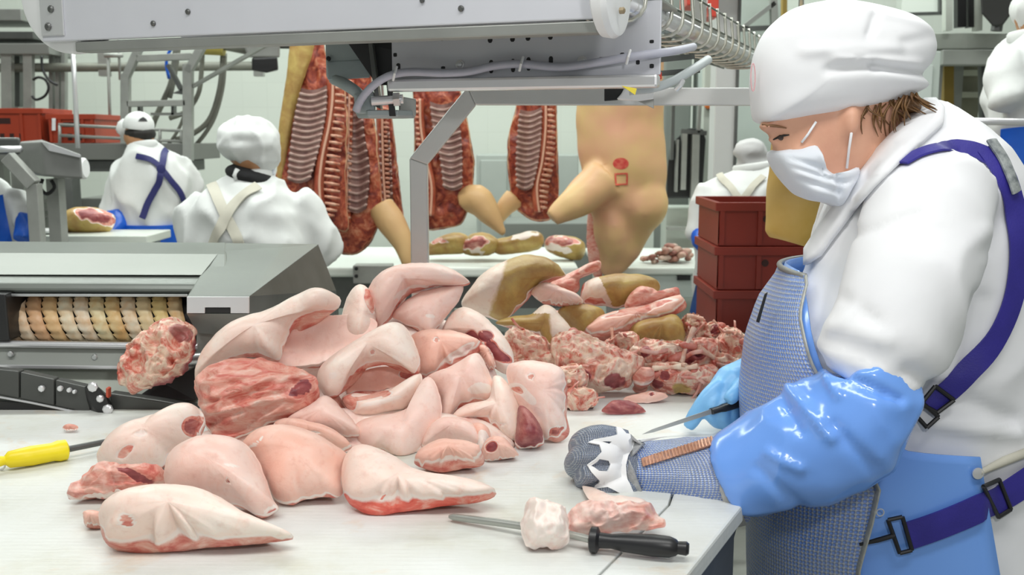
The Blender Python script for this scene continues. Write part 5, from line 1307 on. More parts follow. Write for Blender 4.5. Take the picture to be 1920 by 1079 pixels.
def half(label, Y, body, cav, spine, rim=4, legs=(), thick=.05, n_rib=13, sag=6, top=-20, dark=None):
    cx = np.mean([p[0] for p in body])
    t = thing('hanging_carcass', at(cx, 470, Y), label, 'carcass', 'pig halves hanging on the rail')
    slab('carcass_side', None, None, [(x, y, rim) for x, y in body], Y, tilt=90, thick=.02, dome=.02, back=thick * 1.6, m=CARC, cut0=.6, amp=.012, ridge=True, sag=.004, parent=t, zmin=0, N=120, freq=14)
    # chest cavity: hollow membrane with each rib standing proud
    L_, R_ = cav
    Lc = catmull(L_, 40, False); Rc = catmull(R_, 40, False)
    mb = MB(); vs = []; fs = []; nq = 12
    for i in range(40):
        for q in range(nq):
            u = q / (nq - 1); x = Lc[i][0] * (1 - u) + Rc[i][0] * u; y = Lc[i][1] * (1 - u) + Rc[i][1] * u + sag * math.sin(math.pi * u)
            vs.append(at(x, y, Y - .098 + .04 * math.sin(math.pi * u)))
    for i in range(39):
        for q in range(nq - 1): fs.append((i * nq + q, i * nq + q + 1, (i + 1) * nq + q + 1, (i + 1) * nq + q))
    k = len(vs); vs += [v + Vector((0, .03, 0)) for v in vs]; fs += [tuple(k + j for j in f[::-1]) for f in fs]
    mb.add(vs, fs); cav_o = mb.build('chest_cavity', MEMB, t, smooth=True)
    for i in range(n_rib):
        f = (i + .8) / (n_rib + .4) * 39; a = int(f); g = f - a
        l = Lc[a] * (1 - g) + Lc[min(a + 1, 39)] * g; r = Rc[a] * (1 - g) + Rc[min(a + 1, 39)] * g
        P = []
        for q in range(9):
            u = q / 8; P.append(at(l[0] * (1 - u) + r[0] * u, l[1] * (1 - u) + r[1] * u + sag * math.sin(math.pi * u) + (1 - u) * 2, Y - .098 + .04 * math.sin(math.pi * u)))
        MB().tube(P, [.0075] * 8 + [.006], 6).build('rib', RIBM, cav_o, smooth=True)
    # spine: red flank with a row of vertebrae
    S = catmull(spine, 44, False)
    sp_o = MB().tube([at(p[0], p[1], Y - .066) for p in S], .024, 8).build('spine_flesh', REDM, t, smooth=True)
    for i in range(1, 43, 2):
        x, y, wd = S[i][0], S[i][1], S[i][2]
        a, b = at(x + wd * .25, y, Y - .094), at(x + wd, y + wd * .12, Y - .072)
        MB().tube([a, (a + b) / 2 + Vector((0, -.008, 0)), b], [.006, .009, .006], 6).build('vertebra', VERT, sp_o, smooth=True)
    MB().tube([at(p[0] + 1, p[1], Y - .094) for p in S], .006, 6).build('spinal_cord', mat('cord', (.72, .42, .30), .4), t, smooth=True)
    for (nm, P, rad, m) in legs:
        mb = MB().tube(curve3([at(*p) for p in P], 12), [float(np.interp(q, np.linspace(0, 11, len(rad)), rad)) * Y / FPX for q in range(12)], 14)
        e0, e1 = at(*P[-2]), at(*P[-1]); mb.ell(e1 + (e1 - e0).normalized() * .012, rad[-1] * Y / FPX * .95, rad[-1] * Y / FPX * .8, rad[-1] * Y / FPX * .95)
        link(nm, remeshed(mb, .012, 5), t, True).data.materials.append(m)
    a = at(np.mean([p[0] for p in body if p[1] < min(q[1] for q in body) + 30]), min(q[1] for q in body) + 6, Y)
    MB().tube(curve3([a - up * .05, a + up * .02, Vector((a.x, 5.0, RZ - .1)), Vector((a.x, 5.0, RZ))], 12), .008, 8).build('hook', STEEL, t, smooth=True)
    return t
# first pair (left)
tA1 = half('left pig half with pale ribs, yellow skin flap along its left edge', 4.75,
     [(566, 40), (600, 50), (615, 110), (640, 140), (652, 200), (652, 300), (650, 370), (655, 432), (630, 428), (600, 412), (575, 395), (545, 380), (517, 350), (520, 320), (533, 270), (545, 200), (560, 130)],
     ([(565, 165), (556, 200), (548, 250), (542, 300), (540, 338)], [(612, 160), (612, 200), (604, 250), (592, 300), (580, 338)]),
     [(623, 145, 20), (622, 190, 24), (615, 240, 28), (604, 290, 34), (598, 340, 38), (600, 380, 36), (606, 412, 14)], n_rib=15)
# yellow flap of belly skin along its left
slab('skin_flap', None, None, [(552, 40), (592, 40), (588, 95), (570, 150), (553, 210), (543, 265), (532, 320), (521, 345), (519, 300), (524, 230), (538, 140)], 4.72, tilt=90, dome=.015, thick=.01, back=.02, m=TANM, tan=lambda x, y: .9, parent=tA1, zmin=0)
half('pig half with dark ribs right behind the first one, front leg hanging to the right', 4.92,
     [(640, 30), (690, 40), (700, 200), (712, 300), (716, 380), (708, 430), (680, 470), (640, 474), (622, 440), (630, 380), (640, 250), (636, 120)],
     ([(650, 170), (650, 250), (652, 320), (655, 396)], [(676, 170), (682, 250), (692, 320), (686, 392)]),
     [(655, 150, 8), (652, 240, 8), (650, 340, 8), (648, 420, 8)], n_rib=15,
     legs=[('front_leg', [(712, 385, 4.92), (735, 420, 4.9), (755, 455, 4.88), (762, 486, 4.86)], [26, 28, 22, 13], HIDE)])
half('narrow pig half seen edge on, third from the left', 5.25,
     [(708, 190), (728, 190), (738, 240), (748, 330), (762, 440), (768, 470), (748, 440), (725, 400), (712, 340), (706, 260)],
     ([(712, 240), (713, 300), (716, 380)], [(728, 240), (732, 300), (736, 385)]),
     [(716, 200, 10), (716, 260, 14), (718, 330, 16), (722, 385, 10)], n_rib=10, rim=6)
half('pig half behind the slanted tube corner, trotter pointing right', 5.15,
     [(775, 100), (850, 100), (866, 180), (880, 240), (890, 310), (884, 370), (868, 415), (835, 430), (805, 432), (782, 415), (778, 330), (776, 200)],
     ([(806, 190), (812, 240), (824, 290), (832, 352)], [(850, 190), (862, 240), (866, 290), (866, 352)]),
     [(786, 185, -6), (788, 240, -8), (798, 300, -14), (808, 350, -16), (806, 405, -14)], n_rib=13,
     legs=[('front_leg', [(872, 380, 5.15), (893, 372, 5.12), (915, 398, 5.1), (938, 430, 5.08)], [26, 28, 22, 10], HIDE)])
half('slim pig half in the centre, hanging between tube stand and tan carcass', 5.3,
     [(975, 120), (1042, 120), (1044, 200), (1046, 280), (1048, 350), (1040, 402), (1015, 416), (985, 408), (962, 385), (952, 330), (950, 280), (962, 220), (972, 170)],
     ([(975, 205), (970, 260), (968, 310), (970, 352)], [(1016, 200), (1014, 260), (1008, 310), (998, 352)]),
     [(1022, 180, 14), (1022, 240, 18), (1016, 300, 22), (1006, 350, 22), (1010, 398, 14)], n_rib=14,
     legs=[('front_leg', [(965, 372, 5.3), (948, 388, 5.28), (936, 408, 5.27)], [22, 18, 13], HIDE)])
# the whole skin-side carcass
tc_ = thing('hanging_carcass', at(1165, 500, 4.8), 'tan skinned pig half seen from outside, red round and square stamps on it', 'carcass')
kq = 4.8 / FPX
mb = MB()
secs = [(60, 1163, 80), (150, 1163, 82), (210, 1163, 82), (280, 1166, 82), (340, 1172, 78), (390, 1174, 70), (430, 1170, 52), (470, 1160, 40), (500, 1146, 26), (516, 1132, 10)]
mb.tube([at(x, y, 4.8) for y, x, r in secs], [(r * kq, r * kq * .62) for y, x, r in secs], 28)
mb.tube([at(*p) for p in ((1130, 340, 4.74), (1100, 362, 4.70), (1066, 388, 4.66), (1034, 412, 4.64))], [r * kq for r in (44, 36, 27, 17)], 18)
mb.tube([at(*p) for p in ((1135, 240, 4.82), (1110, 200, 4.84), (1094, 100, 4.86))], [r * kq for r in (26, 28, 28)], 14)
mb.ell(at(1205, 380, 4.78), 46 * kq, 44 * kq, 56 * kq)
mb.ell(at(1150, 420, 4.80), 36 * kq, 44 * kq, 80 * kq)
def hide_fn(c): return .012 * fbm(c, 5, 2)
me = remeshed(mb, .012, 8, fn=hide_fn); me.materials.append(HIDE_P)
hide = link('hide', me, tc_, True); hb = bvh_of(me)
slab('inner_edge', None, None, [(1104, 390), (1112, 385), (1122, 420), (1130, 470), (1128, 520), (1118, 524), (1106, 500), (1100, 450)], 4.84, tilt=90, side=-20, dome=.01, thick=.01, back=.04, m=SCAR, cut0=.7, parent=tc_, zmin=0)
slab('neck_cut', None, None, [(1202, 440), (1238, 404), (1240, 412), (1222, 438), (1203, 458)], 4.80, tilt=90, dome=.01, thick=.006, back=.03, m=PALE, parent=tc_, zmin=0)
def decal(name, px, bvh, m, parent, th=.004, holes=(), cuts=2, Y=2.0, off=.0015, smooth=40):
    """thin shell laid on a surface: the outline is filled, refined and dropped onto it"""
    bm = bmesh.new()
    loops = [px] + list(holes); edges = []
    for lp_ in loops:
        vs = [bm.verts.new((x, y, 0)) for x, y in lp_]
        edges += [bm.edges.new((vs[i], vs[(i + 1) % len(vs)])) for i in range(len(vs))]
    bmesh.ops.triangle_fill(bm, edges=edges, use_beauty=True)
    if cuts: bmesh.ops.subdivide_edges(bm, edges=bm.edges[:], cuts=cuts, use_grid_fill=True)
    nr = {}
    for v in bm.verts:
        p, n = hit(v.co.x, v.co.y, bvh, off, Y); v.co = p; nr[v.index] = n
    bm.verts.index_update()
    bmesh.ops.recalc_face_normals(bm, faces=bm.faces)
    s = sum((f.normal.dot(f.calc_center_median() - CAM) for f in bm.faces))
    if s > 0: bmesh.ops.reverse_faces(bm, faces=bm.faces)
    bmesh.ops.solidify(bm, geom=bm.faces[:], thickness=-th)
    bmesh.ops.recalc_face_normals(bm, faces=bm.faces)
    me = bpy.data.meshes.new(name); bm.to_mesh(me); bm.free(); me.materials.append(m)
    return link(name, me, parent, smooth)
INK = mat('red_stamp_ink', (.55, .03, .03), .5, 0, (.66, .16, .10), 60)
decal('round_stamp', [(1164 + 15 * math.cos(t), 307 + 11 * math.sin(t)) for t in [i * math.pi / 12 for i in range(24)]], hb, INK, tc_, .0005, cuts=1, Y=4.7, off=.0003)
decal('square_stamp', [(1152, 325), (1177, 324), (1177, 347), (1153, 348)], hb, INK, tc_, .001, holes=[[(1155, 328), (1174, 327), (1174, 344), (1156, 345)]], cuts=1, Y=4.7)
a = at(1163, 62, 4.8); MB().tube(curve3([a - up * .05, Vector((a.x, 5.0, RZ - .1)), Vector((a.x, 5.0, RZ))], 10), .01, 8).build('hook', STEEL, tc_, smooth=True)
# shoulder hide hanging behind the butcher's mask
th_ = thing('hanging_carcass', at(1490, 460, 3.1), 'yellow brown pig hide hanging between the crates and the mask', 'carcass')
kq = 3.1 / FPX; mb = MB()
mb.tube([at(x, y, 3.1) for y, x, r in ((60, 1500, 50), (250, 1500, 52), (330, 1500, 56), (400, 1492, 58), (440, 1488, 56), (456, 1484, 44))], [(r * kq, r * kq * .7) for r in (50, 52, 56, 58, 56, 44)], 22)
me = remeshed(mb, .01, 5, fn=hide_fn); me.materials.append(mat('hide_ochre', (.48, .31, .06), .5, 0, (.56, .38, .12), 7)); link('hide', me, th_, True)
a = at(1500, 66, 3.1); MB().tube([a - up * .03, Vector((a.x, a.y, 3.4))], .008, 8).build('hook', STEEL, th_, smooth=True)

# ------------------------------------------------------------------ people
def inflate(pts, Y, half, N=64, K=10, ex=2.0, cxy=None, fn=None, far=None):
    """closed volume from a side outline: domed to both sides of the plane at depth Y"""
    P = catmull([(p[0], p[1]) for p in pts], N)
    x, y = P[:, 0], P[:, 1]; x2, y2 = np.roll(x, -1), np.roll(y, -1); A = x * y2 - x2 * y
    cx, cy = cxy or (((x + x2) * A).sum() / (3 * A.sum()), ((y + y2) * A).sum() / (3 * A.sum()))
    vs, fs, rows = [], [], []
    def ring(s, sg):
        row = []
        h = half * max(0, 1 - s ** ex) ** (1 / ex)
        if sg > 0 and far: h *= far
        for i in range(N):
            qx, qy = cx + (x[i] - cx) * s, cy + (y[i] - cy) * s
            p = at(qx, qy, Y); d = fn(qx, qy, s) if fn else 0
            row.append(len(vs)); vs.append(p + Vector((0, sg * (h + d), 0)))
        rows.append(row)
    vs.append(at(cx, cy, Y) + Vector((0, -half - (fn(cx, cy, 0) if fn else 0), 0)))
    for k in range(1, K + 1): ring((k / K) ** .75, -1)
    for k in range(K - 1, 0, -1): ring((k / K) ** .75, 1)
    e = len(vs); vs.append(at(cx, cy, Y) + Vector((0, half * (far or 1), 0)))
    for i in range(N): fs.append((0, rows[0][i], rows[0][(i + 1) % N])); fs.append((rows[-1][(i + 1) % N], rows[-1][i], e))
    for q in range(len(rows) - 1):
        for i in range(N): fs.append((rows[q][i], rows[q + 1][i], rows[q + 1][(i + 1) % N], rows[q][(i + 1) % N]))
    return vs, fs
def loft(mb, rows, n=40, ex=2.3):
    """rows: (centre, rx, ry) horizontal rings, top to bottom"""
    o = len(mb.v)
    for c, rx_, ry_ in rows:
        for j in range(n):
            t = 2 * math.pi * j / n; cs, sn = math.cos(t), math.sin(t)
            mb.v.append((c.x + rx_ * math.copysign(abs(cs) ** (2 / ex), cs), c.y + ry_ * math.copysign(abs(sn) ** (2 / ex), sn), c.z))
    k = len(rows)
    for i in range(k - 1):
        for j in range(n):
            a = o + i * n + j; b = o + i * n + (j + 1) % n; mb.f.append([a, b, b + n, a + n]); mb.m.append(mb.cur)
    mb.f.append([o + j for j in range(n - 1, -1, -1)]); mb.m.append(mb.cur)
    mb.f.append([o + (k - 1) * n + j for j in range(n)]); mb.m.append(mb.cur)
    return mb
def ribbon(name, path, wpx, bvh, m, parent, off=.004, th=.004, Y=2.0, n=40, wall=None):
    """webbing laid on a garment along a path"""
    C = catmull(path, n, False); pts, nrm = [], []
    for p in C:
        q, nn = hit(p[0], p[1], bvh, off, Y); pts.append(q); nrm.append(nn)
    for _ in range(3):
        pts = [pts[0]] + [(pts[i - 1] + pts[i] * 2 + pts[i + 1]) / 4 for i in range(1, n - 1)] + [pts[-1]]
        nrm = [nrm[0]] + [(nrm[i - 1] + nrm[i] * 2 + nrm[i + 1]).normalized() for i in range(1, n - 1)] + [nrm[-1]]
    vs, fs = [], []
    for i in range(n):
        t = (pts[min(i + 1, n - 1)] - pts[max(i - 1, 0)]).normalized()
        s = t.cross(nrm[i]).normalized() * (wpx * pts[i].y / FPX / 2)
        for u in (-1, -.33, .33, 1): vs.append(pts[i] + s * u + nrm[i] * (.0 if abs(u) == 1 else .0015))
    for i in range(n - 1):
        for u in range(3): fs.append((i * 4 + u, i * 4 + u + 1, i * 4 + u + 5, i * 4 + u + 4))
    k = len(vs)
    nn_ = [nrm[i // 4] for i in range(k)]
    vs += [vs[i] + nn_[i] * th for i in range(k)]
    fs2 = [tuple(k + j for j in f[::-1]) for f in fs]
    side = [(i * 4, i * 4 + 4, k + i * 4 + 4, k + i * 4) for i in range(n - 1)] + [(i * 4 + 7, i * 4 + 3, k + i * 4 + 3, k + i * 4 + 7) for i in range(n - 1)]
    side += [(3, 2, 1, 0, k, k + 1, k + 2, k + 3), tuple((n - 1) * 4 + q for q in (0, 1, 2, 3)) + tuple(k + (n - 1) * 4 + q for q in (3, 2, 1, 0))]
    return MB().add(vs, fs + fs2 + side).build(name, m, parent, smooth=50)
def folds(sc, amp, stretch=(1, 1, .45), ridge=True, seed=0):
    sh = Vector((seed * 3.1, seed * 1.7, seed * 2.3))
    def f(c):
        p = Vector((c.x * stretch[0], c.y * stretch[1], c.z * stretch[2])) + sh
        p += Vector((noise.noise(c * 3 + sh), noise.noise(c * 3 + sh + Vector((9, 0, 0))), 0)) * .12
        v = noise.noise(p * sc)
        r = (1 - abs(v)) ** 3 if ridge else v
        return amp * (r - .45) + amp * .35 * noise.noise(p * sc * 2.3)
    return f

# ============================================================ the butcher at the right
wm = thing('person', at(1700, 1000, 2.1).xy.to_3d(), 'person in white coat, cap and mask, blue vinyl apron, boning meat at the table', 'person')
YW = 2.10
def row(py, f_, b_, ry, Y=YW): a, b = at(f_, py, Y), at(b_, py, Y); return ((a + b) / 2, (b.x - a.x) / 2, ry)
TR = [(190, 1738, 1762, .03), (205, 1706, 1786, .07), (235, 1668, 1830, .125), (275, 1625, 1872, .175), (330, 1590, 1905, .205), (420, 1545, 1935, .22), (520, 1512, 1955, .225), (570, 1474, 1962, .225), (640, 1448, 1970, .225), (740, 1434, 1975, .225), (850, 1436, 1978, .225), (1000, 1448, 1980, .225), (1200, 1450, 1985, .225), (1400, 1440, 1985, .22)]
rows_ = [row(*r) for r in TR]
def trow(py):   # interpolated torso ring
    i = max(0, min(len(TR) - 2, next((k for k in range(len(TR) - 1) if TR[k + 1][0] >= py), len(TR) - 2)))
    g = (py - TR[i][0]) / (TR[i + 1][0] - TR[i][0]); a, b = rows_[i], rows_[i + 1]
    return a[0] * (1 - g) + b[0] * g, a[1] * (1 - g) + b[1] * g, a[2] * (1 - g) + b[2] * g
def torso_pt(py, ang, off=0):   # ang: 0 = her front, 90 = side towards the camera, 180 = back
    c, rx_, ry_ = trow(py); cs, sn = math.cos(R(ang)), math.sin(R(ang)); e = 2 / 2.3
    return Vector((c.x - (rx_ + off) * math.copysign(abs(cs) ** e, cs), c.y - (ry_ + off) * math.copysign(abs(sn) ** e, sn), c.z))
pxr = lambda r, Y: r * Y / FPX
# body under the clothes: head, neck, trunk and legs as one surface
mb = MB(); 
loft(mb, [(c, a * .9, b * .9) for c, a, b in rows_])
for dy in (-.1, .1):
    x = rows_[-1][0].x
    mb.tube([(x, YW + dy, .62), (x, YW + dy, .34), (x + .01, YW + dy, .07)], [.12, .085, .055], 16)
    mb.ell((x - .05, YW + dy, .045), .13, .05, .045)
hv, hf = inflate([(1432, 205), (1424, 232), (1434, 247), (1444, 254), (1448, 268), (1450, 290), (1462, 325), (1482, 350), (1512, 368), (1550, 362), (1590, 345), (1640, 290), (1690, 215), (1690, 140), (1640, 70), (1560, 50), (1480, 75), (1440, 140)], 2.08, .082, ex=2.4, N=72, K=12)
mb.add(hv, hf)
mb.tube([at(1590, 250, 2.08), at(1640, 300, 2.09), at(1680, 350, 2.1)], [.062, .066, .08], 18)
mb.ell(at(1597, 228, 1.990), .016, .016, .032); mb.ell(at(1594, 244, 1.986), .009, .010, .010)                     # ear
mb.ell(at(1448, 262, 2.055), .010, .012, .012)                      # nose bridge and brow
mb.ell(at(1436, 238, 2.05), .014, .03, .010)
mb.ell(at(1510, 300, 2.03), .035, .03, .035)                        # cheek
me = remeshed(mb, .0085, 5); me.materials.append(SKINC)
link('body', me, wm, True); head_b = bvh_of(me)
# coat
mb = MB(); loft(mb, rows_[:-2] + [(rows_[-2][0], rows_[-2][1] * 1.02, rows_[-2][2] * 1.04)])
arm_n = [(1770, 345, 1.93), (1735, 410, 1.87), (1705, 520, 1.82), (1660, 640, 1.79), (1632, 718, 1.79)]
mb.tube([at(*p) for p in arm_n], [pxr(r, 1.85) for r in (100, 120, 122, 112, 84)], 24)
arm_f = [(1640, 330, 2.27), (1600, 450, 2.34), (1570, 600, 2.42), (1540, 690, 2.42), (1460, 705, 2.34)]
mb.tube([at(*p) for p in arm_f], [pxr(r, 2.3) for r in (80, 78, 70, 66, 56)], 20)
coat_f = folds(5.2, .016, (1, 1, .5), seed=2)
def coat_fn(c):
    ux, uy = pix(c)
    d = coat_f(c) * (.55 if uy < 420 else 1)
    # creases fanning from the elbow and armpit
    for (x0, y0, x1, y1, wd, h) in ((1560, 610, 1660, 640, 16, .006), (1545, 640, 1600, 575, 12, .006), (1580, 560, 1640, 600, 14, -.006), (1840, 560, 1800, 700, 14, -.012), (1700, 700, 1900, 790, 16, -.010), (1720, 790, 1910, 815, 14, .010), (1850, 470, 1900, 380, 14, -.006), (1600, 440, 1720, 400, 10, -.006), (1480, 590, 1520, 500, 12, -.008), (1520, 640, 1650, 700, 12, .008)):
        vx, vy = x1 - x0, y1 - y0; t = max(0, min(1, ((ux - x0) * vx + (uy - y0) * vy) / (vx * vx + vy * vy)))
        dd = math.hypot(ux - x0 - vx * t, uy - y0 - vy * t) / wd
        if dd < 2.5: d += h * math.exp(-dd * dd)
    return d
me = remeshed(mb, .0105, 7, fn=coat_fn); me.materials.append(WHITE_CLOTH)
coat = link('coat', me, wm, True); coat_b = bvh_of(me)
# collar and lapel seam
decal('collar', [(1738, 196), (1757, 196), (1771, 214), (1768, 240), (1730, 275), (1690, 312), (1648, 352), (1608, 398), (1572, 445), (1545, 482), (1520, 498), (1520, 470), (1545, 430), (1575, 390), (1612, 335), (1640, 300), (1680, 258), (1715, 222)], coat_b, WHITE_CLOTH, wm, .010, cuts=2, off=.006, smooth=True)
# mail and vinyl aprons: shells over the coat
def shell(name, a0, a1f, pyt, pyb, off, th, m, na=44, nz=44, wav=.0):
    vs = []; fs = []
    for i in range(nz):
        for j in range(na):
            u = j / (na - 1); v = i / (nz - 1)
            ang = a0; py = 0
            # iterate because the side edge depends on the height
            a1 = a1f(pyb * v + (820 if callable(pyt) else pyt) * (1 - v))
            ang = a0 + (a1 - a0) * u
            top = pyt(ang) if callable(pyt) else pyt
            py = top + (pyb - top) * v
            p = torso_pt(py, ang, off)
            if wav: p += (p - Vector((trow(py)[0].x, YW, p.z))).normalized() * wav * noise.noise(Vector((ang * .035, py * .004, 3)))
            vs.append(p)
    for i in range(nz - 1):
        for j in range(na - 1): fs.append((i * na + j, i * na + j + 1, (i + 1) * na + j + 1, (i + 1) * na + j))
    bm = bmesh.new(); bv = [bm.verts.new(v) for v in vs]
    for f in fs: bm.faces.new([bv[k] for k in f])
    bmesh.ops.recalc_face_normals(bm, faces=bm.faces)
    me = bpy.data.meshes.new(name); bm.to_mesh(me); bm.free(); me.materials.append(m)
    o = link(name, me, wm, True)
    s = o.modifiers.new('s', 'SOLIDIFY'); s.thickness = th; s.offset = 0
    return o, vs, fs
def lerp_tab(tab): return lambda y: float(np.interp(y, [t[0] for t in tab], [t[1] for t in tab]))
def ang_for(py, px, off):
    best = min(range(0, 170), key=lambda a: abs(pix(torso_pt(py, a, off))[0] - px) + (1000 if torso_pt(py, a, off).y > YW + .02 else 0))
    return float(best)
vin, vv, vf = shell('vinyl_apron', -100, lerp_tab(((500, ang_for(830, 1835, .036)), (820, ang_for(830, 1842, .036)), (1000, ang_for(1000, 1872, .036)), (1079, ang_for(1060, 1885, .036)), (1400, ang_for(1200, 1900, .036)))), lambda a: float(np.interp(a, [10, 30, 60, 75, 120], [502, 560, 740, 778, 800])), 1420, .034, .004, BLUE_VINYL, wav=.012)
def mail_mat(name, cloth, wire, sc, wfac=.5):
    m, N, L, b = newmat(name)
    tc = N.new('ShaderNodeTexCoord')
    mp = N.new('ShaderNodeMapping'); mp.inputs['Rotation'].default_value = (R(20), R(35), R(10)); L.new(tc.outputs['UV'], mp.inputs['Vector']); mp.inputs['Rotation'].default_value = (0, 0, R(4))
    v = N.new('ShaderNodeTexVoronoi'); v.inputs['Scale'].default_value = sc; v.inputs['Randomness'].default_value = .12
    L.new(mp.outputs[0], v.inputs['Vector'])
    r = ramp(N, L, v.outputs['Distance'], [(.26, cloth), (.40, tuple(x * .5 for x in cloth)), (.50, wire), (.68, tuple(min(1, x * 1.3) for x in wire))])
    n = noise_node(N, L, 7, 3)
    mx = N.new('ShaderNodeMix'); mx.data_type = 'RGBA'
    rr = ramp(N, L, n.outputs[0], [(.35, (0, 0, 0)), (.7, (.45, .45, .45))]); L.new(rr.outputs[0], mx.inputs[0])
    L.new(r.outputs[0], mx.inputs[6]); mx.inputs[7].default_value = c4(tuple(x * .9 for x in wire))
    L.new(mx.outputs[2], b.inputs['Base Color'])
    b.inputs['Metallic'].default_value = wfac; b.inputs['Roughness'].default_value = .38
    add_bump(N, L, b, v.outputs['Distance'], .8, .003)
    return m
MAIL = mail_mat('mail_over_blue', (.17, .34, .90), (.46, .50, .56), 1.0, .15)
MAILG = mail_mat('mail_glove', (.16, .21, .34), (.44, .47, .52), 1.0, .45)
def uv_grid(o, su, sv, na=44):
    me = o.data; uv = me.uv_layers.new(name='UVMap')
    for l in me.loops: uv.data[l.index].uv = ((l.vertex_index % na) / (na - 1) * su, (l.vertex_index // na) / (44 - 1) * sv)
A1 = lerp_tab(((500, 18), (560, ang_for(560, 1500, .05)), (640, ang_for(640, 1520, .05)), (720, ang_for(720, 1570, .05)), (840, ang_for(840, 1650, .05)), (900, ang_for(900, 1630, .05)), (980, ang_for(960, 1605, .05)), (1079, ang_for(1030, 1597, .05)), (1400, ang_for(1200, 1590, .05))))
mail, mv, mf = shell('mail_apron', -80, A1, 505, 1380, .046, .004, MAIL, wav=.010)
uv_grid(mail, 84, 130)
# pale binding along the mail apron edge, hooks and eyelets
E = [torso_pt(py, A1(py), .050) for py in range(506, 1300, 14)]
MB().tube(E, [(.003, .009)] * len(E), 8).build('edge_binding', mat('mail_binding', (.55, .56, .52), .5, .3, (.42, .43, .40), 60, .5, 200), wm, smooth=True)
tp2 = [torso_pt(506, a, .048) for a in range(-60, 20, 6)]
MB().tube(tp2, .006, 8).build('top_binding', mat('mail_binding_top', (.30, .31, .30), .5, .4), wm, smooth=True)
MB().prism([at(1434, 552, 1.99), at(1440, 548, 1.99), at(1424, 606, 1.99), at(1418, 604, 1.99)], (0, .004, 0)).build('apron_buckle', BLACKM, wm, bevel=.001)
vin_b = BVHTree.FromPolygons(vv, vf)
# sleeve cover, elbow to wrist
mb = MB()
sl = [(1600, 690, 1.795), (1612, 740, 1.785), (1585, 800, 1.78), (1515, 838, 1.79), (1440, 868, 1.81), (1384, 892, 1.83), (1372, 898, 1.835)]
mb.tube([at(*p) for p in sl], [pxr(r, 1.8) for r in (104, 118, 122, 112, 100, 92, 84)], 32)
slf = folds(7, .013, (1, 1, 1), seed=5)
def sl_fn(c):
    ux, uy = pix(c); d = slf(c) * .7
    for (x0, y0, x1, y1, wd, h) in ((1480, 730, 1560, 820, 12, .012), (1470, 760, 1500, 810, 9, -.008), (1540, 690, 1570, 740, 10, .008), (1560, 800, 1640, 880, 14, -.008), (1440, 850, 1500, 880, 10, .008), (1420, 880, 1500, 950, 12, -.007), (1590, 720, 1660, 745, 10, -.006), (1500, 660, 1690, 750, 9, -.012)):
        vx, vy = x1 - x0, y1 - y0; t = max(0, min(1, ((ux - x0) * vx + (uy - y0) * vy) / (vx * vx + vy * vy)))
        dd = math.hypot(ux - x0 - vx * t, uy - y0 - vy * t) / wd
        if dd < 2.5: d += h * math.exp(-dd * dd)
    return d
me = remeshed(mb, .0075, 5, fn=sl_fn); me.materials.append(BLUE_VINYL); link('sleeve_cover', me, wm, True)
# mail gauntlet and fist
mb = MB()
gl = [(1178, 872, 1.885), (1215, 882, 1.88), (1290, 888, 1.87), (1385, 900, 1.845), (1410, 902, 1.84)]
mb.tube([at(*p) for p in gl], [pxr(r, 1.86) for r in (50, 56, 70, 84, 78)], 24)
me = remeshed(mb, .006, 4, fn=folds(12, .004, seed=8)); me.materials.append(MAILG)
def uv_px(me, k):
    uv = me.uv_layers.new(name='UVMap')
    cs = [(v.co.x * .9 + v.co.y * .5, v.co.z + v.co.y * .45) for v in me.vertices]
    for l in me.loops: a = cs[l.vertex_index]; uv.data[l.index].uv = (a[0] * k, a[1] * k)
uv_px(me, 235)
me.materials.clear(); me.materials.append(mail_mat('mail_gauntlet', (.16, .27, .66), (.48, .52, .58), 1.0, .25))
link('mail_gauntlet', me, wm, True); gb = bvh_of(me)
mb = MB()
mb.ell(at(1158, 872, 1.88), pxr(52, 1.88), pxr(46, 1.88), pxr(58, 1.88))
mb.tube([at(*p) for p in ((1168, 872, 1.88), (1205, 880, 1.88))], pxr(50, 1.88), 18)
for k_, r in (([(1172, 828, 1.86), (1128, 818, 1.85), (1096, 826, 1.86), (1086, 842, 1.89), (1105, 850, 1.93)], 23),
              ([(1150, 850, 1.845), (1106, 848, 1.835), (1082, 862, 1.85), (1080, 878, 1.885), (1110, 884, 1.93)], 22),
              ([(1150, 880, 1.84), (1112, 884, 1.83), (1096, 896, 1.845), (1100, 908, 1.885), (1125, 910, 1.93)], 20),
              ([(1170, 908, 1.84), (1138, 914, 1.835), (1122, 922, 1.85), (1122, 928, 1.885), (1145, 925, 1.93)], 17),
              ([(1178, 836, 1.92), (1145, 836, 1.935), (1112, 846, 1.94)], 20)):
    mb.tube(curve3([at(*p) for p in k_], 12), pxr(r, 1.87), 12)
mb.ell(at(1175, 905, 1.86), pxr(44, 1.87), pxr(36, 1.87), pxr(34, 1.87))
me = remeshed(mb, .0042, 3); me.materials.append(MAILG); uv_px(me, 330)
link('mail_glove', me, wm, True); fb = bvh_of(me)
gm_ = bpy.data.objects['mail_gauntlet'].data
fb2 = BVHTree.FromPolygons([v.co.copy() for v in me.vertices] + [v.co.copy() for v in gm_.vertices], [tuple(p.vertices) for p in me.polygons] + [tuple(k + len(me.vertices) for k in p.vertices) for p in gm_.polygons])
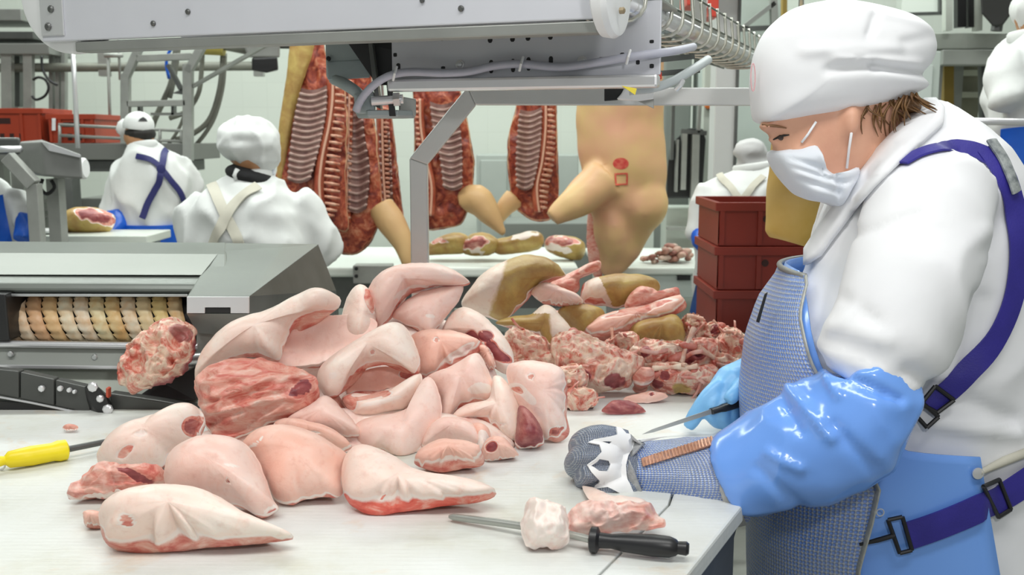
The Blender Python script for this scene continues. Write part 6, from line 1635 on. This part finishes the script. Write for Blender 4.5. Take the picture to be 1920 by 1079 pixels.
decal('glove_strap', [(1154, 804), (1163, 806), (1172, 815), (1190, 823), (1203, 830), (1194, 833), (1189, 836), (1179, 848), (1174, 872), (1176, 900), (1188, 924), (1206, 944), (1188, 940), (1163, 923), (1140, 914), (1116, 917), (1121, 906), (1124, 899), (1110, 886), (1099, 872), (1116, 860), (1127, 848), (1123, 836), (1103, 832), (1114, 824), (1142, 819), (1156, 816)], fb2, mat('white_rubber', (.90, .91, .92), .5), wm, .004, holes=[[(1109, 874), (1123, 859), (1140, 862), (1143, 872), (1138, 884), (1123, 883)], [(1128, 827), (1146, 827), (1141, 833)]], cuts=2, off=.001, Y=1.88)
zs_ = decal('zip_strip', [(1203, 862), (1336, 824), (1336, 839), (1206, 876)], gb, mat('copper_zip', (.46, .22, .13), .4, .3, (.22, .12, .10), 120, .5, 300), wm, .004, cuts=3, Y=1.86)
for i in range(22):
    f = i / 21; x = 1206 + 130 * f; y = 869 - 38 * f; a, _ = hit(x - 2, y - 7, gb, .005); b_, _ = hit(x + 2, y + 7, gb, .005)
    MB().tube([a, b_], .0022, 6).build('zip_tooth', mat('zip_copper_bright', (.55, .30, .20), .35, .4), zs_)
decal('cuff_binding', [(1352, 895), (1364, 905), (1384, 940), (1400, 985), (1380, 985), (1362, 950), (1350, 915)], gb, mat('cuff_grey', (.36, .36, .34), .5, .3, (.48, .47, .44), 80, .5, 250), wm, .005, cuts=2, Y=1.82)
# gauntlet base band round the wrist
ribbon('wrist_band', [(1196, 832), (1184, 850), (1179, 875), (1184, 905), (1200, 935)], 34, bvh_of(bpy.data.objects['mail_gauntlet'].data), mat('wrist_grey', (.34, .35, .36), .45, .4, (.50, .51, .52), 120, .6, 300), wm, .003, .003, 1.86)
# blue gloved far hand with the knife
mb = MB(); YH = 2.24
mb.tube([at(*p) for p in ((1350, 742, YH - .01), (1372, 722, YH), (1405, 702, YH + .03), (1470, 695, YH + .08))], [pxr(r, YH) for r in (30, 38, 36, 44)], 20)
for k_, r in (([(1352, 720, YH - .02), (1328, 742, YH - .03), (1308, 772, YH - .035), (1290, 803, YH - .03)], 15),
              ([(1345, 740, YH - .03), (1334, 768, YH - .045), (1345, 790, YH - .03), (1366, 792, YH)], 15),
              ([(1362, 745, YH - .035), (1354, 775, YH - .05), (1364, 797, YH - .03), (1382, 796, YH)], 14),
              ([(1380, 748, YH - .03), (1374, 776, YH - .04), (1382, 796, YH - .02), (1396, 794, YH)], 13),
              ([(1392, 722, YH - .04), (1378, 738, YH - .075), (1364, 754, YH - .088)], 14)):
    mb.tube(curve3([at(*p) for p in k_], 12), [pxr(r, YH)] * 9 + [pxr(r * q, YH) for q in (.98, .9, .7)], 12)
me = remeshed(mb, .0045, 3, fn=folds(16, .002, seed=4)); me.materials.append(BLUE_GLOVE); link('blue_glove', me, wm, True)
# cap
def cap_fn(x, y, s):
    d = 0
    for (x0, y0, x1, y1, wd, h) in ((1520, 138, 1600, 132, 10, -.010), (1600, 132, 1718, 146, 8, -.020), (1480, 105, 1640, 100, 12, .008), (1530, 118, 1690, 128, 9, .008), (1590, 75, 1612, 30, 8, -.010), (1600, 30, 1730, 62, 10, .010), (1500, 18, 1560, 22, 8, .006), (1460, 60, 1500, 30, 8, -.006), (1420, 222, 1700, 180, 6, .003), (1650, 90, 1740, 70, 10, -.006)):
        vx, vy = x1 - x0, y1 - y0; t = max(0, min(1, ((x - x0) * vx + (y - y0) * vy) / (vx * vx + vy * vy)))
        dd = math.hypot(x - x0 - vx * t, y - y0 - vy * t) / wd
        if dd < 2.5: d += h * math.exp(-dd * dd)
    return (d + .006 * noise.noise(Vector((x * .012, y * .02, 7)))) * (1 - s ** 6)
cv, cf = inflate([(1418, 229), (1411, 185), (1411, 140), (1420, 95), (1442, 52), (1480, 20), (1530, 4), (1580, 2), (1640, 12), (1700, 30), (1733, 55), (1744, 88), (1736, 118), (1718, 140), (1722, 152), (1729, 164), (1705, 178), (1660, 196), (1600, 214), (1540, 225), (1480, 231), (1440, 232)], 2.08, .128, N=120, K=26, ex=2.6, fn=cap_fn)
MB().add(cv, cf).build('cap', WHITE_CLOTH, wm, smooth=True)
ring_ = [at(1412 + 4 * math.cos(t), 145 + 26 * math.sin(t), 2.03) for t in [i * math.pi / 10 for i in range(21)]]
MB().tube(ring_, .0012, 6).build('cap_badge', mat('badge_pink', (.70, .40, .42), .6), wm)
# mask, its loops, eye and hair
def mask_fn(x, y, s):
    d = .010 * noise.noise(Vector((x * .03, y * .03, 2)))
    for (x0, y0, x1, y1, wd, h) in ((1462, 296, 1530, 318, 6, -.012), (1466, 312, 1545, 338, 6, -.012), (1480, 334, 1550, 356, 6, -.012), (1545, 326, 1556, 378, 6, -.012), (1556, 340, 1592, 326, 5, -.008), (1515, 290, 1538, 345, 7, .008)):
        vx, vy = x1 - x0, y1 - y0; t = max(0, min(1, ((x - x0) * vx + (y - y0) * vy) / (vx * vx + vy * vy)))
        dd = math.hypot(x - x0 - vx * t, y - y0 - vy * t) / wd
        if dd < 2.5: d += h * math.exp(-dd * dd)
    return d * (1 - s ** 4)
kv, kf = inflate([(1447, 284), (1470, 275), (1508, 262), (1520, 285), (1532, 310), (1550, 324), (1572, 320), (1597, 311), (1599, 330), (1585, 355), (1566, 386), (1540, 380), (1505, 372), (1480, 350), (1458, 322), (1447, 300)], 2.08, .098, N=72, K=14, ex=3.0, fn=mask_fn)
MB().add(kv, kf).build('face_mask', MASK, wm, smooth=True)
for P in ([(1530, 228), (1515, 252), (1504, 268)], [(1597, 247), (1590, 280), (1586, 314)]):
    MB().tube([hit(x, y, head_b, .004, 2.0)[0] for x, y in P], .0026, 6).build('mask_loop', WHITE_CLOTH, wm, smooth=True)
p, n_ = hit(1466, 258, head_b, -.004, 2.03); MB().ell(p + Vector((-.003, 0, -.001)), .007, .006, .006).build('eye', mat('eye_dark', (.05, .03, .025), .25), wm, smooth=True)
MB().tube([hit(x, y, head_b, .001, 2.03)[0] for x, y in ((1450, 262), (1460, 257), (1470, 254), (1480, 253))], [.0014, .0026, .0026, .0012], 6).build('eyelash', HAIR_K, wm, smooth=True)
MB().tube([hit(x, y, head_b, .001, 2.03)[0] for x, y in ((1430, 234), (1440, 236), (1456, 236), (1475, 240))], [.002, .003, .003, .001], 6).build('eyebrow', mat('brow', (.26, .13, .06), .6), wm, smooth=True)
mb = MB()
mb.ell(at(1690, 195, 2.06), .035, .06, .018, rot=Matrix.Rotation(R(18), 3, 'Y'))
rnd = random.Random(5)
for i in range(46):
    x0 = 1610 + rnd.random() * 110; y0 = 208 - (x0 - 1600) * .28 + rnd.uniform(-3, 3)
    if rnd.random() < .55: x1, y1 = x0 + rnd.uniform(5, 50), y0 + rnd.uniform(15, 45)
    else: x1, y1 = x0 - rnd.uniform(-5, 25), y0 + rnd.uniform(40, 75)
    Yh = 1.985 + rnd.uniform(-.005, .04)
    mb.tube(curve3([at(x0, y0, Yh + .01), at((x0 + x1) / 2 - 8, (y0 + y1) / 2, Yh), at(x1, y1, Yh + rnd.uniform(0, .02))], 6), [.0025, .0024, .0022, .002, .0014, .0006], 5)
mb.build('hair', HAIR, wm, smooth=True)
# webbing with buckles
ribbon('shoulder_strap', [(1692, 312), (1725, 292), (1770, 280), (1820, 283), (1860, 300)], 34, coat_b, BLUE_STRAP, wm, .004, Y=1.9)
ribbon('back_strap', [(1846, 282), (1880, 330), (1900, 400), (1907, 470), (1895, 560), (1860, 640), (1810, 700), (1768, 738), (1738, 762)], 44, coat_b, BLUE_STRAP, wm, .006, Y=1.9)
ribbon('shoulder_strap_patch', [(1852, 274), (1875, 310), (1893, 360)], 20, coat_b, mat('worn_strap', (.13, .15, .16), .5, 0, (.42, .45, .44), 60), wm, .014, Y=1.9)
vb_all = BVHTree.FromPolygons(vv + [v.co.copy() for v in coat.data.vertices], vf + [tuple(k + len(vv) for k in p.vertices) for p in coat.data.polygons])
ribbon('waist_strap', [(1960, 868), (1925, 895), (1880, 925), (1820, 955), (1755, 982), (1698, 1002)], 56, vb_all, BLUE_STRAP, wm, .010, Y=1.88)
def buckle(corners, bvh, off, bars=(), r=.0042, hook=None):
    C = [hit(x, y, bvh, off, 1.88)[0] for x, y in corners]
    mb = MB()
    for i in range(4): mb.tube([C[i], C[(i + 1) % 4]], r, 8)
    for (a, b) in bars: mb.tube([hit(*a, bvh, off, 1.88)[0], hit(*b, bvh, off, 1.88)[0]], r, 8)
    if hook: mb.tube([hit(x, y, bvh, off, 1.88)[0] for x, y in hook], [r * 1.2] * (len(hook) - 1) + [r * .7], 8)
    mb.build('buckle', BLACK, wm, smooth=40)
buckle([(1836, 908), (1862, 895), (1886, 950), (1860, 966)], vb_all, .016)
buckle([(1664, 970), (1690, 964), (1706, 1026), (1684, 1032)], vb_all, .016, hook=[(1676, 998), (1645, 1008), (1614, 1016)])
buckle([(1722, 752), (1748, 718), (1782, 752), (1752, 772)], coat_b, .016)
buckle([(1700, 758), (1722, 748), (1755, 785), (1734, 797)], coat_b, .014, hook=[(1716, 772), (1704, 782), (1692, 795)])
p, n_ = hit(1830, 886, vb_all, .006, 1.9)
MB().lathe(p, p + n_, [(0, .011), (.003, .011), (.004, .007)], 16).build('eyelet', STEEL_L, wm, smooth=40)
MB().tube([hit(x, y, vb_all, .008, 1.9)[0] for x, y in ((1834, 884), (1850, 876), (1880, 862), (1925, 845))], [.005, .007, .009, .009], 8).build('tie_cord', CREAM, wm, smooth=True)
rg = [torso_pt(880, ang_for(880, 1652, .045), .048) + Vector((.007 * math.cos(t), -.001, .007 * math.sin(t))) for t in [i * math.pi / 8 for i in range(17)]]
MB().tube(rg, .0013, 6).build('ring', STEEL_L, wm)
# the boning knife in the blue glove
kn = thing('boning_knife', at(1300, 790, 2.2), 'narrow boning knife with black handle held in the light blue glove', 'knife')
a, b = at(1334, 772, 2.165), at(1402, 752, 2.20)
MB().tube(curve3([a, a * .66 + b * .34, a * .33 + b * .67, b], 10), [(.010, .007)] * 3 + [(.012, .009)] * 5 + [(.011, .008)] * 2, 12).build('handle', BLACK, kn, smooth=40)
t0, t1 = at(1340, 770, 2.167), at(1204, 815, 2.16)
d = (t1 - t0).normalized(); s_ = d.cross(Vector((0, 1, 0))).normalized()
if s_.z < 0: s_ = -s_
P = [t0 + s_ * .0055, t0 + (t1 - t0) * .85 + s_ * .0035, t1, t0 + (t1 - t0) * .85 - s_ * .0035, t0 - s_ * .0055]
MB().prism([q - Vector((0, .001, 0)) for q in P], (0, .0022, 0)).build('blade', mat('blade_steel', (.45, .46, .46), .3, .8), kn)

# ============================================================ workers in the background
def worker(label, Y, torso, arms, head, cap, seed, trousers=WHITE_CLOTH_B, skin=SKIN_D, voxel=.016, fold=.034):
    """torso: (py, pxL, pxR, ry) rows top to bottom; arms: lists of (px, py, dY, r_px); head: (px, py, r_px)"""
    base = at((torso[-1][1] + torso[-1][2]) / 2, torso[-1][0], Y)
    t = thing('person', (base.x, Y, 0), label, 'person')
    def rw(r): a, b = at(r[1], r[0], Y), at(r[2], r[0], Y); return ((a + b) / 2, (b.x - a.x) / 2, r[3])
    rs = [rw(r) for r in torso]
    hx, hy, hr = head; hc = at(hx, hy, Y); k = Y / FPX; r = hr * k
    mb = MB(); loft(mb, [(c - up * .03, a * .72, b * .72) for c, a, b in rs])
    mb.ell(hc, r * .92, r * 1.08, r * 1.2); mb.tube([hc - up * r * .6, rs[0][0] - up * .06], [r * .62, r * .7], 14)
    for s in (-1, 1): mb.ell(hc + Vector((s * r * .95, 0, -r * .1)), r * .12, r * .22, r * .32)
    zc = rs[-1][0].z
    for s in (-1, 1): mb.tube([(rs[-1][0].x + s * .1, Y, zc + .05), (rs[-1][0].x + s * .1, Y, .45), (rs[-1][0].x + s * .1, Y + .02, .08)], [.11, .085, .06], 12)
    me = remeshed(mb, voxel * .7, 4); me.materials.append(skin); link('body', me, t, True)
    mb = MB(); loft(mb, rs + [(Vector((rs[-1][0].x, rs[-1][0].y, max(.55, zc - .25))), rs[-1][1] * 1.02, rs[-1][2])])
    for A in arms: mb.tube([at(p[0], p[1], Y + p[2]) for p in A], [p[3] * k for p in A], 16)
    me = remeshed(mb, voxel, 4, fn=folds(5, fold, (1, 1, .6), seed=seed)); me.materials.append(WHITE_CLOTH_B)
    o = link('coat', me, t, True); cb_ = bvh_of(me)
    mb = MB()
    for s in (-1, 1): mb.tube([(rs[-1][0].x + s * .1, Y, .62), (rs[-1][0].x + s * .1, Y, .1)], [.13, .10], 12)
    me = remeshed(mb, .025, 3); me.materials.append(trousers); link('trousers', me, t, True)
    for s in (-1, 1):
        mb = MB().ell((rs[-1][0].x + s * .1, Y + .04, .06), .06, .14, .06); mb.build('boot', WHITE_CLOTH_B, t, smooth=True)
    cr_ = rs[0][0] - up * .01
    ring = [Vector((cr_.x + rs[0][1] * 1.15 * math.cos(q), cr_.y + rs[0][2] * 1.05 * math.sin(q), cr_.z + .012 * math.sin(q + 2))) for q in [i * math.pi / 12 for i in range(25)]]
    MB().tube(ring, [(.014, .026)] * 25, 8, caps=False).build('collar', WHITE_CLOTH_B, t, smooth=True)
    cap(t, Y, k)
    return t, cb_, rs
NAVY = mat('navy_strap_dark', (.02, .022, .13), .6)
# man in the cap, seen from behind
def cap_man(t, Y, k):
    c = at(260, 238, Y)
    mb = MB().ell(c + up * .005, 28 * k, 33 * k, 27 * k, 20, 12, Matrix.Rotation(R(-6), 3, 'Y'))
    me = remeshed(mb, .008, 2)
    bm = bmesh.new(); bm.from_mesh(me); bmesh.ops.bisect_plane(bm, geom=bm.verts[:] + bm.edges[:] + bm.faces[:], plane_co=at(260, 243, Y), plane_no=(.12, 0, 1), clear_inner=True)
    bmesh.ops.holes_fill(bm, edges=bm.edges[:]); bm.to_mesh(me); bm.free(); me.materials.append(WHITE_CLOTH_B); o = link('cap', me, t, True)
    b_ = bvh_of(me)
    decal('cap_opening', [(259, 228), (262, 223), (268, 220), (273, 223), (276, 228)], b_, BLACK, t, .002, cuts=1, Y=Y - .1)
    mb = MB().ell(at(263, 251, Y), 28 * k, 31 * k, 19 * k); me = remeshed(mb, .008, 2); me.materials.append(HAIR_K); link('hair', me, t, True)
    MB().tube([at(237, 240, Y + .06), at(228, 243, Y + .14)], [.05, .03], 10).build('cap_peak', WHITE_CLOTH_B, t, smooth=True)
    hull('face_mask', [at(236, 262, Y - .02), at(244, 286, Y - .02), at(252, 292, Y), at(236, 262, Y + .08), at(240, 288, Y + .1), at(246, 270, Y - .03)], MASK, t, .004)
t1, b1, _ = worker('person in backwards white cap with navy crossed straps, left background', 5.3,
    [(272, 252, 288, .07), (284, 244, 312, .12), (300, 234, 340, .16), (330, 222, 358, .18), (370, 222, 358, .18), (420, 228, 356, .17), (470, 230, 356, .17)],
    [[(245, 312, .0, 22), (222, 350, -.02, 26), (216, 395, -.04, 26), (225, 425, -.08, 24)], [(340, 310, .05, 20), (360, 345, .1, 20), (364, 390, .18, 18)]],
    (260, 256, 27), cap_man, 3)
ribbon('strap', [(258, 294), (280, 300), (302, 318), (318, 338), (338, 364), (346, 400)], 11, b1, NAVY, t1, .01, Y=5.2)
ribbon('strap', [(309, 284), (307, 300), (302, 318), (294, 350), (278, 380), (268, 408)], 12, b1, NAVY, t1, .014, Y=5.2)
MB().lathe(at(302, 317, 5.07), at(302, 317, 4.9), [(0, .022), (.012, .022), (.014, .015)], 14).build('strap_ring', NAVY, t1, smooth=40)
k = 5.3 / FPX
mb = MB(); mb.tube([at(222, 408, 5.22), at(216, 428, 5.18), at(200, 440, 5.12), at(184, 446, 5.08)], [28 * k, 29 * k, 22 * k, 16 * k], 16)
me = remeshed(mb, .014, 3, fn=folds(9, .014, seed=3)); me.materials.append(BLUE_DEEP); link('sleeve_cover', me, t1, True)
mb = MB(); loft(mb, [(at(296, 418, 5.3), 64 * k, .19), (at(298, 450, 5.3), 64 * k, .195), (at(298, 600, 5.3), 66 * k, .2)]); mb.build('apron', BLUE_DEEP, t1, smooth=40)
# worker in the gathered bonnet
def cap_bonnet(t, Y, k):
    f = folds(8, .03, (1.6, 1, 1), seed=9)
    mb = MB().ell(at(468, 266, Y), 58 * k, 62 * k, 48 * k, 28, 18, Matrix.Rotation(R(14), 3, 'Y'))
    mb.ell(at(486, 290, Y), 42 * k, 48 * k, 34 * k)
    def bf(c):
        d = .012 * noise.noise(Vector((c.x * 6, c.y * 6, c.z * 26)))
        return d + f(c) * .35
    me = remeshed(mb, .009, 4, fn=bf); me.materials.append(WHITE_CLOTH_B); link('bonnet', me, t, True)
    MB().tube([at(446, 318, Y - .10), at(440, 330, Y - .11), at(443, 338, Y - .11)], [.012, .010, .006], 8).build('bonnet_tie', WHITE_CLOTH_B, t, smooth=True)
    mb = MB().ell(at(468, 330, Y - .02), 46 * k, 48 * k, 20 * k, 20, 12, Matrix.Rotation(R(16), 3, 'Y')); me = remeshed(mb, .01, 2); me.materials.append(mat('black_cloth', (.012, .012, .013), .9)); link('neck_gaiter', me, t, True)
    hull('face_mask', [at(508, 312, Y), at(518, 300, Y), at(514, 325, Y), at(504, 334, Y), at(510, 312, Y + .1), at(516, 330, Y + .1)], MASK, t, .004)
t2, b2_, _ = worker('person in gathered white bonnet with cream crossed straps, seen from behind', 4.1,
    [(328, 438, 500, .08), (345, 412, 522, .13), (365, 386, 552, .17), (395, 366, 574, .2), (450, 352, 582, .21), (520, 352, 582, .21)],
    [[(395, 372, 0, 34), (370, 415, -.02, 38), (362, 470, -.04, 36)], [(545, 375, 0, 36), (572, 410, .03, 40), (596, 450, .06, 36), (612, 480, .1, 30)]],
    (474, 288, 42), cap_bonnet, 5, fold=.036, voxel=.014)
ribbon('strap', [(398, 348), (408, 372), (424, 405), (440, 435), (452, 462)], 20, b2_, CREAM, t2, .008, Y=4.0)
ribbon('strap', [(484, 352), (460, 368), (436, 392), (418, 420), (402, 462)], 20, b2_, CREAM, t2, .012, Y=4.0)
# worker cut by the left picture edge
def cap_plain(x, y, r, m=WHITE_CLOTH_B):
    def c(t, Y, k):
        mb = MB().ell(at(x, y, Y), r * k, r * k * 1.1, r * k * .85); me = remeshed(mb, .012, 2, fn=folds(8, .015, seed=2)); me.materials.append(m); link('cap', me, t, True)
    return c
t3, b3, _ = worker('person at the left picture edge with bright blue apron and sleeve', 4.7,
    [(330, -84, -36, .08), (346, -104, 14, .13), (372, -112, 40, .17), (420, -114, 46, .18), (480, -114, 46, .18)],
    [[(28, 366, -.02, 20), (42, 395, -.06, 20), (48, 420, -.1, 18)]], (-60, 296, 30), cap_plain(-60, 281, 34), 6)
k = 4.7 / FPX
mb = MB(); mb.tube([at(45, 408, 4.60), at(48, 430, 4.56), at(40, 452, 4.52)], [18 * k, 20 * k, 17 * k], 14); me = remeshed(mb, .014, 3, fn=folds(9, .014, seed=4)); me.materials.append(BLUE_DEEP); link('sleeve_cover', me, t3, True)
decal('apron', [(-20, 372), (2, 368), (8, 400), (20, 450), (20, 500), (-30, 500)], b3, BLUE_DEEP, t3, .006, cuts=2, off=.012, Y=4.6)
# worker bending behind the crates
def cap_hood(t, Y, k):
    mb = MB().ell(at(1408, 288, Y), 32 * k, 36 * k, 25 * k); mb.ell(at(1412, 305, Y), 32 * k, 34 * k, 18 * k)
    me = remeshed(mb, .010, 3, fn=folds(9, .018, (1, 1, 1.6), seed=2)); me.materials.append(mat('grey_bonnet', (.50, .50, .50), .85, 0, (.44, .44, .44), 8)); link('bonnet', me, t, True)
    mb = MB().ell(at(1416, 318, Y), 34 * k, 34 * k, 14 * k, 16, 10, Matrix.Rotation(R(12), 3, 'Y')); mb.build('neck_scarf', mat('grey_scarf', (.46, .46, .45), .8), t, smooth=True)
t4, b4, _ = worker('person in grey white bonnet bending behind the red crates', 4.6,
    [(312, 1385, 1440, .09), (330, 1352, 1458, .14), (355, 1325, 1478, .18), (400, 1312, 1480, .19), (450, 1306, 1480, .19), (560, 1305, 1480, .19)],
    [[(1335, 350, 0, 26), (1318, 400, -.02, 24), (1312, 445, -.04, 22)]], (1410, 300, 26), cap_hood, 8)
ribbon('strap', [(1350, 330), (1368, 350), (1385, 372), (1395, 392)], 13, b4, CREAM, t4, .008, Y=4.5)
ribbon('strap', [(1432, 334), (1412, 352), (1394, 372), (1384, 392)], 13, b4, CREAM, t4, .012, Y=4.5)
k = 4.6 / FPX
mb = MB(); mb.tube([at(1310, 432, 4.55), at(1314, 452, 4.52), at(1326, 472, 4.5)], [16 * k, 19 * k, 12 * k], 14); me = remeshed(mb, .012, 3); me.materials.append(BLUE_DEEP); link('sleeve_cover', me, t4, True)
decal('apron', [(1326, 482), (1338, 476), (1342, 520), (1340, 640), (1290, 640), (1300, 590), (1312, 530)], b4, mat('navy_apron', (.02, .05, .16), .4, 0, (.02, .09, .36), 5), t4, .008, cuts=2, off=.012, Y=4.5)
# worker at the right picture edge
t5, b5, _ = worker('person in white coat and blue apron cut by the right picture edge', 3.9,
    [(62, 1905, 1990, .08), (85, 1886, 2010, .13), (120, 1866, 2040, .17), (180, 1860, 2050, .2), (230, 1862, 2050, .2), (300, 1870, 2050, .2)],
    [[(1890, 110, -.05, 32), (1878, 150, -.1, 34), (1885, 200, -.14, 32)]], (1945, 30, 40), cap_plain(1945, 20, 46), 12)
decal('apron', [(1880, 238), (1960, 236), (1960, 420), (1885, 420)], b5, BLUE_DEEP, t5, .008, cuts=2, off=.014, Y=3.7)
